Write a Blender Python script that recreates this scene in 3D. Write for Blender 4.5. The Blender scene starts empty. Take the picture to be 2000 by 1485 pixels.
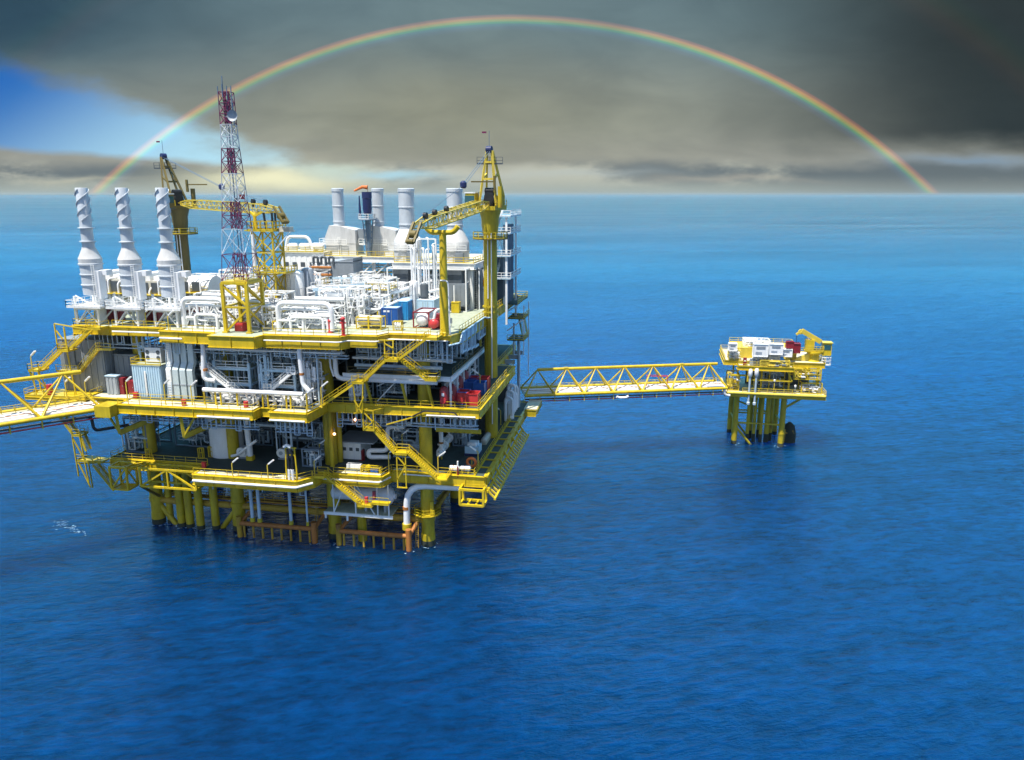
import bpy, math, random
from mathutils import Vector, Matrix
RAD = math.radians
S = bpy.context.scene
COL = S.collection
rnd = random.Random(7)

# ------------------------------------------------------------------ viewpoint
# world axes are the platform's: x along its front face, y to the back, z up, sea at z = 0
F, CX, CY, YAW, HC = 1500.0, 1000.0, 742.5, RAD(10.2), 60.0
TH = math.atan((CY - 380.0) / F)
cr = Vector((math.cos(YAW), -(-math.sin(YAW)), 0.0))
cg = Vector((-math.sin(YAW), math.cos(YAW), 0.0))
zz = Vector((0, 0, 1))
cf = cg * math.cos(TH) - zz * math.sin(TH)
cu = cg * math.sin(TH) + zz * math.cos(TH)
CAM = Vector((36.64, -120.42, HC))

def at(px, py, y=None, z=None, x=None):
    """point seen at a pixel of the 2000 px photograph, on a plane of known depth or height"""
    d = cr * ((px - CX) / F) + cf - cu * ((py - CY) / F)
    if y is not None: t = (y - CAM.y) / d.y
    elif z is not None: t = (z - CAM.z) / d.z
    else: t = (x - CAM.x) / d.x
    return CAM + d * t

def V(*a): return Vector(a)

# ------------------------------------------------------------------ mesh builder
class MB:
    def __init__(s): s.v = []; s.f = []; s.mi = []; s.cur = 0
    def mat(s, i): s.cur = i; return s
    def add(s, vs, fs):
        o = len(s.v); s.v += [tuple(p) for p in vs]
        for f in fs: s.f.append(tuple(i + o for i in f)); s.mi.append(s.cur)
        return s
    def box(s, a, b):
        x0, y0, z0 = a; x1, y1, z1 = b
        if x0 > x1: x0, x1 = x1, x0
        if y0 > y1: y0, y1 = y1, y0
        if z0 > z1: z0, z1 = z1, z0
        return s.add([(x0,y0,z0),(x1,y0,z0),(x1,y1,z0),(x0,y1,z0),(x0,y0,z1),(x1,y0,z1),(x1,y1,z1),(x0,y1,z1)],
              [(0,3,2,1),(4,5,6,7),(0,1,5,4),(1,2,6,5),(2,3,7,6),(3,0,4,7)])
    def cbox(s, c, sx, sy, sz):      # centre of the base
        return s.box((c[0]-sx/2, c[1]-sy/2, c[2]), (c[0]+sx/2, c[1]+sy/2, c[2]+sz))
    def bar(s, p, q, w=.2, h=None):
        p = Vector(p); q = Vector(q); h = h or w; d = q - p
        if d.length < 1e-5: return s
        d.normalize()
        side = d.cross(zz)
        if side.length < 1e-3: side = Vector((1, 0, 0))
        side.normalize(); u = side.cross(d)
        vs = []
        for c in (p, q):
            for a, b in ((-1,-1),(1,-1),(1,1),(-1,1)): vs.append(c + side*(a*w/2) + u*(b*h/2))
        return s.add(vs, [(0,1,5,4),(1,2,6,5),(2,3,7,6),(3,0,4,7),(3,2,1,0),(4,5,6,7)])
    def ibeam(s, p, q, w=.4, h=.8, t=.06):
        p = Vector(p); q = Vector(q); d = (q-p).normalized(); side = d.cross(zz).normalized(); u = side.cross(d)
        s.bar(p + u*(h/2-t/2), q + u*(h/2-t/2), w, t); s.bar(p - u*(h/2-t/2), q - u*(h/2-t/2), w, t)
        return s.bar(p, q, t, h-2*t)
    def tube(s, pts, r, n=8, cap=True):
        pts = [Vector(p) for p in pts]; rs = r if isinstance(r, (list, tuple)) else [r]*len(pts)
        u = None; vs = []
        for i, p in enumerate(pts):
            if i == 0: t = pts[1] - p
            elif i == len(pts)-1: t = p - pts[i-1]
            else: t = (pts[i+1]-p).normalized() + (p-pts[i-1]).normalized()
            t.normalize()
            if u is None:
                u = t.cross(zz)
                if u.length < 1e-3: u = Vector((1,0,0))
            u = (u - t*u.dot(t)).normalized(); w = t.cross(u)
            for k in range(n):
                a = 2*math.pi*k/n; vs.append(p + (u*math.cos(a) + w*math.sin(a))*rs[i])
        fs = []
        for i in range(len(pts)-1):
            for k in range(n):
                a = i*n+k; b = i*n+(k+1) % n; fs.append((a, b, b+n, a+n))
        if cap: fs += [tuple(reversed(range(n))), tuple(range((len(pts)-1)*n, len(pts)*n))]
        return s.add(vs, fs)
    def pipe(s, pts, r, n=8, bend=None, cap=True):      # a pipe run with rounded elbows
        pts = [Vector(p) for p in pts]; out = [pts[0]]
        for i in range(1, len(pts)-1):
            a, b, c = pts[i-1], pts[i], pts[i+1]
            d1 = a-b; d2 = c-b; R = min(bend or r*3.0, d1.length*.48, d2.length*.48)
            d1.normalize(); d2.normalize()
            for k in range(5):
                t = k/4; out.append((b+d1*R)*(1-t)**2 + b*2*t*(1-t) + (b+d2*R)*t*t)
        out.append(pts[-1])
        return s.tube(out, r, n, cap)
    def lathe(s, c, prof, n=24, axis=2, cap=True):
        vs = []; c = Vector(c)
        for r, h in prof:
            for k in range(n):
                a = 2*math.pi*k/n; x, y = r*math.cos(a), r*math.sin(a)
                vs.append(c + (Vector((x,y,h)) if axis == 2 else Vector((h,x,y)) if axis == 0 else Vector((y,h,x))))
        fs = []
        for i in range(len(prof)-1):
            for k in range(n):
                a = i*n+k; b = i*n+(k+1) % n; fs.append((a, b, b+n, a+n))
        if cap: fs += [tuple(reversed(range(n))), tuple(range((len(prof)-1)*n, len(prof)*n))]
        return s.add(vs, fs)
    def vessel(s, c, r, L, axis=0, n=20):       # horizontal or vertical tank with dished heads, c = start of the shell
        p = [(0.02, -r*.5), (r*.5, -r*.42), (r*.85, -r*.22), (r, 0), (r, L), (r*.85, L+r*.22), (r*.5, L+r*.42), (0.02, L+r*.5)]
        return s.lathe(c, p, n, axis)
    def prism(s, poly, z0, z1):
        n = len(poly)
        return s.add([(x,y,z0) for x, y in poly]+[(x,y,z1) for x, y in poly],
            [tuple(reversed(range(n))), tuple(range(n, 2*n))]+[(i,(i+1) % n,(i+1) % n+n,i+n) for i in range(n)])
    def ribbed(s, a, b, pitch=.35, dep=.06, roof=True):      # container box with corrugated walls
        x0,y0,z0 = a; x1,y1,z1 = b
        s.box(a, b)
        n = max(2, int((x1-x0)/pitch))
        for i in range(n):
            x = x0+(i+.5)*(x1-x0)/n; w = (x1-x0)/n*.26
            s.box((x-w,y0-dep,z0+.2),(x+w,y0-.002,z1-.2)); s.box((x-w,y1+.002,z0+.2),(x+w,y1+dep,z1-.2))
        n = max(2, int((y1-y0)/pitch))
        for i in range(n):
            y = y0+(i+.5)*(y1-y0)/n; w = (y1-y0)/n*.26
            s.box((x1+.002,y-w,z0+.2),(x1+dep,y+w,z1-.2)); s.box((x0-dep,y-w,z0+.2),(x0-.002,y+w,z1-.2))
        return s
    def frame(s, a, b, w=.12):       # the twelve edges of a box
        x0,y0,z0 = a; x1,y1,z1 = b
        for x in (x0,x1):
            for y in (y0,y1): s.bar((x,y,z0),(x,y,z1),w)
        for z in (z0,z1):
            for y in (y0,y1): s.bar((x0,y,z),(x1,y,z),w*.98)
            for x in (x0,x1): s.bar((x,y0,z),(x,y1,z),w*.96)
        return s
    def rail(s, pts, h=1.1, sp=1.9, r=.045, closed=False, mids=2):
        pts = [Vector(p) for p in pts]
        if closed: pts = pts+[pts[0]]
        for i in range(len(pts)-1):
            a, b = pts[i], pts[i+1]; n = max(1, int((b-a).length/sp))
            for k in range(n+1):
                if k == n and i < len(pts)-2: continue
                p = a.lerp(b, k/n); s.bar(p, p+zz*h, r*1.6)
            for m in range(mids): 
                o = zz*(h*(m+1)/mids); s.bar(a+o, b+o, r*1.5)
            s.bar(a+zz*.1, b+zz*.1, .03, .18)
        return s
    def stair(s, p, q, w=1.2, rails=True):      # a flight from p (low) to q (high), centre line
        p = Vector(p); q = Vector(q); d = q-p; hd = Vector((d.x,d.y,0)); n = max(2, int(d.z/.26)); sd = hd.normalized().cross(zz)*(w/2)
        for k in (-1,1):
            s.bar(p+sd*k, q+sd*k, .1, .38)
            if rails:
                for h in (.55,1.1): s.bar(p+sd*k+zz*h, q+sd*k+zz*h, .07)
                m = max(2, int(d.length/1.8))
                for i in range(m+1):
                    c = p.lerp(q, i/m)+sd*k; s.bar(c, c+zz*1.1, .07)
        hdn = hd.normalized()*.13
        for i in range(1, n):
            c = p.lerp(q, i/n); s.bar(c-sd*.96, c+sd*.96, .26, .05)
        return s
    def ladder(s, p, q, w=.5, cage=False):
        p = Vector(p); q = Vector(q); sd = Vector((w/2,0,0))
        for k in (-1,1): s.bar(p+sd*k, q+sd*k, .08)
        n = int((q-p).length/.35)
        for i in range(n): c = p.lerp(q, (i+.5)/n); s.bar(c-sd, c+sd, .05)
        return s
    def build(s, name, mats, org=(0,0,0), parent=None, ang=35):
        me = bpy.data.meshes.new(name); o = Vector(org)
        me.from_pydata([(x-o.x,y-o.y,z-o.z) for x,y,z in s.v], [], s.f)
        mats = mats if isinstance(mats, (list, tuple)) else [mats]
        for m in mats: me.materials.append(M[m])
        if len(mats) > 1: me.polygons.foreach_set('material_index', s.mi)
        me.polygons.foreach_set('use_smooth', [True]*len(me.polygons))
        me.set_sharp_from_angle(angle=RAD(ang)); me.update()
        ob = bpy.data.objects.new(name, me); COL.objects.link(ob); ob.parent = parent
        return ob

ORG = {}
def tag(o, label=None, cat=None, group=None, kind=None):
    for k, v in (('label',label),('category',cat),('group',group),('kind',kind)):
        if v: o[k] = v
    return o
def thing(name, label, cat, loc=(0,0,0), group=None):
    o = bpy.data.objects.new(name, None); COL.objects.link(o); o.location = loc; o.empty_display_size = .5
    ORG[o.name] = Vector(loc); return tag(o, label, cat, group)
def part(mb, name, mat, parent, label=None, ang=35):
    org = ORG[parent.name]; o = mb.build(name, mat, org, parent, ang); ORG[o.name] = org
    if label: o['label'] = label
    return o
def rails(par, mat, runs, **kw):
    for run in runs: part(MB().rail(run, **kw), 'railing', mat, par)
def solo(mb, name, mat, label, cat, group=None, ang=35):
    xs = [p[0] for p in mb.v]; ys = [p[1] for p in mb.v]; zs = [p[2] for p in mb.v]
    org = Vector(((min(xs)+max(xs))/2, (min(ys)+max(ys))/2, min(zs)))
    o = mb.build(name, mat, org, None, ang); o.location = org; ORG[o.name] = org
    return tag(o, label, cat, group)

# ------------------------------------------------------------------ materials
def lin(c): return tuple((x/12.92 if x <= .04045 else ((x+.055)/1.055)**2.4) for x in c)
M = {}
def paint(name, col, rough=.45, var=.22, rust=.0, metal=0.0, scale=.9, streak=True, rcol=(.16,.06,.02)):
    m = bpy.data.materials.new(name); m.use_nodes = True; nt = m.node_tree; N = nt.nodes; L = nt.links
    b = N['Principled BSDF']; b.inputs['Roughness'].default_value = rough; b.inputs['Metallic'].default_value = metal
    tc = N.new('ShaderNodeNewGeometry'); mp = N.new('ShaderNodeMapping'); mp.inputs['Scale'].default_value = (1,1,.35 if streak else 1)
    L.new(tc.outputs['Position'], mp.inputs['Vector'])
    n1 = N.new('ShaderNodeTexNoise'); n1.inputs['Scale'].default_value = scale; n1.inputs['Detail'].default_value = 6; n1.inputs['Roughness'].default_value = .65
    L.new(mp.outputs[0], n1.inputs['Vector'])
    r1 = N.new('ShaderNodeMapRange'); r1.inputs[1].default_value = .3; r1.inputs[2].default_value = .7; r1.inputs[3].default_value = 1-var; r1.inputs[4].default_value = 1+var*.25
    L.new(n1.outputs[0], r1.inputs[0])
    mx = N.new('ShaderNodeMix'); mx.data_type = 'RGBA'; mx.blend_type = 'MULTIPLY'; mx.inputs[0].default_value = 1; mx.inputs[6].default_value = (*col,1)
    L.new(r1.outputs[0], mx.inputs[7]); out = mx.outputs[2]
    if rust > 0:
        n2 = N.new('ShaderNodeTexNoise'); n2.inputs['Scale'].default_value = .55; n2.inputs['Detail'].default_value = 9; n2.inputs['Roughness'].default_value = .7
        L.new(mp.outputs[0], n2.inputs['Vector'])
        r2 = N.new('ShaderNodeMapRange'); r2.inputs[1].default_value = .72-rust*.3; r2.inputs[2].default_value = .80-rust*.3; r2.inputs[4].default_value = .85
        L.new(n2.outputs[0], r2.inputs[0])
        m2 = N.new('ShaderNodeMix'); m2.data_type = 'RGBA'; L.new(r2.outputs[0], m2.inputs[0]); L.new(out, m2.inputs[6]); m2.inputs[7].default_value = (*rcol,1); out = m2.outputs[2]
    L.new(out, b.inputs['Base Color']); M[name] = m; return m

paint('yellow', (.60,.43,.010), .42, .3, .2)
paint('yellow_leg', (.50,.38,.010), .5, .4, .38)
paint('casing_white', (.58,.58,.57), .45, .25, .12)
paint('stack_grey', (.50,.54,.58), .45, .2, .1)
paint('pale_yellow', (.62,.47,.05), .45, .2, .1)
paint('olive', (.14,.105,.02), .5, .3, .15)
paint('white', (.80,.80,.78), .38, .14, .06)
paint('duct_white', (.74,.75,.76), .4, .12, .04)
paint('pipe_white', (.78,.79,.80), .32, .12, .05)
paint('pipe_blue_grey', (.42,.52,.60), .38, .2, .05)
paint('grey', (.22,.25,.28), .5, .25, .06)
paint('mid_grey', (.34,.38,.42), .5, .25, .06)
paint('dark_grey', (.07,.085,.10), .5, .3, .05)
paint('beige', (.52,.50,.42), .55, .2, .06)
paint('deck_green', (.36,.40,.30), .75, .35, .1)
paint('duct_grey', (.48,.56,.57), .45, .2, .05)
paint('gap_shade', (.10,.11,.11), .8, .4, .1)
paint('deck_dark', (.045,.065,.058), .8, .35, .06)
paint('deck_pale', (.58,.55,.40), .75, .3, .06)
paint('maroon', (.22,.012,.02), .4, .2, .0)
paint('red', (.52,.035,.035), .4, .2, .0)
paint('orange', (.72,.17,.03), .45, .2, .0)
paint('rust_brown', (.40,.15,.03), .7, .4, .3)
paint('rust_yellow', (.44,.27,.02), .65, .4, .55)
paint('blue', (.015,.09,.34), .4, .2, .03)
paint('bright_blue', (.03,.26,.58), .4, .15, .03)
paint('navy', (.012,.02,.09), .45, .2, .03)
paint('light_blue', (.45,.62,.74), .4, .15, .04)
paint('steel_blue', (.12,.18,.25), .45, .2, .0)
paint('black', (.012,.013,.016), .45, .2, .0)
paint('weed', (.03,.04,.03), .9, .4, .0)
paint('steel', (.5,.5,.5), .35, .2, .05, metal=.6)
paint('green_teal', (.02,.20,.22), .2, .2, 0)
paint('stripe_red', (.15,.010,.06), .45, .2, .0)
def glass():
    m = bpy.data.materials.new('cab_glass'); m.use_nodes = True; b = m.node_tree.nodes['Principled BSDF']
    b.inputs['Base Color'].default_value = (.02,.09,.11,1); b.inputs['Roughness'].default_value = .08; M['glass'] = m
glass()
def lamp_mat():
    m = bpy.data.materials.new('amber_light'); m.use_nodes = True; b = m.node_tree.nodes['Principled BSDF']
    b.inputs['Base Color'].default_value = (1,.6,.3,1); b.inputs['Emission Color'].default_value = (1,.45,.2,1); b.inputs['Emission Strength'].default_value = 6; M['amber_light'] = m
lamp_mat()
# ------------------------------------------------------------------ camera, sun, sky
cd = bpy.data.cameras.new('camera'); cam = bpy.data.objects.new('camera', cd); COL.objects.link(cam)
cam.matrix_world = Matrix((( cr.x, cu.x, -cf.x, CAM.x),(cr.y, cu.y, -cf.y, CAM.y),(cr.z, cu.z, -cf.z, CAM.z),(0,0,0,1)))
cd.sensor_fit = 'HORIZONTAL'; cd.sensor_width = 36; cd.lens = 36*F/2000; cd.clip_start = 1; cd.clip_end = 200000
S.camera = cam
S.view_settings.view_transform = 'Standard'; S.view_settings.look = 'None'; S.view_settings.gamma = 1; S.view_settings.exposure = 0.75
SUN_EL, SUN_AZ = RAD(70), RAD(-68)        # azimuth from the camera's heading, negative = left
SUN_AZ_BACK = RAD(-140)
sd = (cg*math.cos(SUN_AZ_BACK) + cr*math.sin(SUN_AZ_BACK))*math.cos(SUN_EL) + zz*math.sin(SUN_EL)
sl = bpy.data.lights.new('sun', 'SUN'); sl.energy = 5.0; sl.angle = RAD(.5); sl.color = (1,.95,.86)
so = bpy.data.objects.new('sun', sl); COL.objects.link(so); so.location = (0,0,150); so.rotation_euler = sd.to_track_quat('Z','Y').to_euler()

W = bpy.data.worlds.new('World'); S.world = W; W.use_nodes = True
nt = W.node_tree; N = nt.nodes; L = nt.links
class X:                                   # tiny expression builder over math nodes
    def __init__(s, o): s.o = o
    def __add__(a, b): return op('ADD', a, b)
    __radd__ = __add__
    def __sub__(a, b): return op('SUBTRACT', a, b)
    def __rsub__(a, b): return op('SUBTRACT', b, a)
    def __mul__(a, b): return op('MULTIPLY', a, b)
    __rmul__ = __mul__
    def __truediv__(a, b): return op('DIVIDE', a, b)
def op(k, *a):
    n = N.new('ShaderNodeMath'); n.operation = k
    for i, v in enumerate(a):
        if isinstance(v, X): L.new(v.o, n.inputs[i])
        else: n.inputs[i].default_value = v
    return X(n.outputs[0])
def sstep(v, a, b):
    n = N.new('ShaderNodeMapRange'); n.interpolation_type = 'SMOOTHSTEP'
    L.new(v.o, n.inputs[0]); n.inputs[1].default_value = a; n.inputs[2].default_value = b
    if a > b: n.inputs[1].default_value = b; n.inputs[2].default_value = a; n.inputs[3].default_value = 1; n.inputs[4].default_value = 0
    return X(n.outputs[0])
def vdot(sock, v):
    n = N.new('ShaderNodeVectorMath'); n.operation = 'DOT_PRODUCT'; L.new(sock, n.inputs[0]); n.inputs[1].default_value = v; return X(n.outputs['Value'])
def mixc(f, a, b, mode='MIX'):
    n = N.new('ShaderNodeMix'); n.data_type = 'RGBA'; n.blend_type = mode
    if isinstance(f, X): L.new(f.o, n.inputs[0])
    else: n.inputs[0].default_value = f
    for i, c in ((6,a),(7,b)):
        if isinstance(c, tuple): n.inputs[i].default_value = (*c[:3],1)
        else: L.new(c, n.inputs[i])
    return n.outputs[2]
def rgb(r, g, b): return lin((r/255, g/255, b/255))
tc = N.new('ShaderNodeTexCoord'); D = tc.outputs['Generated']
dr, dg, dz = vdot(D, cr), vdot(D, cg), vdot(D, zz)
dgc = op('MAXIMUM', dg, .15)
u, v = dr/dgc, dz/dgc
sx = 1000 + u*(1543 + 400*v); sy = 380 - v*1681         # sky position, in the photograph's own scale
cmb = N.new('ShaderNodeCombineXYZ'); L.new((sx*.001).o, cmb.inputs[0]); L.new((sy*.0026).o, cmb.inputs[1])
def noise(scale, detail, z=0, rough=.55, dist=0.0):
    m = N.new('ShaderNodeMapping'); m.inputs['Location'].default_value = (z, z*1.7, z); L.new(cmb.outputs[0], m.inputs[0])
    n = N.new('ShaderNodeTexNoise'); n.inputs['Scale'].default_value = scale; n.inputs['Detail'].default_value = detail
    n.inputs['Roughness'].default_value = rough; n.inputs['Distortion'].default_value = dist; L.new(m.outputs[0], n.inputs['Vector']); return X(n.outputs[0])
n1 = noise(2.2, 7, 1.3); n2 = noise(6, 6, 4.1); n3 = noise(1.2, 5, 9.0, dist=.4); n4 = noise(3.0, 9, 12.3, .62); n5 = noise(4.5, 8, 20.1, .6, .8)
wx = sx + (n1-.5)*110; wy = sy + (n2-.5)*50
def blob(cx, cy, rx, ry, p=1.0, a=wx, b=wy):
    ex = (a-cx)/rx; ey = (b-cy)/ry; return op('EXPONENT', (ex*ex + ey*ey)*-p)
# storm cloud
cloud = mixc(sstep(sy, 20, 240), rgb(102,124,131), rgb(133,139,132))
cloud = mixc(sstep(wy, 215, 345), cloud, rgb(160,160,150))
cloud = mixc(blob(880, 215, 420, 120)*.6, cloud, rgb(146,146,124))
cloud = mixc(sstep(wx + (sy*-.25), 1150, 1900)*sstep(wy, 330, 250), cloud, rgb(47,56,58))
cloud = mixc(sstep(wx, 700, 0)*sstep(wy, 230, 40), cloud, rgb(50,76,92))
cloud = mixc(blob(1010, 20, 330, 70)*.5, cloud, rgb(122,142,143))
cloud = mixc(1.0, cloud, mixc(sstep(n3, .3, .75), (.80,.82,.85), (1.14,1.13,1.11)), 'MULTIPLY')
cloud = mixc(1.0, cloud, mixc(sstep(n5, .25, .75), (.9,.91,.92), (1.09,1.09,1.08)), 'MULTIPLY')
# low cloud near the horizon with bright rims
low = mixc(sstep(n4, .42, .60), rgb(104,114,118), rgb(182,184,170))
low = mixc(sstep(sy, 335, 378), low, rgb(160,168,160))
low = mixc(sstep(wx, 1250, 1900)*.55, low, rgb(92,102,106))
cloud = mixc(sstep(wy, 300, 335), cloud, low)
# clear blue wedge on the left
clear = mixc(sstep(sx*.55 + sy, 120, 560), rgb(26,100,178), rgb(172,216,234))
edge_top = sy - (104 + wx*.36) + (n2-.5)*110 + (n1-.5)*60 + (n4-.5)*60
edge_low = (288 + wx*.075) - sy + (n4-.5)*46
gap = sstep(edge_top, -24, 48)*sstep(edge_low, -8, 14)
col = mixc(gap, cloud, clear)
# lit patches
col = mixc(blob(530, 350, 150, 28)*1.0, col, rgb(232,230,192))
col = mixc(blob(640, 330, 70, 12)*.7, col, rgb(190,210,200))
col = mixc(blob(770, 343, 90, 9)*.9, col, rgb(168,208,222))
col = mixc(blob(1120, 338, 180, 9)*.5, col, rgb(176,186,184))
col = mixc(blob(1420, 352, 160, 8)*.5, col, rgb(176,172,158))
col = mixc(blob(1900, 312, 130, 12)*.6, col, rgb(120,150,176))
col = mixc(blob(150, 352, 110, 7)*.5, col, rgb(190,188,166))
# rainbow: a cone of directions round one axis
def pdir(px, py): return (cr*((px-CX)/F) + cf - cu*((py-CY)/F)).normalized()
d1, d2, d3 = pdir(1008,44), pdir(195,378), pdir(1812,378)
ax = (d1-d2).cross(d1-d3).normalized(); ax = ax if ax.dot(cf) > 0 else -ax
rb = math.degrees(math.acos(ax.dot(d1)))
nv = N.new('ShaderNodeVectorMath'); nv.operation = 'NORMALIZE'; L.new(D, nv.inputs[0])
ang = op('ARCCOSINE', vdot(nv.outputs[0], ax))*57.29578 - rb
def bow(a, w, flip, amp):
    t = (a*(-1 if flip else 1))/w + .5
    r = N.new('ShaderNodeValToRGB'); L.new(t.o, r.inputs[0]); e = r.color_ramp
    st = [(0,(0,0,0)),(.22,(.01,.03,.09)),(.38,(.01,.14,.20)),(.50,(.05,.40,.14)),(.62,(.46,.50,.03)),(.75,(.76,.30,.02)),(.88,(.36,.07,.03)),(1,(0,0,0))]
    e.elements[0].position = 0; e.elements[0].color = (0,0,0,1); e.elements[1].position = 1; e.elements[1].color = (0,0,0,1)
    for p, c in st[1:-1]: q = e.elements.new(p); q.color = (*c,1)
    e.interpolation = 'EASE'
    return mixc(1.0, r.outputs[0], (amp,amp,amp), 'MULTIPLY')
col = mixc(sstep(dz, -.002, .003), col, mixc(1.0, col, mixc(1.0, bow(ang, 1.08, False, .40), mixc(sstep(n3*.6 + n5*.4, .35, .62), (.6,.6,.6), (1.1,1.1,1.1)), 'MULTIPLY'), 'ADD'))
col = mixc(1.0, col, bow(ang - 8.6, 3.6, True, .012), 'ADD')
# the rest of the sky, away from the storm: clear daylight
sky = N.new('ShaderNodeTexSky'); sky.sky_type = 'NISHITA'; sky.sun_disc = False; sky.sun_elevation = SUN_EL
sky.sun_rotation = math.atan2(sd.x, sd.y); sky.air_density = 1; sky.dust_density = .6; sky.ozone_density = 2
bg1 = N.new('ShaderNodeBackground'); bg1.inputs[1].default_value = .10; L.new(sky.outputs[0], bg1.inputs[0])
bg2 = N.new('ShaderNodeBackground'); bg2.inputs[1].default_value = .66; L.new(col, bg2.inputs[0])
bg3 = N.new('ShaderNodeBackground'); bg3.inputs[0].default_value = (.13,.58,1.0,1); bg3.inputs[1].default_value = 1.3      # azure sky band added above the storm edge to brighten the sea's reflection
mh = N.new('ShaderNodeMixShader'); hi = sstep(dg, .1, .5)*sstep(dz, .82, .55); L.new(hi.o, mh.inputs[0]); L.new(bg1.outputs[0], mh.inputs[1]); L.new(bg3.outputs[0], mh.inputs[2])
front = sstep(dg, .25, .6)*sstep(dz, .29, .235)
ms = N.new('ShaderNodeMixShader'); L.new(front.o, ms.inputs[0]); L.new(mh.outputs[0], ms.inputs[1]); L.new(bg2.outputs[0], ms.inputs[2])
L.new(ms.outputs[0], N['World Output'].inputs[0])

# ------------------------------------------------------------------ sea
def sea():
    m = bpy.data.materials.new('sea_water'); m.use_nodes = True; nt = m.node_tree; N = nt.nodes; L = nt.links
    b = N['Principled BSDF']; b.inputs['IOR'].default_value = 1.33; b.inputs['Subsurface Weight'].default_value = .95; b.inputs['Subsurface Radius'].default_value = (.15,.7,1.0); b.inputs['Subsurface Scale'].default_value = 170; b.subsurface_method = 'RANDOM_WALK'
    g = N.new('ShaderNodeNewGeometry')
    def nz(sc, stretch, rot, det, rough=.55, dist=0.):
        mp = N.new('ShaderNodeMapping'); mp.vector_type = 'TEXTURE'; mp.inputs['Rotation'].default_value = (0,0,rot); mp.inputs['Scale'].default_value = (stretch,1,1)
        L.new(g.outputs['Position'], mp.inputs[0])
        n = N.new('ShaderNodeTexNoise'); n.inputs['Scale'].default_value = sc; n.inputs['Detail'].default_value = det; n.inputs['Roughness'].default_value = rough
        n.inputs['Distortion'].default_value = dist; L.new(mp.outputs[0], n.inputs['Vector']); return n.outputs[0]
    def math_(k, a, c):
        n = N.new('ShaderNodeMath'); n.operation = k
        for i, q in enumerate((a, c)):
            if isinstance(q, (int, float)): n.inputs[i].default_value = q
            else: L.new(q, n.inputs[i])
        return n.outputs[0]
    swell = nz(.035, 2.6, RAD(38), 2); wave = nz(.20, 2.6, RAD(26), 5, .62, .3); chop = nz(.75, 2.4, RAD(18), 4, .62, .3); rip = nz(2.6, 1.8, RAD(30), 3)
    h = math_('ADD', math_('MULTIPLY', swell, 2.4), math_('ADD', math_('MULTIPLY', wave, 1.7), math_('ADD', math_('MULTIPLY', chop, .95), math_('MULTIPLY', rip, .26))))
    bp = N.new('ShaderNodeBump'); bp.inputs['Strength'].default_value = .42; b.inputs['Specular IOR Level'].default_value = .7; b.inputs['Specular Tint'].default_value = (.06,.6,1,1); bp.inputs['Distance'].default_value = 1.0; L.new(h, bp.inputs['Height']); L.new(bp.outputs[0], b.inputs['Normal'])
    lane = nz(.006, 7, RAD(14), 6, .6, .6)
    mr = N.new('ShaderNodeMapRange'); mr.inputs[1].default_value = .35; mr.inputs[2].default_value = .7; mr.inputs[3].default_value = .40; mr.inputs[4].default_value = .56
    L.new(lane, mr.inputs[0])
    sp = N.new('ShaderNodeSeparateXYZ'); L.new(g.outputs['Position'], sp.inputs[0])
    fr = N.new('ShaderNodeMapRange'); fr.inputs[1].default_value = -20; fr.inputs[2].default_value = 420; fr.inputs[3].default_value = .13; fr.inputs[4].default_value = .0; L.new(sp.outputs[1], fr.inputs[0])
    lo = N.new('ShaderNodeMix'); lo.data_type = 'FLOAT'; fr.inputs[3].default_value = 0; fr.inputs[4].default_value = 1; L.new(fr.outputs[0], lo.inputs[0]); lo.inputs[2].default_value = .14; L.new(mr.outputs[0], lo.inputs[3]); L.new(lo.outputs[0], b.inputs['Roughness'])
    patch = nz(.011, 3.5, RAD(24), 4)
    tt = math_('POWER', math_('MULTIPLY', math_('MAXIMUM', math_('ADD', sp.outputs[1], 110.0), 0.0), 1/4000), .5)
    cr_ = N.new('ShaderNodeValToRGB'); L.new(tt, cr_.inputs[0]); e = cr_.color_ramp      # sky reflection and haze painted in: dark near, lighter then greyer far out
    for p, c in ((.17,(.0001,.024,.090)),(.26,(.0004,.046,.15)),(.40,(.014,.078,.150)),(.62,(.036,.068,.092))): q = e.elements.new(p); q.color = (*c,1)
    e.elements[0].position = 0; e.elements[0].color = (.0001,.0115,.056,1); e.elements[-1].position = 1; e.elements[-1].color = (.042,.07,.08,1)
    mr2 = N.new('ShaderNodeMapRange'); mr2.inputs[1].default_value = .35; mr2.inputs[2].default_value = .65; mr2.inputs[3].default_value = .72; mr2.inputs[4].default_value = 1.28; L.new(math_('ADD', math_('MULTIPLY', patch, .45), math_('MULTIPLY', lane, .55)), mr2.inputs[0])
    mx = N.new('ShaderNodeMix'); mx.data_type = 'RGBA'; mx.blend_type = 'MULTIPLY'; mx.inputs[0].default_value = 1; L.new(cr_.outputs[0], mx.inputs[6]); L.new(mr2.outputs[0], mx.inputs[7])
    # small whitecaps
    cap = nz(.5, 2.2, RAD(20), 7, .7, .5); big = nz(.05, 1.5, RAD(20), 3)
    cm = N.new('ShaderNodeMapRange'); cm.inputs[1].default_value = .77; cm.inputs[2].default_value = .83; L.new(cap, cm.inputs[0])
    bm = N.new('ShaderNodeMapRange'); bm.inputs[1].default_value = .5; bm.inputs[2].default_value = .65; L.new(big, bm.inputs[0])
    mc = N.new('ShaderNodeMix'); mc.data_type = 'RGBA'; L.new(math_('MULTIPLY', cm.outputs[0], bm.outputs[0]), mc.inputs[0]); 
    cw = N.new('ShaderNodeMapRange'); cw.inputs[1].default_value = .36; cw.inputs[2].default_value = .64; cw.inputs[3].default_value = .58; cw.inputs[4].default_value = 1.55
    L.new(math_('ADD', math_('MULTIPLY', wave, .42), math_('MULTIPLY', chop, .58)), cw.inputs[0])
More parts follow.
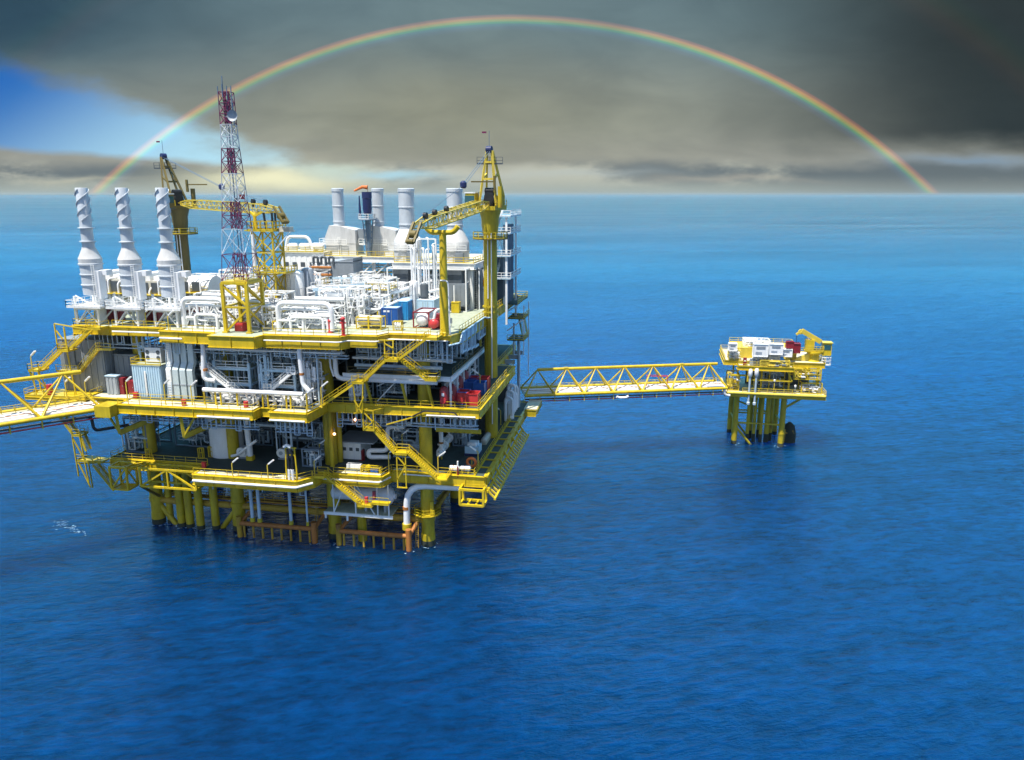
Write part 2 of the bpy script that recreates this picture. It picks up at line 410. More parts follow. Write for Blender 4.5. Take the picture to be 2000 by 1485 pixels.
    cx = N.new('ShaderNodeMix'); cx.data_type = 'RGBA'; cx.blend_type = 'MULTIPLY'; cx.inputs[0].default_value = 1; L.new(mx.outputs[2], cx.inputs[6]); L.new(cw.outputs[0], cx.inputs[7])      # ripple light painted into the colour: crests lighter, troughs darker
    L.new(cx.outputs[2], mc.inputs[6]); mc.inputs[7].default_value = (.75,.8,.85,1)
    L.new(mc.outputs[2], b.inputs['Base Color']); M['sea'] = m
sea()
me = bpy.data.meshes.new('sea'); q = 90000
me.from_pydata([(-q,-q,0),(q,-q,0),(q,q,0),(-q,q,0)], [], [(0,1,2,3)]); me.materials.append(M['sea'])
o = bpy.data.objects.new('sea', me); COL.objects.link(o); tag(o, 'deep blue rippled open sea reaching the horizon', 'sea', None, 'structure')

# sea air
bm_ = MB().box((-14000,-3000,-1.5),(14000,30000,84)); hm = bpy.data.materials.new('sea_air'); hm.use_nodes = True; hn = hm.node_tree; hn.nodes.remove(hn.nodes['Principled BSDF'])
pv = hn.nodes.new('ShaderNodeVolumePrincipled'); pv.inputs['Color'].default_value = (.50,.64,.70,1); pv.inputs['Density'].default_value = .00003; pv.inputs['Anisotropy'].default_value = .1
hn.links.new(pv.outputs[0], hn.nodes['Material Output'].inputs['Volume']); M['sea_air'] = hm
o = bm_.build('haze', 'sea_air'); tag(o, 'thin pale sea haze softening the far water', 'haze', None, 'stuff')

def foam():
    r = random.Random(3); m = MB()
    def blob_(x, y, a, b, th):
        n = 9; ps = []
        for k in range(n):
            t = 2*math.pi*k/n; q = r.uniform(.45,1.0); px, py = a*q*math.cos(t), b*q*math.sin(t); ps.append((x+px*math.cos(th)-py*math.sin(th), y+px*math.sin(th)+py*math.cos(th), .02))
        m.add(ps, [tuple(range(n))])
    for lx, ly, rad in [(x,y,1.25) for x in (-52.5,-36,-17.3,0) for y in (0,20)]+[(x,y,.66) for x, y in ((-50.3,.4),(-47.3,-.7),(-45.5,-.8),(-43.2,-1.1),(-40.4,-.6),(-34.3,-3),(-20,-3),(-15.4,-3),(-2.6,-3))]+[(58.6,68,.75),(69.6,67.6,.75)]:
        for k in range(7): t = r.uniform(0,6.28); q = rad+r.uniform(.1,.7); blob_(lx+q*math.cos(t), ly+q*math.sin(t), r.uniform(.15,.5), r.uniform(.06,.18), t+1.57)
    for k in range(60): q = r.random(); a = at(108+58*q+r.gauss(0,4), 1024+22*q*q+r.gauss(0,4), z=0); blob_(a.x, a.y, r.uniform(.08,.4), r.uniform(.03,.09), r.uniform(.2,.9))
    fm = bpy.data.materials.new('foam'); fm.use_nodes = True; bb = fm.node_tree.nodes['Principled BSDF']; bb.inputs['Base Color'].default_value = (.26,.40,.52,1); bb.inputs['Roughness'].default_value = .9; M['foam'] = fm
    o = m.build('foam', 'foam'); tag(o, 'thin flecks of white foam round the legs and on open water', 'foam', None, 'stuff')
foam()
# ------------------------------------------------------------------ main platform structure
P0 = (-26, 20, 0)
PL = thing('production_platform', 'large yellow offshore platform with three crowded decks on tubular legs', 'oil platform', P0)
ZU, ZM, ZL = 38.0, 26.0, 14.0
legx = (-52.5, -36.0, -17.3, 0.0)
def leg(x, y, top):
    m = MB(); m.lathe((x,y,0), [(1.22,-6),(1.22,2.2),(1.14,2.2),(1.14,11.8)], 26, cap=False).lathe((x,y,0), [(1.3,4.6),(1.3,5.4),(1.14,5.41)], 26, cap=False)
    m.lathe((x,y,0), [(1.1,11.8),(1.1,top)], 26); 
    for z in (16.2, 20.5, 28, 33): m.lathe((x,y,0), [(1.1,z-.14),(1.13,z-.14),(1.13,z+.14),(1.1,z+.14)], 26, cap=False)
    o = part(m, 'leg', 'yellow_leg', PL)
    part(MB().lathe((x,y,0), [(1.235,-6),(1.235,.9),(1.225,1.0)], 26, cap=False), 'marine_growth', 'weed', o)
for y in (0, 20, 40):
    for x in legx: leg(x, y, ZU-1.5)
# conductors between the left legs
for x, y in ((-50.3,.4),(-47.3,-.7),(-45.5,-.8),(-43.2,-1.1),(-40.4,-.6)):
    m = MB(); r = .72 if x > -50 else .6
    m.lathe((x,y,0), [(r,-5),(r,12.6)], 18)
    for z in (2.1, 5.9): m.lathe((x,y,0), [(r,z-.12),(r+.06,z-.12),(r+.06,z+.12),(r,z+.12)], 18, cap=False)
    o = part(m, 'conductor', 'yellow_leg', PL)
    part(MB().lathe((x,y,0), [(r+.02,-5),(r+.02,.7),(r,.75)], 18, cap=False), 'marine_growth', 'weed', o)
# jacket: horizontal members, walkway, diagonals running into the sea
m = MB()
for y in (0, 20, 40):
    for a, b in zip(legx, legx[1:]): m.tube([(a,y,4.6),(b,y,4.6)], .62, 14)
for x in legx: m.tube([(x,0,4.6),(x,40,4.6)], .5, 12)
part(m, 'horizontal_brace', 'rust_yellow', PL)
for x0, x1, y in ((-36,-52.5,0),(-17.3,-36,20),(0,-17.3,20),(-17.3,-36,40)):
    part(MB().tube([(x0,y,4.4),((x0*.55+x1*.45),y,-5)], .5, 12), 'diagonal_brace', 'yellow_leg', PL)
for x0, x1, y in ((-52.5,-36,0),(-36,-17.3,20),(-17.3,0,20)):
    part(MB().tube([(x0,y,4.4),((x0*.55+x1*.45),y,-5)], .5, 12), 'diagonal_brace', 'yellow_leg', PL)
m = MB()
m.box((-51,.7,5.2),(-1,1.9,5.3)); m.box((-18.6,1.9,5.2),(-17.2,18,5.3))
o = part(m, 'jacket_walkway', 'rust_brown', PL)
rails(o, 'rust_yellow', [[(-51,.75,5.3),(-37.6,.75,5.3)], [(-34.6,.75,5.3),(-18.6,.75,5.3)], [(-16,.75,5.3),(-1.3,.75,5.3)], [(-51,1.9,5.3),(-1.3,1.9,5.3)]], sp=1.6)
# collar walkway round the right front leg
m = MB(); m.lathe((0,0,6.0), [(1.16,0),(2.5,0),(2.5,.12),(1.16,.12)], 12, cap=False)
o = part(m, 'leg_collar', 'yellow_leg', PL)
part(MB().rail([(2.4*math.cos(a*.7854),2.4*math.sin(a*.7854),6.1) for a in range(8)], closed=True, sp=3), 'railing', 'yellow', o)
part(MB().ladder((-1.6,-1.75,-2),(-1.4,-1.75,6.2)), 'ladder', 'rust_yellow', PL)
part(MB().ladder((-20.4,-1.7,-2),(-20.2,-1.0,6.2)), 'ladder', 'rust_yellow', PL)
for z in (1.6,): 
    part(MB().box((.9,-1.5,6.2),(1.5,-1.1,8.6)), 'bumper', 'yellow_leg', PL)
# boat landings: rust-stained rails on short posts
def landing(x0, x1, n, col):
    y = -3.0; m = MB(); m.tube([(x0,y,2.6),(x1,y,2.6)], .42, 12)
    o = part(m, 'boat_landing', col, PL)
    for k in range(n):
        x = x0+(x1-x0)*(k+.5)/n; part(MB().tube([(x,y,-3),(x,y,2.5)], .2, 8), 'fender_post', 'rust_yellow', o)
    for x, r in ((x0,.48),(x1,.52)): part(MB().tube([(x,y,-3),(x,y,3.9)], r, 12), 'fender_post', 'rust_yellow' if x == x0 else col, o)
    for x in (x0, x1): part(MB().tube([(x,y,2.6),(x+(1.6 if x == x0 else 1.0),0,4.5)], .34, 8), 'strut', col, o)
landing(-34.3, -20.0, 8, 'rust_brown'); landing(-15.4, -2.6, 7, 'rust_brown')
part(MB().tube([(-12,-.5,-3),(-12,-.5,7.8)], .8, 14).lathe((-12,-.5,7.2), [(1.0,0),(1.0,.5)], 14), 'caisson', 'yellow_leg', PL)

# ---- decks: polygon floor + perimeter girder + cross beams
def deck(name, poly, z, depth, th=.25, floor='deck_green', beams=True, gmat='yellow', gprof=None, label=None):
    m = MB(); m.prism(poly, z-th, z); o = part(m, name, floor, PL, label)
    g = MB(); n = len(poly)
    for i in range(n):
        a = Vector((*poly[i],0)); b = Vector((*poly[(i+1) % n],0)); d = (b-a).normalized(); out = Vector((d.y,-d.x,0))
        dd = gprof.get(i, depth) if gprof else depth
        o2 = out*.06
        g.ibeam(a+o2+zz*(z-dd/2+.02), b+o2+zz*(z-dd/2+.02), .5, dd, .09)
        L_ = (b-a).length
        for k in range(1, int(L_/3.2)):      # web stiffeners
            c = a+(b-a)*(k/int(L_/3.2))+o2+out*.12; g.bar(c+zz*(z-dd+.1), c+zz*(z-.1), .05, .2)
    part(g, 'girder', gmat, o)
    if beams:
        bm = MB(); xs = [p[0] for p in poly]; ys = [p[1] for p in poly]; x0, x1, y0, y1 = min(xs)+1.2, max(xs)-1.2, min(ys)+8, max(ys)-1.5
        for x in legx: bm.ibeam((x,y0,z-th-.75),(x,y1,z-th-.75), .5, 1.4, .09)
        y = y0
        while y < y1: bm.ibeam((x0+8,y,z-th-.5),(x1,y,z-th-.5), .35, .9, .07); y += 5
        part(bm, 'floor_beam', 'mid_grey', o)
    return o
BK = 52.0
lowerP = [(-57.5,-4.6),(-38.2,-4.6),(-38.2,-9.4),(-19.4,-9.4),(-17.6,-7.0),(-17.2,-4.6),(-15.0,-4.9),(-6.4,-4.9),(-5.6,-1.9),(10.6,-1.9),(10.6,46),(-57.5,BK)]
midP = [(-58,-7.0),(-50.2,-7.4),(-50.0,-10.6),(-25.6,-10.6),(-25.6,-8.2),(-22.8,-8.2),(-22.8,-10.4),(-16.4,-10.4),(-15.9,-3.6),(10.1,-3.2),(10.1,30),(6.5,30),(6.5,BK),(-58,BK)]
upperP = [(-61.4,-4.6),(-43.6,-4.6),(-43.2,-7.0),(-32.8,-7.4),(-32.8,-9.6),(-24.9,-9.6),(-24.5,-7.4),(-11.6,-7.0),(-10.8,-5.4),(-5.9,-5.4),(-4.8,-3.0),(5.4,-3.0),(6.3,0),(6.6,24),(6.8,BK),(-64,BK),(-65.6,14)]
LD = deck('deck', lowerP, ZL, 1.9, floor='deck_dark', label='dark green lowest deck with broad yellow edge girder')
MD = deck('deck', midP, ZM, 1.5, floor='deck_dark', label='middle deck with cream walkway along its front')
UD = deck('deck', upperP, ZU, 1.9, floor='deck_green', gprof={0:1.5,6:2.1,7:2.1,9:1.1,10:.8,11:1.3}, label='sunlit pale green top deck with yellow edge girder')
# cream strips of grating laid on the front walkways
def strip(poly, z, par, mat='deck_pale'): part(MB().prism(poly, z+.004, z+.03), 'deck_strip', mat, par)
strip([(-49.6,-10.3),(-26,-10.3),(-26,-7.4),(-49.6,-7.4)], ZM, MD); strip([(-57.6,-6.7),(-50.4,-7.0),(-50.4,-4.6),(-57.6,-4.6)], ZM, MD); strip([(-22.4,-10.1),(-16.8,-10.1),(-16.6,-8.2),(-22.4,-8.2)], ZM, MD)
strip([(-37.8,-9.1),(-19.6,-9.1),(-18.2,-7.2),(-37.8,-7.2)], ZL, LD); strip([(-14.7,-4.6),(-6.8,-4.6),(-6.8,-3.2),(-14.7,-3.2)], ZL, LD)
strip([(-43,-6.8),(-33.2,-7.1),(-33.2,-5),(-43,-5)], ZU, UD); strip([(-24.3,-7.1),(-11.8,-6.8),(-11.8,-4.8),(-24.3,-5)], ZU, UD); strip([(-10.6,-5.1),(-6,-5.1),(-4.6,-2.7),(5.2,-2.7),(5.2,-.9),(-10.6,-.9)], ZU, UD)
part(MB().prism([(-57,4.5),(-9.6,4.5),(-9.6,26),(3,29),(3,50),(-60,50)], ZU+.004, ZU+.035), 'deck_strip', 'gap_shade', UD)  # dark sheet added for the shade in the gaps between pipes
# railings of each deck
rails(LD, 'yellow', [[(-57.3,-4.5,ZL),(-38.4,-4.5,ZL)], [(-38.1,-9.3,ZL),(-19.5,-9.3,ZL),(-17.8,-7,ZL)], [(-14.9,-4.8,ZL),(-6.5,-4.8,ZL),(-5.7,-1.8,ZL),(1.2,-1.8,ZL)], [(2.6,-1.8,ZL),(8.8,-1.8,ZL)], [(8.8,-1.5,ZL),(8.8,45,ZL)], [(-57.3,-4.5,ZL),(-57.3,BK,ZL)]])
rails(MD, 'yellow', [[(-57.9,-6.9,ZM),(-57.9,BK,ZM)], [(-49.9,-10.5,ZM),(-25.7,-10.5,ZM),(-25.7,-8.2,ZM)], [(-22.7,-8.2,ZM),(-22.7,-10.3,ZM),(-16.5,-10.3,ZM),(-16.0,-6.5,ZM)], [(-15,-3.5,ZM),(9.9,-3.1,ZM),(9.9,29.8,ZM)], [(6.4,30,ZM),(6.4,BK,ZM)], [(-49.9,-7.4,ZM),(-34,-7.4,ZM)]])
rails(UD, 'yellow', [[(-61.3,-4.5,ZU),(-56.5,-4.5,ZU)], [(-53.8,-4.5,ZU),(-43.7,-4.5,ZU),(-43.2,-6.9,ZU),(-33,-7.3,ZU)], [(-24.5,-7.3,ZU),(-11.7,-6.9,ZU),(-10.9,-5.3,ZU),(-6,-5.3,ZU),(-4.9,-2.9,ZU),(2.2,-2.9,ZU)], [(6.2,0,ZU),(6.5,18.5,ZU)], [(6.6,24,ZU),(6.7,BK,ZU)], [(-61.3,-4.5,ZU),(-65.5,14,ZU),(-63.9,BK,ZU)]])
# white pipe hung along the deck edges
def edgepipe(pts, z, par, r=.11, off=.45):
    m = MB(); m.pipe([(x,y-off,z) for x, y in pts], r, 8, .5); part(m, 'edge_pipe', 'white', par)
edgepipe([(-53.5,-4.6),(-44.4,-4.6)], ZU-.75, UD, .14); edgepipe([(-43,-7),(-38.8,-7.2)], ZU-1.1, UD, .16); edgepipe([(-24.2,-7.4),(-19.5,-7.2),(-19,-7.2),(-11.6,-7),(-10.8,-5.4),(-6,-5.4),(-4.8,-3.0),(5.2,-3)], ZU-.8, UD)
edgepipe([(-35.2,-10.6),(-26,-10.6)], ZM-1.15, MD, .17); edgepipe([(-22.6,-10.4),(-16.6,-10.4)], ZM-1.2, MD, .17); edgepipe([(1.4,-3.4),(9.6,-3.2)], ZM-1.2, MD, .13)
edgepipe([(-38,-9.4),(-19.4,-9.4),(-17.6,-7)], ZL-.95, LD, .22); edgepipe([(-16.6,-4.9),(-6.6,-4.9),(-5.6,-2.2)], ZL-.85, LD, .16); edgepipe([(-3.4,-1.9),(1.2,-1.9),(2,-1.9)], ZL-.3, LD, .12)
# dark cable along the right middle edge
part(MB().pipe([(-1,-3.75,ZM-1.5),(1,-3.75,ZM-.5),(6.2,-3.65,ZM-.55),(7,-3.65,ZM-1.8)], .13, 8), 'cable', 'black', MD)

# walls added across the middle of each deck to make the interior dark
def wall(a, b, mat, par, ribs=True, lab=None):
    m = MB(); m.ribbed(a, b, 1.1, .07) if ribs else m.box(a, b); part(m, 'backing_wall', mat, par, lab)
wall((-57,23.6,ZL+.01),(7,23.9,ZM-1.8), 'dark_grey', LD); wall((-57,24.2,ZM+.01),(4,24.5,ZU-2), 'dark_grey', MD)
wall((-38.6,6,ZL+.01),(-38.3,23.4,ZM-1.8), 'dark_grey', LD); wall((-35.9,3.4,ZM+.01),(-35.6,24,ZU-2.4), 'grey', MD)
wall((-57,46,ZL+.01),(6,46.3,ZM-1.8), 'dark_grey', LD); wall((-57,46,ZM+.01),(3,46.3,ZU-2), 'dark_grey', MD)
# hangers with cable trays below the upper and middle decks
def hangers(x0, x1, y, z, drop, n, par, seed, tray=True):
    r = random.Random(seed); m = MB()
    for k in range(n):
        x = x0+(x1-x0)*(k+.5*r.random()+.2)/n; d = drop*(.6+.6*r.random()); m.bar((x,y,z),(x,y,z-d), .14)
        if r.random() < .5: m.bar((x,y,z-d),(x+.9,y,z-d), .12); m.bar((x+.9,y,z-d),(x+.9,y,z), .12)
    if tray:
        for q in (.75, 1.0): m.box((x0,y+.3,z-drop*q-.05),(x1,y+.9,z-drop*q+.08))
    part(m, 'pipe_hanger', 'pipe_blue_grey', par)
hangers(-60,-44,-3.6,ZU-1.6,2.4,12,UD,1); hangers(-43,-25,-5.6,ZU-2,1.8,10,UD,2); hangers(-24,-11,-5.8,ZU-2,1.9,9,UD,3); hangers(-10.6,5,-2.2,ZU-1.2,3.0,22,UD,4); hangers(-10.6,5,1.5,ZU-1.2,4.2,12,UD,41)
hangers(-50,-36,-8.6,ZM-1.6,1.7,13,MD,5); hangers(-36,-25.6,-9.4,ZM-1.6,2.0,12,MD,6); hangers(-22.6,-16.5,-9.2,ZM-1.6,2.2,8,MD,7); hangers(-15,-3,-2.4,ZM-1.6,2.4,14,MD,8); hangers(-3,9.6,-2.2,ZM-1.6,2.2,15,MD,9)
hangers(-37,-18,-8.2,ZL-1.6,1.6,6,LD,10,False)
for k, (a, b, z, r) in enumerate((((-34,-4.5),(-12,-4.5),ZU-3.1,.18),((-36,-6.2),(-12,-6.2),ZU-2.9,.13),((-12,-1),(4.5,-1),ZU-4.6,.22),((-12,2),(4.5,2),ZU-5.2,.3),((-15,-1.4),(9,-1.4),ZM-3.4,.16),((-15,1),(9,1),ZM-2.8,.2))):
    part(MB().pipe([(a[0],a[1],z),(b[0],b[1],z)], r, 10), 'hung_pipe', 'pipe_white', UD if z > 30 else MD)
# mezzanine on the right between middle and upper deck, white edge beam
ZZ = 31.0
m = MB(); m.prism([(-12.6,-2.2),(5.2,-2.2),(5.2,24),(-12.6,24)], ZZ-.2, ZZ); MZ = part(m, 'mezzanine_deck', 'deck_dark', PL)
m = MB(); m.ibeam((-13.4,-2.3,ZZ-.35),(5.2,-2.3,ZZ-.35),.35,.75,.06); m.ibeam((5.3,-2.3,ZZ-.35),(5.3,24,ZZ-.35),.35,.75,.06)
for y in (-2,2.5,7,11.5,16): m.bar((5.1,y,ZM),(5.1,y,ZZ-.7),.3)
m.bar((-2.6,-2,ZM),(-2.6,-2,ZZ-.7),.3); m.bar((-8,-1,ZM),(-4,-1,ZZ-.8),.18); m.bar((-8,-1,ZZ-2.4),(-4.6,-1,ZZ-.8),.14)
part(m, 'edge_beam', 'pipe_white', MZ)
rails(MZ, 'olive', [[(-12.5,-2.2,ZZ),(1.5,-2.2,ZZ)],[(5.1,-.6,ZZ),(5.1,24,ZZ)]])
# white stepped truss panels hanging under the right edge of the upper deck
m = MB()
for k in range(7):
    y = .5+k*3.1; zb = ZU-3.4-(.0 if k > 3 else .3*k)
    m.bar((6.5,y,ZU-.4),(6.5,y,zb),.5,.3); m.bar((6.5,y,zb),(6.5,y+2.8,zb),.3,.35)
    if k % 2 == 0: m.bar((6.5,y,zb+.2),(6.5,y+2.8,ZU-1.2),.2)
m.box((6.42,-.2,ZU-1.7),(6.55,22,ZU-.25))
m.pipe([(5.3,-3.4,ZU-1.5),(6.75,-1.4,ZU-1.4),(6.75,-.2,ZU+.05),(6.85,16.5,ZU+.05),(7.1,18.4,ZU-.4),(8.6,20.5,ZU-.2)], .16, 8)
part(m, 'edge_truss', 'light_blue', UD)
# slanted yellow posts between middle deck and mezzanine
for a, b in (((-9.4,-2.6),(-8.2,-3.0)),((-3.2,-2.6),(-2.0,-3.1)),((1.2,-2.6),(2.4,-3.1))): part(MB().bar((a[0],a[1],ZZ-.6),(b[0],b[1],ZM),.34), 'raking_post', 'yellow_leg', MD)

# ---- stair towers on the front
def stairs(name, flights, par, landings=(), mat='yellow', hang=()):
    m = MB()
    for p, q in flights: m.stair(p, q, 1.25)
    o = part(m, name, mat, par)
    for a, b, rails in landings:
        l = MB(); l.box((a[0],a[1],a[2]-.25), (b[0],b[1],a[2]))
        x0, x1, y0, y1 = min(a[0],b[0]), max(a[0],b[0]), min(a[1],b[1]), max(a[1],b[1])
        for r in rails:
            if r == 'f': l.rail([(x0,y0,a[2]),(x1,y0,a[2])], sp=1.2)
            if r == 'b': l.rail([(x0,y1,a[2]),(x1,y1,a[2])], sp=1.2)
            if r == 'l': l.rail([(x0,y0,a[2]),(x0,y1,a[2])], sp=1.2)
            if r == 'r': l.rail([(x1,y0,a[2]),(x1,y1,a[2])], sp=1.2)
        part(l, 'landing', mat, o)
    if hang:
        [part(MB().bar(a, b, .18), 'strut', mat, o) for a, b in hang]
    return o
# right front: upper deck down to the mid landing, then both ways
A1 = at(836,664,y=-5.0); A2 = at(775,702,y=-5.0); A3 = at(704,745,y=-5.0); A4 = at(776,700,y=-4.2); A5 = at(832,745,y=-4.2); A6 = at(624,800,y=-5.0)
stairs('staircase', [((A2.x+.3,-5.2,A2.z),(A1.x,-5.2,ZU)), ((A3.x+.6,-5.2,A3.z),(A2.x-1.6,-5.2,A2.z)), ((A5.x,-3.9,ZZ),(A2.x+.2,-3.9,A2.z-.1)), ((A6.x+.6,-5.2,ZM),(A3.x-.4,-5.2,A3.z))], PL,
    [((A2.x-1.8,-6,A2.z),(A2.x+.5,-3.2,A2.z),'fl'), ((A3.x-1.1,-6,A3.z),(A3.x+.9,-3.6,A3.z),'fb'), ((A5.x-.1,-4.6,ZZ),(A5.x+1.9,-2.4,ZZ),'fr'), ((A1.x-.2,-6,ZU),(A1.x+1.8,-3,ZU),'fr')],
    hang=[((A2.x-1.7,-5.9,A2.z),(A2.x-1.7,-5.6,ZU-.4)),((A2.x-.3,-5.9,A2.z),(A2.x-.3,-5.6,ZU-.4)),((A2.x-1.7,-5.9,ZU-1),(A2.x-.3,-5.9,A2.z+2)),((A3.x-1,-5.9,A3.z),(A3.x-.6,-5.6,ZM-1)),((A3.x+.8,-5.9,A3.z),(A3.x+.3,-5.6,ZM-1)),((A3.x-.9,-5.8,A3.z-3),(A3.x+.3,-5.8,ZM-.8)),((A3.x+.7,-5.8,A3.z-2.4),(A3.x-.5,-5.8,ZM-.6)),((A3.x-1.2,-5.6,ZM-1),(A3.x+1,-3.6,ZM-1)),((A2.x-3,-5.3,ZU-.6),(A2.x-.2,-5.3,ZU-.6))])
# middle deck down to the lower deck
B1 = at(722,838,y=-5.0); B2 = at(787,884,y=-4.4); B3 = at(855,930,y=-3.6)
stairs('staircase', [((B2.x-1.2,-4.6,B2.z),(B1.x+.6,-4.6,B1.z)), ((B3.x-.2,-3.6,ZL),(B2.x+.8,-4.0,B2.z))], PL,
    [((B1.x-.9,-5.4,B1.z),(B1.x+.9,-3.6,B1.z),'fl'), ((B2.x-1.3,-5.2,B2.z),(B2.x+.9,-3.4,B2.z),'fb'), ((B3.x-.2,-4.4,ZL),(B3.x+1.8,-2,ZL),'r')],
    hang=[((B1.x-.9,-5.4,B1.z-.2),(B1.x-.9,-5.4,ZM-.4)),((B1.x+.9,-5.4,B1.z-.2),(B1.x+.9,-5.4,ZM-.4)),((B1.x-.9,-3.6,B1.z-.2),(B1.x-.9,-3.6,ZM-.4)),((B1.x-.9,-5.4,ZM-.6),(B1.x+.9,-5.4,B1.z+1.2)),((B1.x-.9,-5.4,B1.z),(B1.x+.9,-5.4,B1.z+1.5)),((B1.x-.9,-5.4,ZM-.4),(B1.x+.9,-5.4,ZM-.4)),((B1.x-.9,-5.4,ZM-.4),(B1.x+.6,-3.2,ZM-.4)),((B1.x+.9,-5.4,ZM-.4),(B1.x+2.4,-3.2,ZM-.4)),((B1.x+2.6,-4,B1.z+.6),(B1.x+8.6,-3.6,ZM-1.2)),
          ((B2.x-.9,-5,B2.z),(B2.x-.9,-5,ZL-1.6)),((B2.x+.6,-5,B2.z),(B2.x+.6,-5,ZL-1.6)),((B2.x-.9,-5,ZL-.2),(B2.x+.6,-5,ZL+2.4)),((B2.x-.9,-5,B2.z-.4),(B2.x+.6,-5,ZL+2.2)),((B2.x-1,-5.1,ZL-1.6),(B2.x+.8,-5.1,ZL-1.6))])
# lower deck down to the hanging platform
C1 = at(634,920,y=-5.8); C2 = at(712,985,y=-5.8); zc = C2.z
o = stairs('staircase', [((C2.x-.4,-5.8,zc),(C1.x+.3,-5.8,ZL))], PL, [((C2.x-1,-6.6,zc),(C2.x+1.6,-4.8,zc),'f'), ((C2.x+1.2,-6.3,zc+.45),(C2.x+4.4,-4.9,zc+.45),'f'), ((C1.x-1.6,-7,ZL),(C1.x+.4,-5,ZL),'fb')])
# left front: upper deck down past the landing to the bridge level
D1 = at(182,640,y=-6); D2 = at(128,683,y=-6); D3 = at(78,722,y=-6)
stairs('staircase', [((D2.x+.9,-6,D2.z),(D1.x,-6,ZU)), ((D3.x+.4,-6,D3.z),(D2.x-.6,-6,D2.z))], PL,
    [((D2.x-.8,-6.9,D2.z),(D2.x+1.2,-4.6,D2.z),'fl'), ((D3.x-1.6,-6.9,D3.z),(D3.x+.6,-4.6,D3.z),'flb'), ((D1.x-.4,-6.8,ZU),(D1.x+2,-4.6,ZU),'fr')],
    hang=[((D2.x-.8,-6.8,D2.z),(D2.x-.8,-6.8,ZU+.6)),((D2.x+1,-6.8,D2.z),(D2.x+1,-6.8,ZU-.2)),((D2.x-.8,-6.8,ZU+.6),(D1.x,-6.8,ZU-.3)),((D2.x-.8,-4.8,D2.z),(D2.x-.8,-4.8,ZU-.3)),((D2.x-.6,-6.8,ZU-.6),(D2.x+.4,-6.8,D2.z+2)),((D3.x-1.5,-6.8,D3.z),(D3.x-1.2,-6,ZM)),((D3.x+.4,-6.8,D3.z),(D3.x+1,-6,ZM)),((D3.x-1.5,-6.8,D3.z-.2),(D3.x+1,-6,ZM+.6)),((D3.x-1.5,-4.8,D3.z),(D3.x-1.5,-4.8,ZM)),((D2.x+.2,-6,D2.z),(D3.x+6.5,-6,ZM))])
m = MB(); m.box((D3.x-2,-8,ZM-.25),(-57.9,-3,ZM)); m.rail([(D3.x-2,-3,ZM),(D3.x-2,-8,ZM),(-58,-8,ZM)]); m.ibeam((D3.x-2,-8,ZM-.5),(-57.9,-8,ZM-.5),.3,.5,.06)
part(m, 'outer_walkway', 'yellow', MD)
# left: bridge level down to the lower-left landings and to the water
E1 = at(112,818,y=-6); E2 = at(152,848,y=-6); E3 = at(188,868,y=-6); E4 = at(192,905,y=-6); E5 = at(232,955,y=-6)
stairs('staircase', [((E2.x-.5,-6,E2.z),(E1.x-1.5,-6,ZM-.4)), ((E4.x-1.6,-6,E3.z-1.2),(E2.x+.8,-6,E2.z)), ((E5.x-.2,-6.4,E5.z),(E3.x-.4,-6.4,ZL-.6))], PL,
    [((E2.x-.6,-6.8,E2.z),(E2.x+1,-4.6,E2.z),'fb'), ((E4.x-3.6,-6.8,ZL),(E4.x+1.2,-4.2,ZL),'fl')], mat='yellow_leg',
    hang=[((E2.x-.6,-6.7,E2.z),(E2.x-.4,-6.7,ZL-3)),((E2.x+.9,-6.7,E2.z),(E2.x+1.5,-6.7,ZL-4)),((E2.x-.6,-6.7,E2.z-.5),(E2.x+1.2,-6.7,ZL+.4)),((E4.x-3.6,-6.7,ZL-.6),(-57,-5,ZL-.6)),((E4.x-3.4,-6.7,ZL-.3),(E4.x-1.6,-6.7,ZL-5)),((E4.x-1.4,-6.7,ZL-.3),(E4.x-1.2,-6.7,ZL-5))])
# hanging truss frames under the left of the lower deck
def tframe(name, x0, x1, y0, y1, z0, z1, n, par, d=.3, floor=False):
    m = MB(); m.frame((x0,y0,z0),(x1,y1,z1), d); w = (x1-x0)/n
    for k in range(n+1):
        if 0 < k < n:
            for y in (y0,y1): m.bar((x0+k*w,y,z0),(x0+k*w,y,z1), d*.8)
    for k in range(n):
        a, b = (z0, z1) if k % 2 == 0 else (z1, z0)
        for y in (y0,y1): m.bar((x0+k*w,y,a),(x0+(k+1)*w,y,b), d*.8)
    m.bar((x1,y0,z1),(x1,y1,z0), d*.7)
    if floor: m.box((x0,y0,z0-.1),(x1,y1,z0))
    o = part(m, name, 'yellow', par)
    return o
tframe('hanging_frame', -49.6, -39.0, -7.6, -5.2, ZL-3.6, ZL-.3, 2, PL, .34)
t0 = at(213,912,y=-8.2); t1 = at(257,958,y=-8.2)
o = tframe('hanging_frame', t0.x, t1.x-.6, -8.2, -5.6, t1.z, t0.z, 1, PL, .3, True)
part(MB().bar((t0.x+2.4,-8,t0.z),(t0.x+4.2,-4.6,ZL-.4),.3).bar((t0.x+4,-8,t0.z),(t0.x+5.8,-4.6,ZL-.4),.3), 'strut', 'yellow', o)
part(MB().tube([(t1.x+.2,-6,t1.z),(-51.4,-.6,5.6)], .26, 10), 'diagonal_brace', 'olive', PL)
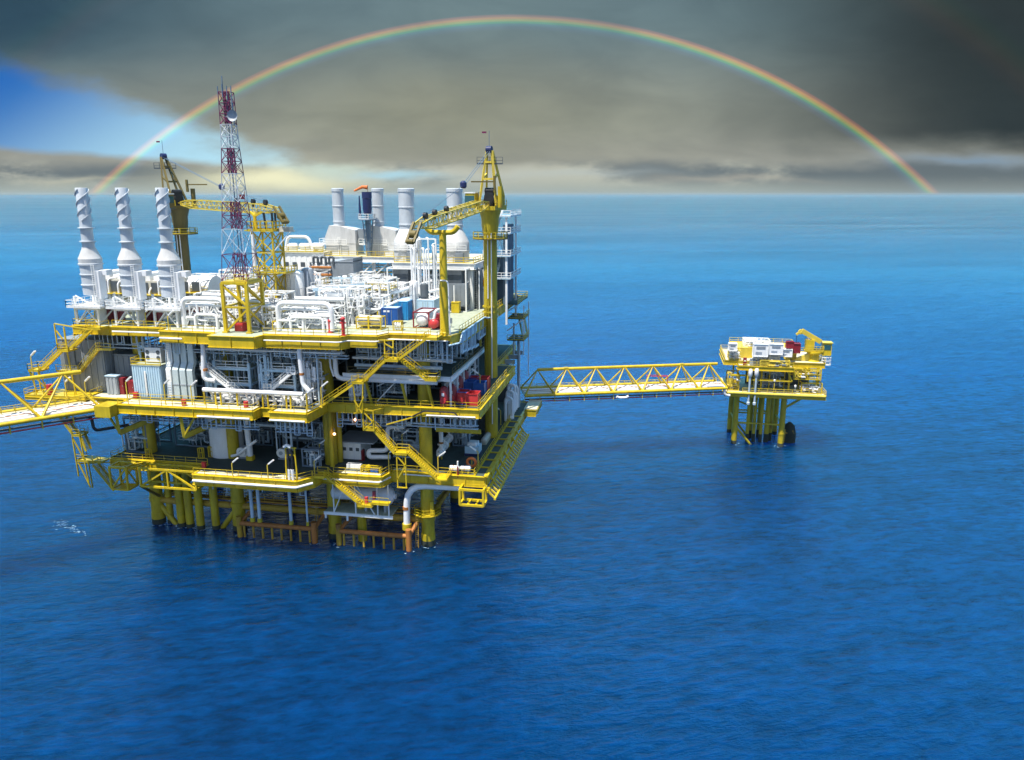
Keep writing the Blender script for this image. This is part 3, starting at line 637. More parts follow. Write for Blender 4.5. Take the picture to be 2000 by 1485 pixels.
# yellow bracket knees under the bridge end and the middle deck
for px in (228, 354):
    a = at(px, 806, y=-10); k = MB(); k.bar((a.x,-10.4,ZM-.6),(a.x+.2,-10.2,ZM-5.2),.45); k.bar((a.x-(2.0 if px < 300 else -2.8),-10.2,ZM-1.2),(a.x+.2,-10.2,ZM-5),.28); k.ibeam((a.x+.2,-10.2,ZM-5.1),(a.x+8,1.5,ZM-2.0),.4,.9,.08); k.ibeam((a.x,-10.6,ZM-.3),(a.x+1.4,-8.6,ZM-.3),.4,.5,.07)
    part(k, 'knee_bracket', 'yellow_leg', PL)
# right-hand side of the lower deck: girder pockets, outer rail and the ladder-like fender rack
m = MB()
for k in range(9):
    y = -1+k*4.0; m.box((9.0,y,ZL-2),(10.9,y+2.6,ZL-.1)); m.bar((8.8,y+3.4,ZL+.05),(11.2,y+3.4,ZL+.05),.3)
m.bar((11.1,-1.9,ZL+.1),(11.1,34,ZL+.1),.34); m.bar((8.9,-1.9,ZL+.08),(8.9,34,ZL+.08),.28)
part(m, 'side_frame', 'yellow', LD)
m = MB(); 
for x, z in ((11.3,ZL-2.2),(12.6,ZL-3.4)): m.bar((x,-3,z),(x,33,z),.36)
for k in range(25):
    y = -2.6+k*1.45; m.bar((11.3,y,ZL-2.2),(12.6,y,ZL-3.4),.42,.22)
    if k % 3 == 0: m.bar((10.7,y,ZL-1),(11.9,y,ZL-2.8),.3)
part(m, 'fender_rack', 'yellow', LD)
m = MB(); m.frame((6.9,-4.2,ZL-4.3),(10.9,-1.9,ZL-1.6),.36); 
for k in (1,2): m.bar((6.9+k*1.35,-4.1,ZL-4.25),(6.9+k*1.35,-2,ZL-4.25),.3)
part(m, 'hanging_frame', 'yellow', LD)
# cantilever walkway by the right-hand bridge
m = MB(); a = at(1024,782,z=ZL+1.2); m.box((10.6,39,ZL+.4),(13.4,47,ZL+.55)); part(m, 'side_walkway', 'deck_pale', LD)
part(MB().ibeam((10.8,38.9,ZL-.4),(13.3,38.9,ZL-.4),.3,1.5,.08).ibeam((13.4,39,ZL-.1),(13.4,47,ZL-.1),.3,1.0,.08), 'bracket', 'yellow_leg', LD)
# under-deck platform carried on white hangers
hz = 5.9; m = MB(); m.box((-17.8,-3,hz+.1),(-5.6,1.6,hz+.3)); HP = part(m, 'hanging_platform', 'deck_green', PL)
m = MB(); m.ibeam((-17.9,-3.1,hz),(-5.3,-3.1,hz),.25,.5,.05)
for x in (-16,-12,-8,-6): m.bar((x,-3,hz),(x,-3,ZL-1.9),.2)
m.bar((-12,-3,ZL-2),(-8.6,-3,hz+.3),.16); m.bar((-16,-3,hz+.3),(-13.4,-3,ZL-2),.16); m.bar((-17.6,-3,hz-1),(-17.6,-3,hz),.3); m.bar((-13.6,-3,hz-1.2),(-13.6,-3,hz),.3)
part(m, 'hanger', 'pipe_white', HP)
# white sump pipes dropping to the sea
for px, r in ((493,.3),(507,.3),(568,.28),(600,.17)):
    a = at(px, 1008, y=-6); m = MB(); m.tube([(a.x,-6,ZL-1.8),(a.x,-6,5.2)], r, 12)
    o = part(m, 'sump_pipe', 'pipe_blue_grey', PL); part(MB().lathe((a.x,-6,4.6), [(r*1.4,0),(r*1.4,.7)], 12), 'socket', 'yellow_leg', o)
# big white riser bending out from under the lower deck
a = at(793,975,y=-1.6)
m = MB(); m.pipe([(6.5,-1.4,ZL-2.4),(a.x+.2,-1.5,ZL-2.5),(a.x,-1.6,4.3)], .58, 16, 4.2)
o = part(m, 'riser', 'pipe_white', PL)
part(MB().lathe((a.x,-1.6,7.0), [(.62,0),(.62,.55)], 16), 'collar', 'rust_brown', o); part(MB().lathe((a.x,-1.6,3.3), [(.8,0),(.8,1.1)], 16).tube([(a.x,-1.6,3.4),(a.x,-1.6,-3)], .4, 10), 'clamp', 'yellow_leg', o)
# ------------------------------------------------------------------ things on the upper deck
def helix(m, c, r, z0, z1, turns, ph, w=.17):
    n = 26
    for k in range(n):
        a0, a1 = ph+turns*2*math.pi*k/n, ph+turns*2*math.pi*(k+1)/n; q0, q1 = z0+(z1-z0)*k/n, z0+(z1-z0)*(k+1)/n
        vs = []
        for a, z in ((a0,q0),(a1,q1)):
            for rr, dz in ((r-.02,-.05),(r+w,-.05),(r+w,.05),(r-.02,.05)): vs.append((c[0]+rr*math.cos(a), c[1]+rr*math.sin(a), z+dz))
        m.add(vs, [(0,1,5,4),(1,2,6,5),(2,3,7,6),(3,0,4,7)])
def tall_stack(px, lab):
    y = -1.0; top = at(px, 367, y=y); x = at(px+18, 560, y=y).x; c = (x, y, 0); zt = top.z
    t = thing('exhaust_stack', lab, 'exhaust stack', (x,y,ZU), 'tall slim exhaust stacks along the left deck edge')
    m = MB()      # support frame
    for sx in (-2.1,2.1):
        for sy in (-2.4,2.2): m.bar((x+sx,y+sy,ZU),(x+sx,y+sy,42.9),.34)
    for sy in (-2.4,2.2):
        m.bar((x-2.1,y+sy,ZU+.1),(x,y+sy,40.6),.2); m.bar((x+2.1,y+sy,ZU+.1),(x,y+sy,40.6),.2); m.bar((x-2.1,y+sy,40.7),(x+2.1,y+sy,40.7),.3)
        m.bar((x-1.9,y+sy,43),(x+2.0,y+sy,41),.2)
    for sx in (-2.1,2.1): m.bar((x+sx,y-2.4,40.7),(x+sx,y+2.2,40.7),.3); m.bar((x+sx,y-2.4,ZU),(x+sx,y+2.2,40.6),.2)
    part(m, 'support_frame', 'white', t)
    m = MB(); m.box((x-3.3,y-3.2,40.95),(x+3.3,y+3,41.15)); o = part(m, 'platform', 'pipe_white', t)
    part(MB().rail([(x-3.3,y-3.2,41.15),(x+3.3,y-3.2,41.15),(x+3.3,y+3,41.15),(x-3.3,y+3,41.15)], closed=True, r=.055, sp=1.5), 'railing', 'white', o)
    m = MB(); m.lathe(c, [(1.75,43.0),(1.78,44.6),(1.94,44.65),(1.94,44.8),(1.78,44.85),(1.78,46.4),(1.94,46.45),(1.94,46.6),(1.8,46.65),(1.8,48.1),(2.0,48.15),(2.0,48.4),(1.86,48.45)], 28)
    part(m, 'silencer', 'stack_grey', t)
    part(MB().lathe(c, [(1.86,48.45),(1.9,49.2),(1.12,50.9),(1.1,51.1)], 28), 'hood', 'casing_white', t, ang=20)
    m = MB(); m.lathe(c, [(1.02,51.0),(1.02,52.0),(1.36,52.05),(1.36,52.2),(1.0,52.25),(1.0,54.3),(1.34,54.35),(1.34,54.5),(.98,54.55),(.98,zt-.1),(.92,zt),(.86,zt)], 26, cap=False)
    m.lathe(c, [(.9,zt-.3),(.02,zt-.31)], 20, cap=False)
    ch = part(m, 'chimney', 'stack_grey', t)
    m = MB()
    for k in range(3): helix(m, c, .98, 55.6, zt-.25, 1.0, k*2.094+.6)
    part(m, 'strake', 'stack_grey', ch)
    m = MB(); m.box((x+1.5,y-1.5,42.4),(x+2.4,y+.2,47.2)); m.box((x+1.5,y-.6,46.4),(x+3.3,y+1.0,47.3)); part(m, 'side_duct', 'duct_white', t)
    part(MB().ladder((x+1.6,y-1.75,41),(x+1.6,y-1.75,48.3),.5), 'ladder', 'white', t)
    m = MB(); m.tube([(x+.8,y+.3,ZU),(x+.8,y+.3,43)], .7, 14); part(m, 'inlet_duct', 'duct_white', t)
tall_stack(165, 'leftmost of three tall slim white exhaust stacks with spiral fins')
tall_stack(241, 'middle one of three tall slim white exhaust stacks with spiral fins')
tall_stack(317, 'slim spiral-finned white exhaust stack standing in front of the left crane')

# raised deck carrying the four wide stacks
RD = thing('raised_deck', 'white raised deck with yellow railing carrying four wide stacks', 'platform deck', (-14,30,ZU))
m = MB(); m.prism([(-13.4,25.4),(3.0,25.4),(3.0,50),(-36,50),(-36,38),(-13.4,38)], 46.7, 47.0); part(m, 'floor', 'deck_pale', RD)
m = MB()
for a, b in (((-13.4,25.3),(3,25.3)),((-36,37.9),(-13.4,37.9)),((-13.5,25.4),(-13.5,38)),((3.1,25.4),(3.1,50))): m.ibeam((*a,46.4),(*b,46.4),.4,1.2,.08)
part(m, 'edge_beam', 'white', RD)
for x, y in ((-13,25.8),(-8,25.8),(-3,25.8),(2.4,25.8),(-35,38.4),(-29,38.4),(-22,38.4),(-16,38.4),(2.4,38),(2.4,48)):
    part(MB().bar((x,y,ZU),(x,y,46),.42), 'column', 'white', RD)
m = MB()
for a, b in (((-29,38.2,43),(-25.5,38.2,46)),((-22,38.2,46),(-25.5,38.2,42.6)),((-22,38.2,43),(-18.5,38.2,46)),((-16,38.2,43),(-18.5,38.2,46)),((-3,25.7,42.5),(.5,25.7,46))): m.bar(a, b, .26)
m.bar((-29,38.2,42.6),(-16,38.2,42.6),.3)
part(m, 'brace', 'white', RD)
part(MB().rail([(-13.2,25.6,47),(2.8,25.6,47),(2.8,49.8,47)], r=.06).rail([(-35.8,49,47),(-35.8,38.2,47),(-13.5,38.2,47)], r=.06), 'railing', 'yellow', RD)
def wide_stack(px, y, d, lab, side):
    top = at(px, 368, y=y); x = at(px+4, 470, y=y).x; c = (x,y,0); zt = top.z; r = d/2
    t = thing('exhaust_stack', lab, 'exhaust stack', (x,y,47), 'wide exhaust stacks on the raised deck')
    m = MB(); m.lathe(c, [(r,53.3),(r,54.0),(r+.12,54.05),(r+.12,54.25),(r,54.3),(r,57.4),(r+.1,57.45),(r+.1,57.6),(r,57.65),(r,zt-.7),(r+.1,zt-.65),(r+.1,zt-.1),(r-.12,zt)], 30, cap=False); m.lathe(c, [(r-.1,zt-.4),(.02,zt-.41)], 24, cap=False)
    part(m, 'chimney', 'stack_grey', t)
    w = r+1.15
    if side:      # box-shaped recovery unit leaning to the right
        m = MB(); pr = [(x-r-.1,53.4),(x-w,51),(x-w,47.02),(x+w+2.2,47.02),(x+w+2.2,52.4),(x+r+.1,53.2)]
        n = len(pr); m.add([(a,y-w,b) for a,b in pr]+[(a,y+w,b) for a,b in pr], [tuple(range(n)), tuple(reversed(range(n,2*n)))]+[((i+1)%n,i,i+n,(i+1)%n+n) for i in range(n)])
        m.box((x-w-.06,y-w-.06,49.5),(x+w+2.26,y+w+.06,49.75)); part(m, 'casing', 'casing_white', t, ang=20)
        part(MB().box((x+w+2.3,y-1.2,50.2),(x+w+3.6,y+1.2,52.6)), 'intake_box', 'grey', t)
        part(MB().box((x-w-1.6,y-2,49.2),(x-w,y+1,49.4)).rail([(x-w,y-2,49.4),(x-w-1.6,y-2,49.4),(x-w-1.6,y+1,49.4)], r=.06), 'side_platform', 'white', t)
    else:
        m = MB(); m.lathe(c, [(w+.1,47.02),(w+.1,49.0),(w+.22,49.05),(w+.22,49.25),(w+.1,49.3),(w+.1,50.8),(w,51),(r+.02,53.3)], 28)
        part(m, 'casing', 'casing_white', t)
        part(MB().box((x+.8,y-w-1.0,47.02),(x+2.4,y-w+.3,48.9)), 'intake_box', 'grey', t)
    part(MB().ladder((x+r*.7,y-w-.2,47),(x+r*.7,y-w-.2,51)).rail([(x-w-.3,y-w-.5,49.3),(x+w+.3,y-w-.5,49.3)], r=.06), 'ladder', 'white', t)
wide_stack(660, 44, 2.5, 'faded white stack farthest left of the four wide stacks, grey box beside it', True)
wide_stack(737, 44, 2.5, 'faded white wide stack standing right behind the dark flare tip', True)
wide_stack(792, 30, 3.1, 'broad white stack between the dark flare tip and the resting crane boom', False)
wide_stack(885, 30, 3.1, 'broad white stack just left of the right crane pedestal', False)
# dark flare tip on a small lattice
c = at(716, 375, y=40); b = at(716, 490, y=40)
t = thing('vent_tip', 'dark blue cylindrical vent tip on a narrow lattice with drooping orange windsock above', 'vent', (c.x,40,47))
m = MB(); m.lathe((c.x,40,0), [(.75,c.z-4.6),(.95,c.z-3.6),(.95,c.z-1.4),(1.05,c.z-1.3),(1.05,c.z)], 18); part(m, 'burner', 'navy', t)
m = MB(); m.tube([(c.x-1.7,40,c.z-5),(c.x-1.7,40,c.z-.8)], [.32,.12], 8); part(m, 'pilot_pipe', 'navy', t)
m = MB(); m.lathe((c.x-.2,40,0), [(1.9,c.z-5.9),(1.9,c.z-5.7)], 12); o = part(m, 'service_platform', 'steel_blue', t)
part(MB().rail([(c.x-.2+1.8*math.cos(a),40+1.8*math.sin(a),c.z-5.7) for a in (0,1.05,2.1,3.14,4.19,5.24)], closed=True, r=.07), 'railing', 'white', o)
m = MB()
for k in range(4):
    a = k*1.571+.785; m.bar((c.x+1.2*math.cos(a),40+1.2*math.sin(a),c.z-5.9),(c.x+.5*math.cos(a),40+.5*math.sin(a),47),.2)
for k in range(6):
    z = 47+k*1.3; s_ = .5+.1*k; m.bar((c.x-s_,39.6,z),(c.x+s_,40.4,z+1.3),.13); m.bar((c.x+s_,39.6,z),(c.x-s_,40.4,z+1.3),.13)
m.tube([(c.x,40,47),(c.x,40,c.z-4.6)], .35, 10)
part(m, 'lattice', 'steel_blue', t)
w = MB(); w.tube([(c.x+.3,39.8,c.z+.9),(c.x-.8,39.7,c.z+1.0),(c.x-2.6,39.6,c.z+.2)], [.42,.34,.2], 10).bar((c.x+.3,39.9,c.z),(c.x+.3,39.9,c.z+1.4),.08)
part(w, 'windsock', 'orange', t)

# ---- lattice radio mast
def lattice(m, c, z0, z1, w0, w1, n, r=.14, cross=True):
    for k in range(n):
        a = k/n; b = (k+1)/n; za, zb = z0+(z1-z0)*a, z0+(z1-z0)*b; wa, wb = (w0+(w1-w0)*a)/2, (w0+(w1-w0)*b)/2
        q = ((-1,-1),(1,-1),(1,1),(-1,1))
        for i in range(4):
            p0 = (c[0]+q[i][0]*wa, c[1]+q[i][1]*wa, za); p1 = (c[0]+q[i][0]*wb, c[1]+q[i][1]*wb, zb); j = (i+1) % 4
            r0 = (c[0]+q[j][0]*wa, c[1]+q[j][1]*wa, za); r1 = (c[0]+q[j][0]*wb, c[1]+q[j][1]*wb, zb)
            m.bar(p0, p1, r); 
            if cross: m.bar(p0, r1, r*.7); m.bar(r0, p1, r*.7)
            m.bar(p1, r1, r*.75)
mc = (-29.4,-4.0)
t = thing('radio_mast', 'tall red and white lattice radio mast on a yellow base frame', 'radio mast', (mc[0],mc[1],ZU))
m = MB(); a0, a1, b0, b1, zt = -31.4, -27.2, -6.6, -1.6, 46.1
for x in (a0,a1):
    for y in (b0,b1): m.bar((x,y,ZU+.02),(x,y,zt),.5); m.box((x-.45,y-.45,ZU+.01),(x+.45,y+.45,ZU+.25))
for y in (b0,b1):
    m.bar((a0,y,zt),(a1,y,zt),.45); m.bar((a0,y,42.2),(a1,y,42.2),.3); m.bar((a0,y,zt-.4),(a1,y,42.4),.3); m.bar((a0+.3,y,ZU+.4),(a1,y,42),.28)
for x in (a0,a1): m.bar((x,b0,zt),(x,b1,zt),.45); m.bar((x,b0,42.2),(x,b1,42.2),.3); m.bar((x,b0,zt-.3),(x,b1,42.4),.28); m.bar((x,b1,ZU+.4),(x,b0,42),.26)
part(m, 'base_frame', 'yellow', t)
part(MB().box((a0,b0+.4,zt+.2),(a1,b1,zt+.3)).rail([(a0+2,b0+.4,zt+.3),(a1,b0+.4,zt+.3),(a1,b1,zt+.3)], r=.06), 'platform', 'pale_yellow', t)
zs = [(46.4,50.6,4.2,3.7,'stripe_red',1),(50.6,54.6,3.7,3.2,'white',1),(54.6,58.8,3.2,2.7,'stripe_red',2),(58.8,63.2,2.7,2.3,'white',2),(63.2,67.0,2.3,1.9,'stripe_red',2),(67.0,70.6,1.9,1.7,'white',2),(70.6,75.4,1.7,1.6,'stripe_red',3)]
for z0, z1, w0, w1, mt, n in zs:
    m = MB(); lattice(m, mc, z0, z1, w0*1.05, w1*1.05, n, .10)
    if mt == 'stripe_red': lattice(m, mc, z0, z1, w0*.40, w1*.40, n, .10)
    part(m, 'mast_section', 'stack_grey' if mt == 'white' else mt, t)
m = MB(); m.tube([(mc[0],mc[1],46),(mc[0],mc[1],74)], .1, 6).tube([(mc[0]+.5,mc[1],46),(mc[0]+.5,mc[1],72)], .08, 6); part(m, 'cable_run', 'steel_blue', t)
for dx, dy, z0, z1 in ((-.9,-.8,73.4,76.2),(-.1,-.9,74.6,76.5),(.6,-.8,74,76.2),(1.25,-.7,72.8,76.2),(1.3,-.6,70.4,73.8),(-.5,0,75.2,77.8)):
    part(MB().tube([(mc[0]+dx,mc[1]+dy,z0),(mc[0]+dx,mc[1]+dy,z1)], .09, 6), 'antenna', 'steel_blue', t)
d = MB(); q = at(458, 228, y=-4.6)
d.lathe((q.x+.5,-6.0,q.z), [(.02,.3),(.4,.24),(.7,.03),(.82,-.16),(.85,-.18),(.72,.08),(.4,.3),(.02,.36)], 22, 1); d.bar((q.x+.5,-5.6,q.z),(mc[0],-4.6,q.z),.2); part(d, 'dish', 'mid_grey', t)
fl = MB(); q = at(480, 384, y=-3); fl.box((q.x-1.1,-3.02,q.z-.4),(q.x-.2,-2.98,q.z+.3)); fl.tube([(q.x-.2,-3,q.z-1.2),(q.x-.2,-3,q.z+.8)], .05, 6); part(fl, 'pennant', 'red', t)

# ---- yellow boom-rest tower (left crane)
c = (-32.6, 12.0)
t = thing('boom_rest_tower', 'yellow lattice tower with railed top holding the left crane boom', 'lattice tower', (c[0],c[1],ZU))
m = MB(); lattice(m, c, ZU, 53.6, 4.0, 4.0, 4, .27); part(m, 'lattice', 'yellow', t)
for z in (46.2,):
    o = part(MB().box((c[0]-1.8,c[1]-2.7,z-.12),(c[0]+4.4,c[1]+2.2,z)), 'platform', 'pale_yellow', t)
    part(MB().rail([(c[0]-1.8,c[1]-2.7,z),(c[0]+4.4,c[1]-2.7,z),(c[0]+4.4,c[1]+2.2,z)], r=.07, sp=1.2), 'railing', 'yellow', o)
m = MB(); m.box((c[0]-2.5,c[1]-2.5,53.5),(c[0]+2.5,c[1]+2.5,53.75)); m.box((c[0]-4,c[1]-1,53.5),(c[0]-2.5,c[1]+1,53.7)); o = part(m, 'top_deck', 'yellow', t)
part(MB().rail([(c[0]-2.5,c[1]-2.5,53.75),(c[0]+2.5,c[1]-2.5,53.75),(c[0]+2.5,c[1]+2.5,53.75),(c[0]-2.5,c[1]+2.5,53.75)], closed=True, r=.08, sp=1.1, h=1.5), 'railing', 'yellow', o)
m = MB(); m.bar((c[0]-2.2,c[1],53.7),(c[0]-2.2,c[1],56.2),.45); m.bar((c[0]-2.2,c[1],56.2),(c[0]-.4,c[1]-.6,56.9),.4); m.bar((c[0]-3.4,c[1]+.6,56.9),(c[0]-2.2,c[1],56.2),.4); part(m, 'boom_saddle', 'yellow', t)
for dx in (.4,1.7,2.3): part(MB().bar((c[0]+dx,c[1]-1,53.8),(c[0]+dx+(-.3 if dx < 1 else 0),c[1]-1,56.8),.3), 'post', 'black', t)
part(MB().box((c[0]+2.6,c[1]-1,53.4),(c[0]+5,c[1]+1,53.6)).box((c[0]+2.7,c[1]-.8,53.6),(c[0]+4.8,c[1]+.8,54.3)), 'side_box', 'beige', t)
part(MB().bar((c[0]+2,c[1]-1.9,50),(c[0]+4.9,c[1]-.9,53.4),.18), 'strut', 'white', t)
part(MB().tube([(c[0]-1.6,c[1]-2.4,39),(c[0]-1.6,c[1]-2.4,53)], .3, 10), 'riser_pipe', 'duct_white', t)

# ---- cranes
def boom(m, a, b, w, h, n, taper=.35):
    a = Vector(a); b = Vector(b); d = (b-a).normalized(); s_ = d.cross(zz).normalized(); u_ = s_.cross(d)
    P = []
    for k in range(n+1):
        f = k/n; e = min(1, taper+min(f, 1-f)*5); c_ = a.lerp(b, f); ww, hh = w/2*(.6+.4*e), h/2*e
        P.append([c_+s_*x*ww+u_*y*hh for x, y in ((-1,-1),(1,-1),(1,1),(-1,1))])
    for k in range(n):
        for i in range(4):
            j = (i+1) % 4; m.bar(P[k][i], P[k+1][i], .17); m.bar(P[k][i], P[k][j], .09)
            m.bar(P[k][i] if k % 2 else P[k][j], P[k+1][j] if k % 2 else P[k+1][i], .09)
def crane(x, y, z0, zs, tip, lab, mat, fmat, hook, head, arm_dir, apex):
    t = thing('pedestal_crane', lab, 'crane', (x,y,z0))
    r = 1.25
    m = MB(); m.lathe((x,y,0), [(r,z0),(r,zs-4.4),(r+.1,zs-4.3),(r+.35,zs-2.6),(r+.35,zs-1.6),(r+.75,zs-.2),(r+.75,zs)], 28)
    for z in (ZU+.6, ZU+1.6): m.lathe((x,y,0), [(r,z-.15),(r+.25,z-.15),(r+.25,z+.15),(r,z+.15)], 28, cap=False)
    p = part(m, 'pedestal', mat, t)
    part(MB().ladder((x-.35,y-r-.2,z0+2),(x-.35,y-r-.2,zs-3)), 'ladder', mat, p)
    part(MB().pipe([(x+.5,y-r-.25,z0+3),(x+.5,y-r-.25,zs-4)], .1, 6).pipe([(x-.15,y-r-.3,zs-16),(x-.15,y-r-.3,zs-4.4)], .09, 6), 'conduit', 'white', p)
    m = MB(); m.lathe((x,y,0), [(r,zs-5.2),(3.3,zs-5.2),(3.3,zs-5.0),(r,zs-5.0)], 14, cap=False); o = part(m, 'service_platform', 'olive', t)
    part(MB().rail([(x+3.2*math.cos(k*.524),y+3.2*math.sin(k*.524),zs-5) for k in range(12)], closed=True, r=.06, sp=3), 'railing', 'yellow', o)
    d = Vector((tip[0]-x, tip[1]-y, 0)).normalized(); s_ = d.cross(zz)
    B = lambda f, l, h: Vector((x,y,zs))+d*f+s_*l+zz*h
    m = MB()
    def obox(f0, f1, l0, l1, h0, h1):
        vs = [B(f,l,h) for h in (h0,h1) for f, l in ((f0,l0),(f1,l0),(f1,l1),(f0,l1))]
        m.add(vs, [(0,3,2,1),(4,5,6,7),(0,1,5,4),(1,2,6,5),(2,3,7,6),(3,0,4,7)])
    obox(-3.6,2.4,-1.9,1.9,.02,.7); obox(-3.5,-1.4,-1.6,1.6,.7,2.6); part(m, 'slewing_deck', mat, t)
    part(MB().rail([B(-3.6,-1.9,.7),B(2.4,-1.9,.7)], r=.07).rail([B(-3.6,1.9,.7),B(2.4,1.9,.7)], r=.07), 'railing', 'yellow', t)
    m = MB(); obox(-1.2,.6,-.8,.8,.7,3.2); m.tube([B(-.4,-1,1.9),B(-.4,1,1.9)], 1.0, 14).tube([B(-.2,-.9,3.4),B(-.2,.9,3.4)], .6, 12); part(m, 'winch', 'black', t)
    ap = B(apex, 0, 67.6-zs)
    m = MB()
    for l in (-1,1):
        m.bar(B(1.2,1.7*l,.6), ap+s_*.5*l, .36); m.bar(B(-2.6,1.7*l,2.5), ap+s_*.5*l-d*.3, .34)
        m.bar(B(1.2,1.7*l,.6).lerp(ap+s_*.5*l,.5), B(-2.6,1.7*l,2.5).lerp(ap+s_*.5*l,.5), .32)
    for f in (.5,.8): m.bar(B(1.2,1.7,.6).lerp(ap+s_*.5,f), B(1.2,-1.7,.6).lerp(ap-s_*.5,f), .36)
    part(m, 'a_frame', fmat, t)
    m = MB(); m.tube([ap-s_*.5+zz*.2, ap+s_*.5+zz*.2], .62, 14); part(m, 'sheave', 'navy', t)
    m = MB(); m.bar(ap-zz*2.3-cr*2.2, ap-zz*2.3+cr*2.4, .12); m.rail([ap-zz*2.3-cr*2.2, ap-zz*2.3+cr*2.4], r=.05, h=1.2, sp=1); part(m, 'apex_platform', 'dark_grey', t)
    m = MB(); m.tube([ap+zz*.6, ap+zz*3.4], .05, 6); ao = part(m, 'antenna', 'steel_blue', t)
    part(MB().box((ap.x-1.3,ap.y-.03,ap.z+3.0),(ap.x-.5,ap.y+.03,ap.z+3.3)), 'wind_vane', 'stripe_red', ao)
    m = MB(); obox(.4,2.3,2.0,3.9,.4,3.0); cb = part(m, 'cab', mat, t)
    m = MB(); obox(.2,2.36,2.1,3.96,1.3,2.6); part(m, 'window', 'glass', cb)
    m = MB(); obox(.3,2.4,1.9,4,3.0,3.2); part(m, 'cab_roof', 'white', cb)
    part(MB().tube([B(1.6,-2.6,.5),B(1.6,-2.6,4.2)], .45, 12), 'exhaust_pipe', mat, t)
    e = B(1.5,-1.5,5.0); part(MB().bar(e, e+arm_dir*4.2, .24).bar(e-zz*1.5, e+zz*1.0, .4), 'floodlight_arm', 'olive', t)
    m = MB(); tp = Vector(tip); a = B(2.2,0,1.2); boom(m, a, tp, 1.8, 1.7, head)
    m.bar(a+zz*.1+s_*1.2, tp+s_*.9, .1)
    bo = part(m, 'boom', 'pale_yellow', t)
    m = MB(); dn = (d*2.6-zz*2.2); 
    for l in (-.6,.6): m.bar(tp+s_*l+zz*.6, tp+dn+s_*l, .34)
    m.tube([tp+dn*.5-s_*.5, tp+dn*.5+s_*.5], .6, 12); m.tube([tp+dn*.95-s_*.5, tp+dn*.95+s_*.5], .4, 12); part(m, 'boom_head', 'olive', bo)
    for f in (.62,.78,.9): 
        q = a.lerp(tp, f)+zz*1.2; part(MB().tube([q-s_*.25, q+s_*.25], .5, 12).bar(q-zz*1.0, q, .3), 'cable_guide', 'black', bo)
    part(MB().tube([ap+s_*.2, hook+s_*.2], .05, 5).tube([ap-s_*.25, hook-s_*.25], .05, 5).tube([hook, a.lerp(tp,.9)+zz*1.3], .04, 5), 'cable', 'steel_blue', t)
    part(MB().lathe((hook.x,hook.y,hook.z-.5), [(.3,0),(.55,.25),(.55,.9),(.2,1.2)], 12), 'hook_block', 'navy', t)
crane(7.3, 20, ZL+.02, 57.2, (2.4,-9,55.4), 'right-hand yellow pedestal crane with its boom resting on a yellow post', 'yellow_leg', 'pale_yellow', at(905,362,y=2), 15, -cr, .2)
tl = at(540, 410, y=12)
crane(-61.6, 30, ZU, 57.0, (tl.x,12,tl.z), 'olive pedestal crane rising behind the slim stacks, boom lowered to the right', 'olive', 'olive', at(433,366,y=18), 18, cr, -4.4)  # backlit shade of this crane is put into its olive paint
# boom rest post
t = thing('boom_rest_post', 'single yellow post with curved cradle under the right crane boom', 'boom rest', (4.3,-2.0,ZU))
m = MB(); m.lathe((4.3,-2.0,0), [(.85,ZU+.01),(.85,ZU+.4),(.72,ZU+.5),(.72,45.5),(.60,47.2),(.56,54.0)], 20); part(m, 'post', 'yellow', t)
part(MB().pipe([(1.7,-2.1,54.9),(2.4,-2,54.2),(6,-1.9,54.2),(6.8,-1.9,55.2)], .42, 10), 'cradle', 'yellow', t)
part(MB().pipe([(4.0,-2.9,46.8),(5.1,-2.9,46.8),(5.3,-2.9,46),(5.4,-2.9,ZU+.3)], .12, 8), 'conduit', 'white', t)
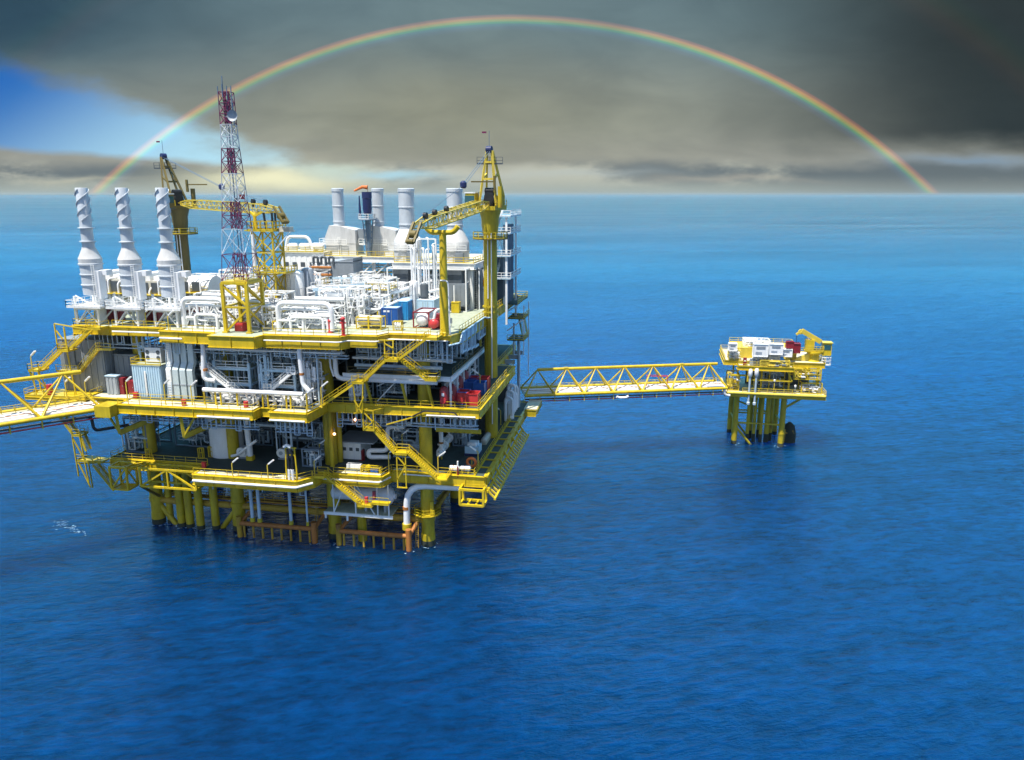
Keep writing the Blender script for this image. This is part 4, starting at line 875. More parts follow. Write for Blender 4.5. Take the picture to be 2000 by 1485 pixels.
# ------------------------------------------------------------------ process equipment
def valve(m, c, s=.35, axis=0):
    c = Vector(c); m.lathe(c-Vector((s,0,0) if axis == 0 else (0,0,s)), [(s*.7,0),(s*.7,s*.25),(s*.45,s*.3),(s*.6,s),(s*.45,s*1.7),(s*.7,s*1.75),(s*.7,s*2)], 10, axis)
    m.tube([c, c+zz*s*1.8], s*.18, 6); m.lathe(c+zz*s*1.8, [(s*.8,0),(s*.8,s*.15)], 10)
def skid(name, lab, cat, x0, x1, y0, y1, z0, h, seed, fm='white', vm='pipe_white', nv=1, npipe=6, deck_at=None, pm='pipe_white', brace=True, group=None):
    r = random.Random(seed); t = thing(name, lab, cat, ((x0+x1)/2,(y0+y1)/2,z0), group)
    m = MB(); nx = max(1, round((x1-x0)/4))
    for k in range(nx+1):
        x = x0+(x1-x0)*k/nx
        for y in (y0,y1): m.bar((x,y,z0),(x,y,z0+h), .24)
        m.bar((x,y0,z0+h),(x,y1,z0+h), .2); m.bar((x,y0,z0+h*.5),(x,y1,z0+h*.5), .16)
    for y in (y0,y1):
        m.bar((x0,y,z0+h),(x1,y,z0+h), .26); m.bar((x0,y,z0+h*.5),(x1,y,z0+h*.5), .18); m.bar((x0,y,z0+.15),(x1,y,z0+.15), .25)
        if brace:
            for k in range(nx):
                a = x0+(x1-x0)*k/nx; b = x0+(x1-x0)*(k+1)/nx
                m.bar((a,y,z0+.2),((a+b)/2,y,z0+h*.9), .15); m.bar((b,y,z0+.2),((a+b)/2,y,z0+h*.9), .15)
    part(m, 'frame', fm, t)
    for k in range(nv):
        L_ = (x1-x0)*r.uniform(.45,.7); rr = min(h*.18,(y1-y0)*.22)*r.uniform(.8,1.1); xx = x0+.6+r.random()*((x1-x0)-L_-1.2)
        m = MB(); zc_ = z0+rr+.5+k*h*.45; m.vessel((xx,y0+(y1-y0)*r.uniform(.3,.6),zc_), rr, L_, 0, 16)
        part(m, 'vessel', vm, t)
    for k in range(npipe):
        rr = r.choice((.07,.09,.12,.16,.22)); ya = y0+(y1-y0)*r.uniform(-.05,.6); xa = x0+(x1-x0)*r.random(); xb = x0+(x1-x0)*r.random(); z1 = z0+h*r.uniform(.25,1.05); z2 = z0+h*r.uniform(.1,.9)
        m = MB(); 
        if k % 3 == 0: pts = [(xa,ya,z0),(xa,ya,z1),(xb,ya,z1),(xb,ya,z0+.2)]
        elif k % 3 == 1: pts = [(x0-.1,ya,z1),(xb,ya,z1),(xb,ya,z2),(x1+.2,ya,z2)]
        else: pts = [(xa,y0-.1,z1),(xa,y0-.1,z2),(xa+(xb-xa)*.6,y0-.1,z2),(xa+(xb-xa)*.6,y1,z2)]
        m.pipe(pts, rr, 8); o = part(m, 'pipe', pm, t)
        if k % 2 == 0:
            v = MB(); valve(v, ((xa+xb)/2, ya if k % 3 < 2 else y0-.1, z1 if k % 3 == 0 else z2), rr*1.6+.08); part(v, 'valve', r.choice(('white','steel','grey')), o)
    if deck_at:
        z = z0+deck_at; m = MB(); m.box((x0,y0,z-.08),(x1,y1,z)); o = part(m, 'platform', 'deck_pale', t)
        part(MB().rail([(x0,y1,z),(x0,y0,z),(x1,y0,z),(x1,y1,z)], r=.05, sp=1.4), 'railing', 'yellow' if r.random() < .4 else 'white', o)
    return t

# the two big pipe modules at the front edge, each under one thick white header
def header_module(lab, x0, x1, y0, y1, seed, zt):
    t = skid('pipe_module', lab, 'pipe module', x0, x1, y0, y1, ZU, zt-ZU-1.1, seed, npipe=18, nv=1)
    part(MB().pipe([(x0-.2,y0-.1,ZU+.1),(x0-.2,y0-.1,zt),(x1+.2,y0-.1,zt),(x1+.2,y0-.1,ZU+.3)], .42, 14, 1.3), 'header_pipe', 'pipe_white', t)
    part(MB().pipe([(x0,y1,zt-.1),(x1,y1,zt-.1)], .38, 12), 'header_pipe', 'pipe_white', t)
    m = MB(); m.pipe([(x0+2,y0-.3,ZU),(x0+2,y0-.3,ZU+2.4),(x1-1.2,y0-.3,ZU+2.4),(x1-1.2,y0-.3,ZU)], .24, 10); part(m, 'pipe', 'pipe_white', t)
    m = MB(); r = random.Random(seed)
    for k in range(9): 
        x = x0+.8+(x1-x0-1.6)*k/8; m.lathe((x,y0+.6,ZU+.4), [(.35,0),(.35,.9),(.22,1.0),(.22,1.3),(.3,1.35),(.3,1.6)], 10)
    m.tube([(x0+.5,y0+.6,ZU+.7),(x1-.5,y0+.6,ZU+.7)], .3, 10); part(m, 'pump_row', 'mid_grey', t)
header_module('pipe module under a thick white header, right of the three slim stacks', -40.6, -33.4, -3.4, 2.5, 3, 43.0)
header_module('pipe module under a thick white header, right of the mast base frame', -23.4, -14.5, -3.4, 2.8, 5, 42.7)
# maroon cabinets
def cabinet(px, py, w, h, lab, mat='maroon', z=ZU, dep=1.4, y=None, doors=2, name='cabinet', cat='cabinet'):
    a = at(px, py, z=z) if y is None else Vector((at(px,py,y=y).x, y, z))
    t = thing(name, lab, cat, (a.x,a.y,z)); part(MB().box((a.x-w/2,a.y,z+.08),(a.x+w/2,a.y+dep,z+h)).box((a.x-w/2+.1,a.y+.1,z),(a.x+w/2-.1,a.y+dep-.1,z+.08)), 'body', mat, t)
    for k in range(doors):
        q = w/doors; x = a.x-w/2+q*k; d = part(MB().box((x+.06,a.y-.05,z+.2),(x+q-.06,a.y-.003,z+h-.12)), 'door', mat, t); part(MB().box((x+q-.25,a.y-.1,z+h*.5),(x+q-.17,a.y-.053,z+h*.58)), 'handle', 'steel', d)
    return t
cabinet(223, 627, 2.6, 3.2, 'maroon cabinet between the first and second slim stack frames'); cabinet(297, 629, 2.6, 3.2, 'maroon cabinet between the second and third slim stack frames'); cabinet(376, 632, 1.6, 3.0, 'narrow maroon cabinet inside the left pipe module')
cabinet(467, 648, 1.5, 1.4, 'low red box at the foot of the mast base frame', 'red', doors=1)
# turbine enclosures behind the slim stacks
def enclosure(lab, x, y, w, d, h, mat, seed, curved=False):
    t = thing('turbine_enclosure', lab, 'equipment housing', (x,y,ZU))
    m = MB()
    if curved:
        m.box((x-w/2,y,ZU),(x+w/2,y+d,ZU+h*.6)); part(m, 'housing', mat, t); m = MB()
        m.tube([(x-w/2,y+d/2,ZU+h*.6),(x+w/2,y+d/2,ZU+h*.6)], d/2, 20); part(m, 'curved_roof', 'white', t)
    else:
        m.ribbed((x-w/2,y,ZU),(x+w/2,y+d,ZU+h), .8, .06); part(m, 'housing', mat, t)
        part(MB().box((x-w/2+.4,y+.6,ZU+h+.003),(x-.3,y+d-.6,ZU+h+1.3)).box((x+.2,y+1,ZU+h+.003),(x+w/2-.3,y+d-1,ZU+h+.8)), 'roof_unit', 'white', t)
    part(MB().rail([(x-w/2,y,ZU+h*.62),(x+w/2,y,ZU+h*.62)], r=.06).box((x-w/2,y-1.2,ZU+h*.62-.1),(x+w/2,y-.1,ZU+h*.62)), 'gallery', 'yellow', t)
    part(MB().box((x-w*.3,y-.12,ZU+h*.66),(x-w*.05,y-.08,ZU+h*.95)).box((x+w*.05,y-.12,ZU+h*.66),(x+w*.32,y-.08,ZU+h*.95)), 'vent_grille', 'dark_grey', t)
    r = random.Random(seed)
    for k in range(3):
        xx = x-w/2+w*(k+.5)/3; part(MB().pipe([(xx,y-.4,ZU),(xx,y-.4,ZU+h*r.uniform(.7,1.1)),(xx+1,y+1.2,ZU+h*r.uniform(1.0,1.2))], .18, 8), 'pipe', 'pipe_white', t)
a = at(222, 560, y=9); enclosure('beige ribbed housing glimpsed between first and second slim stacks', a.x, 8, 6, 9, 6.6, 'beige', 1)
a = at(300, 562, y=9); enclosure('beige ribbed housing glimpsed between second and third slim stacks', a.x, 8, 6, 9, 6.4, 'beige', 2)
a = at(378, 560, y=15); enclosure('white housing with curved barrel roof right of the third slim stack', a.x, 14, 7, 6, 6.0, 'beige', 3, True)
# storage tanks behind the lattice tower
def upright(name, lab, cat, px, py, y, r, h, mat='white', z=ZU, dome=True, bands=2, extra=True, group=None):
    x = at(px, py, y=y).x; t = thing(name, lab, cat, (x,y,z), group)
    m = MB(); p = [(r,0),(r,h)]; p += [(r*.85,h+r*.25),(r*.45,h+r*.42),(.03,h+r*.48)] if dome else [(r*.98,h+.02)]
    m.lathe((x,y,z), p, 26); part(m, 'shell', mat, t)
    m = MB()
    for k in range(bands): m.lathe((x,y,z), [(r,h*(k+1)/(bands+1)-.08),(r+.08,h*(k+1)/(bands+1)-.08),(r+.08,h*(k+1)/(bands+1)+.08),(r,h*(k+1)/(bands+1)+.08)], 26, cap=False)
    part(m, 'stiffener_band', mat, t)
    if extra:
        part(MB().pipe([(x+r*.5,y-r-.2,z),(x+r*.5,y-r-.2,z+h*.9),(x+r*.2,y-r*.4,z+h+r*.5)], .13, 8), 'pipe', 'pipe_white', t); part(MB().ladder((x-r*.3,y-r-.12,z),(x-r*.3,y-r-.12,z+h)), 'ladder', 'steel', t)
    return t
upright('storage_tank', 'large white domed tank just right of the yellow lattice tower', 'tank', 578, 560, 14, 1.7, 7.6); upright('storage_tank', 'grey upright vessel behind the large white domed tank', 'tank', 602, 560, 15.5, 1.1, 8.2, 'mid_grey'); upright('storage_tank', 'pale round tank left of the large white domed tank', 'tank', 555, 560, 15.5, 1.3, 6.8, 'duct_white')
# raised cooler
y = 20; a = at(606, 530, y=y); b = at(690, 522, y=y)
t = thing('air_cooler', 'dark grey slanted air cooler box with rusty coils, raised on posts amid white piping', 'air cooler', ((a.x+b.x)/2,y,ZU))
zc_ = a.z; xm = at(646, 525, y=y).x
m = MB(); m.add([(xm,y,zc_-1.2),(b.x,y,zc_-.2),(b.x,y,zc_+2.6),(xm,y,zc_+1.8),(xm,y+5,zc_-1.2),(b.x,y+5,zc_-.2),(b.x,y+5,zc_+2.6),(xm,y+5,zc_+1.8)], [(0,1,2,3),(5,4,7,6),(1,5,6,2),(4,0,3,7),(3,2,6,7),(4,5,1,0)]); part(m, 'casing', 'grey', t)
part(MB().box((xm-.1,y-.1,zc_+1.9),(b.x,y+5.1,zc_+2.05)), 'top_plate', 'mid_grey', t)
for k in range(3): part(MB().tube([(a.x,y-.2,zc_-.6+k*.7),(xm,y-.2,zc_-.6+k*.7),(xm,y+2,zc_-.6+k*.7)], .26, 10), 'coil', 'rust_brown' if k != 1 else 'dark_grey', t)
for k in range(3): 
    x = a.x+.8+k*1.6; part(MB().pipe([(x,y,zc_+1.3),(x,y,zc_+2.8),(x+.9,y,zc_+2.8),(x+.9,y,zc_+1.2)], .24, 10, .45), 'return_bend', 'dark_grey', t)
for x in (a.x+.4, xm, b.x-.5):
    for yy in (y,y+5): part(MB().bar((x,yy,ZU),(x,yy,zc_-.8), .3), 'support_leg', 'light_blue', t)
part(MB().bar((a.x,y,zc_-1.2),(b.x,y,zc_-1.2),.3), 'support_beam', 'light_blue', t)
# gangway crossing below the cooler
a = at(612, 566, y=9); b = at(724, 552, y=12)
t = thing('gangway', 'pale blue inclined gangway crossing the piping in front of the dark air cooler', 'gangway', ((a.x+b.x)/2,10,ZU))
m = MB(); m.bar((a.x,9,a.z),(b.x,12,a.z+1.0), 1.6, .5); part(m, 'deck', 'light_blue', t)
part(MB().rail([(a.x,8.2,a.z+.25),(b.x,11.2,a.z+1.25)], r=.06), 'railing', 'white', t)
for f in (.05,.35,.65,.95): part(MB().bar((a.x+(b.x-a.x)*f,9+3*f,ZU),(a.x+(b.x-a.x)*f,9+3*f,a.z+f-.2), .35), 'leg', 'light_blue', t)
part(MB().ladder((a.x+4,8.1,ZU),(a.x+4,8.1,a.z)), 'ladder', 'white', t)
# white building behind
x0 = at(548, 495, y=38).x; x1 = at(632, 495, y=38).x
t = thing('equipment_building', 'long white equipment building in the back left corner with pipes on its roof', 'building', ((x0+x1)/2,38,ZU))
m = MB(); m.ribbed((x0,38,ZU),(x1,46,ZU+9.6), 1.2, .06); part(m, 'wall', 'white', t); part(MB().box((x0-.3,37.7,ZU+9.62),(x1+.3,46.3,ZU+9.85)), 'roof', 'deck_pale', t)
part(MB().rail([(x0,37.8,ZU+9.85),(x1,37.8,ZU+9.85)], r=.06), 'railing', 'yellow', t)
for k in range(3): part(MB().vessel((x0+1+k*3.0,40,ZU+10.9), .8, 2.0, 0, 14), 'roof_vessel', 'white', t)
part(MB().pipe([(x0+.5,39.5,ZU+9.8),(x0+1.2,39.5,ZU+13),(x0+6,39.5,ZU+13),(x0+7,39.5,ZU+9.8)], .35, 10), 'roof_pipe', 'white', t)
for k in range(5): part(MB().box((x0+.8+k*1.9,37.86,ZU+6.4),(x0+1.8+k*1.9,37.92,ZU+7.6)), 'vent', 'dark_grey', t)
# white skids filling the deck
SK = [('white skid of pipes and valves between lattice tower and domed tank', -31,-26.5,4,9,5.0,11,2.6), ('low white piping skid in front of the domed tank', -23,-17.5,6,10,4.2,12,None),
 ('white two-tier skid with railed top right of the second header module', -14.2,-11.2,3.2,7.4,6.4,13,4.4), ('white valve skid behind the caged tank, left of the royal blue container', -11.4,-8.9,6,10,4.6,14,3.0),
 ('white piping skid left of the gangway ladder', -25,-20.6,11,15,5.4,15,None), ('tall white skid at the right end of the gangway', -13.5,-9.2,10,15,7.2,16,5.4),
 ('white piping skid behind the two blue containers', -13.4,-9.4,19.5,23,5.4,17,3.6), ('white skid with handrail left of the dark heat exchanger', -18.5,-14.5,17,22,6.8,18,5),
 ('white pipe skid in front of the raised deck columns', -27,-20.5,28,34,6.2,19,4), ('white skid of stacked vessels behind the mast base', -38,-33.6,6,12,6.0,20,4.2),
 ('white pipe skid behind the left header module', -44,-39.5,5,10,4.6,21,2.8), ('white skid left of the back equipment building', -55,-49,24,30,5.6,22,3.6),
 ('white pipe skid behind the barrel-roofed housing', -50,-43,24,30,7,23,5), ('low pipe skid in front of the white equipment building', -42,-36,30,36,6.6,24,5.2),
 ('white skid between cooler and pipe bank', -12.5,-7.5,27,31,7,25,None), ('white pipe skid below the broad right stack', -4,1.6,27,33,6.4,26,3.8),
 ('white skid of small pipes left of the white striped container', -13,-10.2,16,19,4.2,27,None), ('white piping skid right of the dark heat exchanger', -7.4,-3,26,29,6.6,28,None)]
for i, (lab, x0, x1, y0, y1, h, sd_, dk) in enumerate(SK): skid('process_skid', lab, 'process skid', x0, x1, y0, y1, ZU, h, sd_, npipe=24, nv=2 if h > 5 else 1, deck_at=dk, brace=i % 2 == 0, vm=('white','grey','duct_white')[i % 3])
SK2 = [('narrow white pipe skid right behind the mast base frame', -33,-28.6,-1,3.4,4.4,71), ('white valve skid left of the pump row under the second header', -27.2,-24.4,-2,3,3.8,72), ('white pipe frame between the second header module and the two-tier skid', -19.5,-15,4,9,6.2,73),
 ('white tangle of thin pipes right of the domed tank', -28,-24.6,16,21,7.6,74), ('white pipe frame under the middle of the gangway', -20,-16.4,12,16,5.2,75), ('white tangle of pipes at the foot of the cooler posts', -24,-19,17,20,4.6,76),
 ('white frame of thin pipes below the raised deck, left end', -35,-29.4,34,38,8.2,77), ('white frame of thin pipes below the raised deck, beside the bracing', -27,-18,38.6,42,8,78), ('white pipe stack in front of the left dark exchanger', -13.8,-10.4,23.4,26,4.4,79),
 ('white thin-piped frame behind the second slim stack', -54,-49.6,17,22,6.4,80), ('white thin-piped frame behind the first slim stack', -61,-56.4,18,23,6.0,81), ('white pipe frame left of the lattice tower foot', -40,-36,14,20,7.4,82), ('white tall pipe frame between raised deck columns', -9.4,-4,34,38,8.2,83),
 ('white pipe frame at the left foot of the right crane', 1.8,5.2,30,36,7.2,84), ('low white pipe skid behind the white striped container', -3.6,.4,23.4,26.4,3.4,85)]
for i, (lab, x0, x1, y0, y1, h, sd_) in enumerate(SK2): skid('process_skid', lab, 'process skid', x0, x1, y0, y1, ZU, h, sd_, npipe=26, nv=2 if h > 5 else 1, deck_at=h*.7 if i % 2 else None, brace=i % 3 == 0, vm=('white','duct_white','grey')[i % 3])
# heat exchangers (dark boxes)
for px, lab in ((785,'dark grey box heat exchanger under the raised deck, left of the pipe bank'),(888,'dark grey box heat exchanger under the raised deck, right of the boom post')):
    a = at(px, 572, y=23); t = thing('heat_exchanger', lab, 'heat exchanger', (a.x,23,ZU))
    part(MB().ribbed((a.x-2.4,22.6,ZU+1),(a.x+2.2,26.5,ZU+5.4), .7, .05), 'casing', 'grey', t); part(MB().box((a.x-1.6,22.9,ZU+5.42),(a.x+1.4,26,ZU+8)), 'duct', 'dark_grey', t); part(MB().frame((a.x-2.6,22.4,ZU),(a.x+2.4,26.7,ZU+8.1), .25), 'frame', 'white', t)
# bank of tall white pipes
y = 17.5; xs = [at(px, 520, y=y).x for px in (803,808,812,817,821,826,830,834,839,844,849)]
t = thing('pipe_bank', 'bank of tall upright white pipes between dark exchanger and yellow boom post', 'pipe bank', (xs[5],y,ZU)); r = random.Random(5)
for k, x in enumerate(xs):
    yy = y+r.uniform(-.8,.8); zt = 52.6-r.random()*2.5; m = MB(); m.pipe([(x,yy,ZU+.02),(x,yy,zt),(x+r.choice((-.5,.5)),yy+.6,zt)] , r.choice((.12,.16,.2)), 8, .3); p = part(m, 'pipe', r.choice(('pipe_white','white','duct_white')), t)
    if k % 2: v = MB(); valve(v, (x,yy,zt-1.5-r.random()*3), .28, 2); part(v, 'valve', 'steel', p)
m = MB(); m.bar((xs[0],y+1,47.4),(xs[-1],y+1,47.4),.3); m.bar((xs[0],y+1,ZU),(xs[0],y+1,52),.3); m.bar((xs[-1],y+1,ZU),(xs[-1],y+1,52),.3); m.bar((xs[0],y+1,52),(xs[-1],y+1,52),.25); part(m, 'frame', 'white', t)
part(MB().pipe([(xs[4],y-1,46.5),(xs[4],y-1,44.6),(xs[4],y-1,43.5)], [.12,.12,.35] if False else .18, 8).lathe((xs[4],y-1,41.6), [(.38,0),(.38,.5),(.14,2)], 12), 'silencer', 'white', t)
# grey upright columns
upright('column_vessel', 'dark grey upright column in front of the pipe bank', 'vessel', 829, 575, 14, .75, 6.0, 'dark_grey', extra=False, group=None); upright('column_vessel', 'pale upright column left of the dark grey column', 'vessel', 808, 570, 14.6, .8, 6.4, 'duct_white')
upright('column_vessel', 'ribbed grey upright column left of the right crane pedestal', 'vessel', 917, 570, 27, 1.1, 7.6, 'duct_white', bands=6); upright('column_vessel', 'dark upright column hard against the right crane pedestal', 'vessel', 934, 572, 27.5, .9, 7.6, 'dark_grey', bands=1)
# white tank group at the right edge
a = at(922, 600, z=ZU)
t = thing('water_tank', 'white box-like tank with orange-topped rail beside the right crane pedestal', 'tank', (a.x,a.y,ZU))
part(MB().box((a.x-2.6,a.y,ZU+.3),(a.x+2.4,a.y+4,ZU+4.2)), 'shell', 'white', t); part(MB().rail([(a.x-2.6,a.y,ZU+4.2),(a.x+2.4,a.y,ZU+4.2),(a.x+2.4,a.y+4,ZU+4.2)], r=.07), 'railing', 'orange', t); part(MB().vessel((a.x-1,a.y+1,ZU+5), .7, 1.4, 0, 14), 'header_tank', 'white', t); part(MB().ladder((a.x-1.6,a.y-.15,ZU),(a.x-1.6,a.y-.15,ZU+4.2)), 'ladder', 'steel', t)
a = at(918, 600, z=ZU); t = thing('drum_rack', 'dark blue drum lying on a cradle before the white box-like tank', 'drum', (a.x,a.y-2.4,ZU)); part(MB().vessel((a.x-.9,a.y-2.4,ZU+1.1), .75, 1.9, 0, 16), 'drum', 'navy', t); part(MB().box((a.x-.7,a.y-3,ZU),(a.x-.4,a.y-1.8,ZU+.8)).box((a.x+.5,a.y-3,ZU),(a.x+.8,a.y-1.8,ZU+.8)), 'cradle', 'white', t)
a = at(889, 612, z=ZU); t = thing('pump_cabinet', 'bright yellow cabinet standing alone on the pale deck right of the boom post', 'cabinet', (a.x,a.y,ZU)); part(MB().box((a.x-.75,a.y,ZU+.1),(a.x+.75,a.y+1.3,ZU+2.0)).box((a.x-.65,a.y+.1,ZU),(a.x+.65,a.y+1.2,ZU+.1)), 'body', 'yellow', t); part(MB().box((a.x-.8,a.y-.06,ZU+2.003),(a.x+.8,a.y+1.36,ZU+2.1)), 'lid', 'yellow', t); part(MB().bar((a.x-.3,a.y+.6,ZU+2.1),(a.x-.3,a.y+.6,ZU+5.2), .2), 'post', 'white', t)
# containers
def container(lab, a, sx, sy, h, mat, topmat=None, stripes=None, z=ZU):
    t = thing('cargo_container', lab, 'container', (a.x+sx/2,a.y+sy/2,z), 'cargo containers on the top deck')
    part(MB().ribbed((a.x,a.y,z+.12),(a.x+sx,a.y+sy,z+h), .3, .05).box((a.x+.1,a.y+.1,z),(a.x+sx-.1,a.y+sy-.1,z+.12)), 'body', mat, t)
    part(MB().frame((a.x-.03,a.y-.03,z+.05),(a.x+sx+.03,a.y+sy+.03,z+h+.02), .16), 'corner_frame', mat, t)
    part(MB().box((a.x+.08,a.y+.08,z+h+.004),(a.x+sx-.08,a.y+sy-.08,z+h+.05)), 'roof', topmat or mat, t)
    d = part(MB().box((a.x+.15,a.y-.12,z+.2),(a.x+sx/2-.03,a.y-.06,z+h-.15)).box((a.x+sx/2+.03,a.y-.12,z+.2),(a.x+sx-.15,a.y-.06,z+h-.15)), 'door', mat, t)
    part(MB().bar((a.x+sx*.35,a.y-.16,z+.25),(a.x+sx*.35,a.y-.16,z+h-.2), .06).bar((a.x+sx*.65,a.y-.16,z+.25),(a.x+sx*.65,a.y-.16,z+h-.2), .06), 'locking_bar', 'steel', d)
    if stripes:
        for k in range(2): part(MB().box((a.x+.3+k*.62,a.y-.125,z+h-.62),(a.x+.78+k*.62,a.y-.121,z+h-.3)), 'lettering_patch', 'white', d)
container('royal blue container with small white patches, nearest of the blue ones', at(747,635,z=ZU), 2.7, 2.6, 2.9, 'blue', 'light_blue', True)
a = at(774,626,z=ZU); container('brighter blue container behind and right of the royal blue one', Vector((a.x-.6,a.y+.4,0)), 2.6, 6.0, 3.3, 'bright_blue', 'light_blue')
container('dark navy container farthest back behind the white striped one', at(797,606,z=ZU), 6.0, 2.6, 2.6, 'navy', 'steel_blue')
a = at(813,626,z=ZU); container('long white and pale blue ribbed container behind the framed tank', Vector((a.x,a.y+1,0)), 3.0, 6.4, 3.5, 'light_blue', 'white')
# framed tank container, red tank, caged tank
a = at(808,641,z=ZU); x, y = a.x, a.y
t = thing('tank_container', 'white cylinder tank inside a dark maroon frame, left of the boom post', 'tank container', (x+1.4,y+2.5,ZU)); part(MB().frame((x,y,ZU+.05),(x+2.7,y+5,ZU+2.7), .2), 'frame', 'maroon', t); part(MB().vessel((x+1.35,y+.6,ZU+1.4), 1.15, 3.8, 1, 20), 'tank', 'white', t); part(MB().box((x+.4,y+1,ZU+2.55),(x+2.3,y+4,ZU+2.65)), 'walkway', 'white', t)
a = at(846,645,z=ZU); t = thing('hose_tank', 'red round-ended tank with white pipe at the foot of the boom post', 'tank', (a.x,a.y,ZU)); part(MB().vessel((a.x,a.y+.2,ZU+1.0), .8, 1.4, 1, 18), 'shell', 'red', t); part(MB().box((a.x-.3,a.y+1.8,ZU),(a.x+1.5,a.y+3.4,ZU+2.4)), 'housing', 'maroon', t); part(MB().pipe([(a.x,a.y+.6,ZU+1.7),(a.x+.3,a.y+.7,ZU+3.2),(a.x+.7,a.y+1.4,ZU+3.3)], .22, 8), 'pipe', 'pipe_white', t)
a = at(697,643,z=ZU); x, y = a.x, a.y
t = thing('caged_tank', 'cream horizontal tank inside a yellow cage on the front deck edge', 'caged tank', (x+2,y+1,ZU)); part(MB().vessel((x+.4,y+1,ZU+1.3), .95, 1.5, 0, 18).vessel((x+2.5,y+1,ZU+1.3), .95, 1.3, 0, 18), 'tank', 'beige', t)
m = MB(); m.frame((x,y-.1,ZU+.05),(x+4.3,y+2.2,ZU+2.0), .16); m.bar((x+2.15,y-.1,ZU),(x+2.15,y-.1,ZU+2.3), .25)
for z in (.7,1.3): m.bar((x,y-.1,ZU+z),(x+4.3,y-.1,ZU+z), .12)
part(m, 'cage', 'yellow', t)
for px, py, lab in ((776,646,'small yellow gas bottle rack below the royal blue container'),(541,646,'small yellow rack at the left foot of the second header module')):
    a = at(px, py, z=ZU); t = thing('bottle_rack', lab, 'gas bottle rack', (a.x,a.y,ZU)); part(MB().frame((a.x-.7,a.y,ZU),(a.x+.7,a.y+.9,ZU+1.5), .14), 'rack', 'yellow', t)
    for k in range(3): part(MB().lathe((a.x-.42+k*.42,a.y+.45,ZU+.1), [(.17,0),(.17,1.1),(.06,1.25),(.06,1.4)], 10), 'gas_bottle', 'white', t)
# red-brown posts at the front rail
for px, py, h, lab in ((646,650,1.8,'short red hydrant post under the right end of the second header'),(671,656,2.6,'taller red post standing at the front rail right of the hydrant')):
    a = at(px, py, z=ZU); t = thing('hydrant', lab, 'hydrant', (a.x,a.y,ZU)); part(MB().lathe((a.x,a.y,ZU), [(.45,0),(.45,.15),(.28,.2),(.28,h),(.4,h+.05),(.4,h+.25),(.1,h+.5)], 12), 'post', 'red', t); part(MB().tube([(a.x-.5,a.y,ZU+h*.8),(a.x+.5,a.y,ZU+h*.8)], .14, 8), 'outlet', 'red', t)
for px, py, lab in ((842,641,'small white junction box on legs beside the red tank'),(878,640,'grey control box on the deck right of the boom post')):
    a = at(px, py, z=ZU); t = thing('junction_box', lab, 'junction box', (a.x,a.y,ZU)); part(MB().box((a.x-.4,a.y,ZU+.7),(a.x+.4,a.y+.4,ZU+1.6)), 'body', 'grey' if px > 860 else 'white', t); part(MB().bar((a.x-.3,a.y+.2,ZU),(a.x-.3,a.y+.2,ZU+.7), .08), 'leg', 'steel', t); part(MB().bar((a.x+.3,a.y+.2,ZU),(a.x+.3,a.y+.2,ZU+.7), .08), 'leg', 'steel', t)
# long white pipes crossing the deck behind the containers
for k, (pts, r_, lab) in enumerate(((((-12,9,42.6),(-9.5,13,42.6),(-6.8,21,43.2),(-5.6,25,43.4)), .34, 'thick white pipe running back diagonally above the blue containers'), (((-12,4,41),(-9.5,5,40.6),(-7.4,10,41.6)), .24, 'thin white pipe sloping down behind the caged tank'), (((-3.4,15,42.6),(-1.6,18.6,42.8),(-1.6,18.6,ZU)), .28, 'white pipe elbow dropping beside the navy container'))):
    m = MB(); m.pipe(pts, r_, 10); t = thing('process_pipe', lab, 'pipe', pts[0]); part(m, 'pipe_run', 'pipe_white', t)
    for p in pts[:2]: part(MB().bar((p[0],p[1],ZU),(p[0],p[1],p[2]-.2), .2), 'support', 'yellow', t)
# white stair and pipe tower at the back right, shade painted in as blue
t = thing('stair_tower', 'shaded white tower of platforms and stairs behind the right crane', 'stair tower', (6.5,42,ZU))
m = MB(); 
for x in (3.4,7.9):
    for y in (33,44): m.bar((x,y,ZU-2 if x < 7 else ZU-4),(x,y,56), .4)
part(m, 'column', 'pipe_white', t)
for k, z in enumerate((43.5,48.0,52.5,55.8)):
    o = part(MB().box((3.2,32.5,z-.2),(8.8,45,z)), 'platform', 'light_blue', t); part(MB().rail([(3.2,32.5,z),(8.8,32.5,z),(8.8,45,z)], r=.07, sp=1.5), 'railing', 'white', o)
    if k < 3: part(MB().stair((5,34+(k%2)*8,z),(5,42-(k%2)*8,z+4.5)), 'stair', 'white', t)
m = MB()
for k in range(4): m.tube([(7.4,34+k*2.6,ZU+.02),(7.4,34+k*2.6,54)], .4, 10)
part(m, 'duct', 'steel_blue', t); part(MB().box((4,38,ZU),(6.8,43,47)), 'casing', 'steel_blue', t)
t = thing('side_gantry', 'railed landing with white stair hanging off the right edge of the top deck', 'landing', (9.2,46,ZU)); part(MB().box((6.9,38,ZU-.6),(9.4,51,ZU-.4)), 'floor', 'deck_dark', t); part(MB().rail([(9.4,38,ZU-.4),(9.4,51,ZU-.4),(6.9,51,ZU-.4)], r=.07), 'railing', 'pale_yellow', t); part(MB().bar((6.9,38,ZU-2.2),(9.4,38,ZU-.6), .3).bar((6.9,50.8,ZU-2.2),(9.4,50.8,ZU-.6), .3), 'bracket', 'light_blue', t)
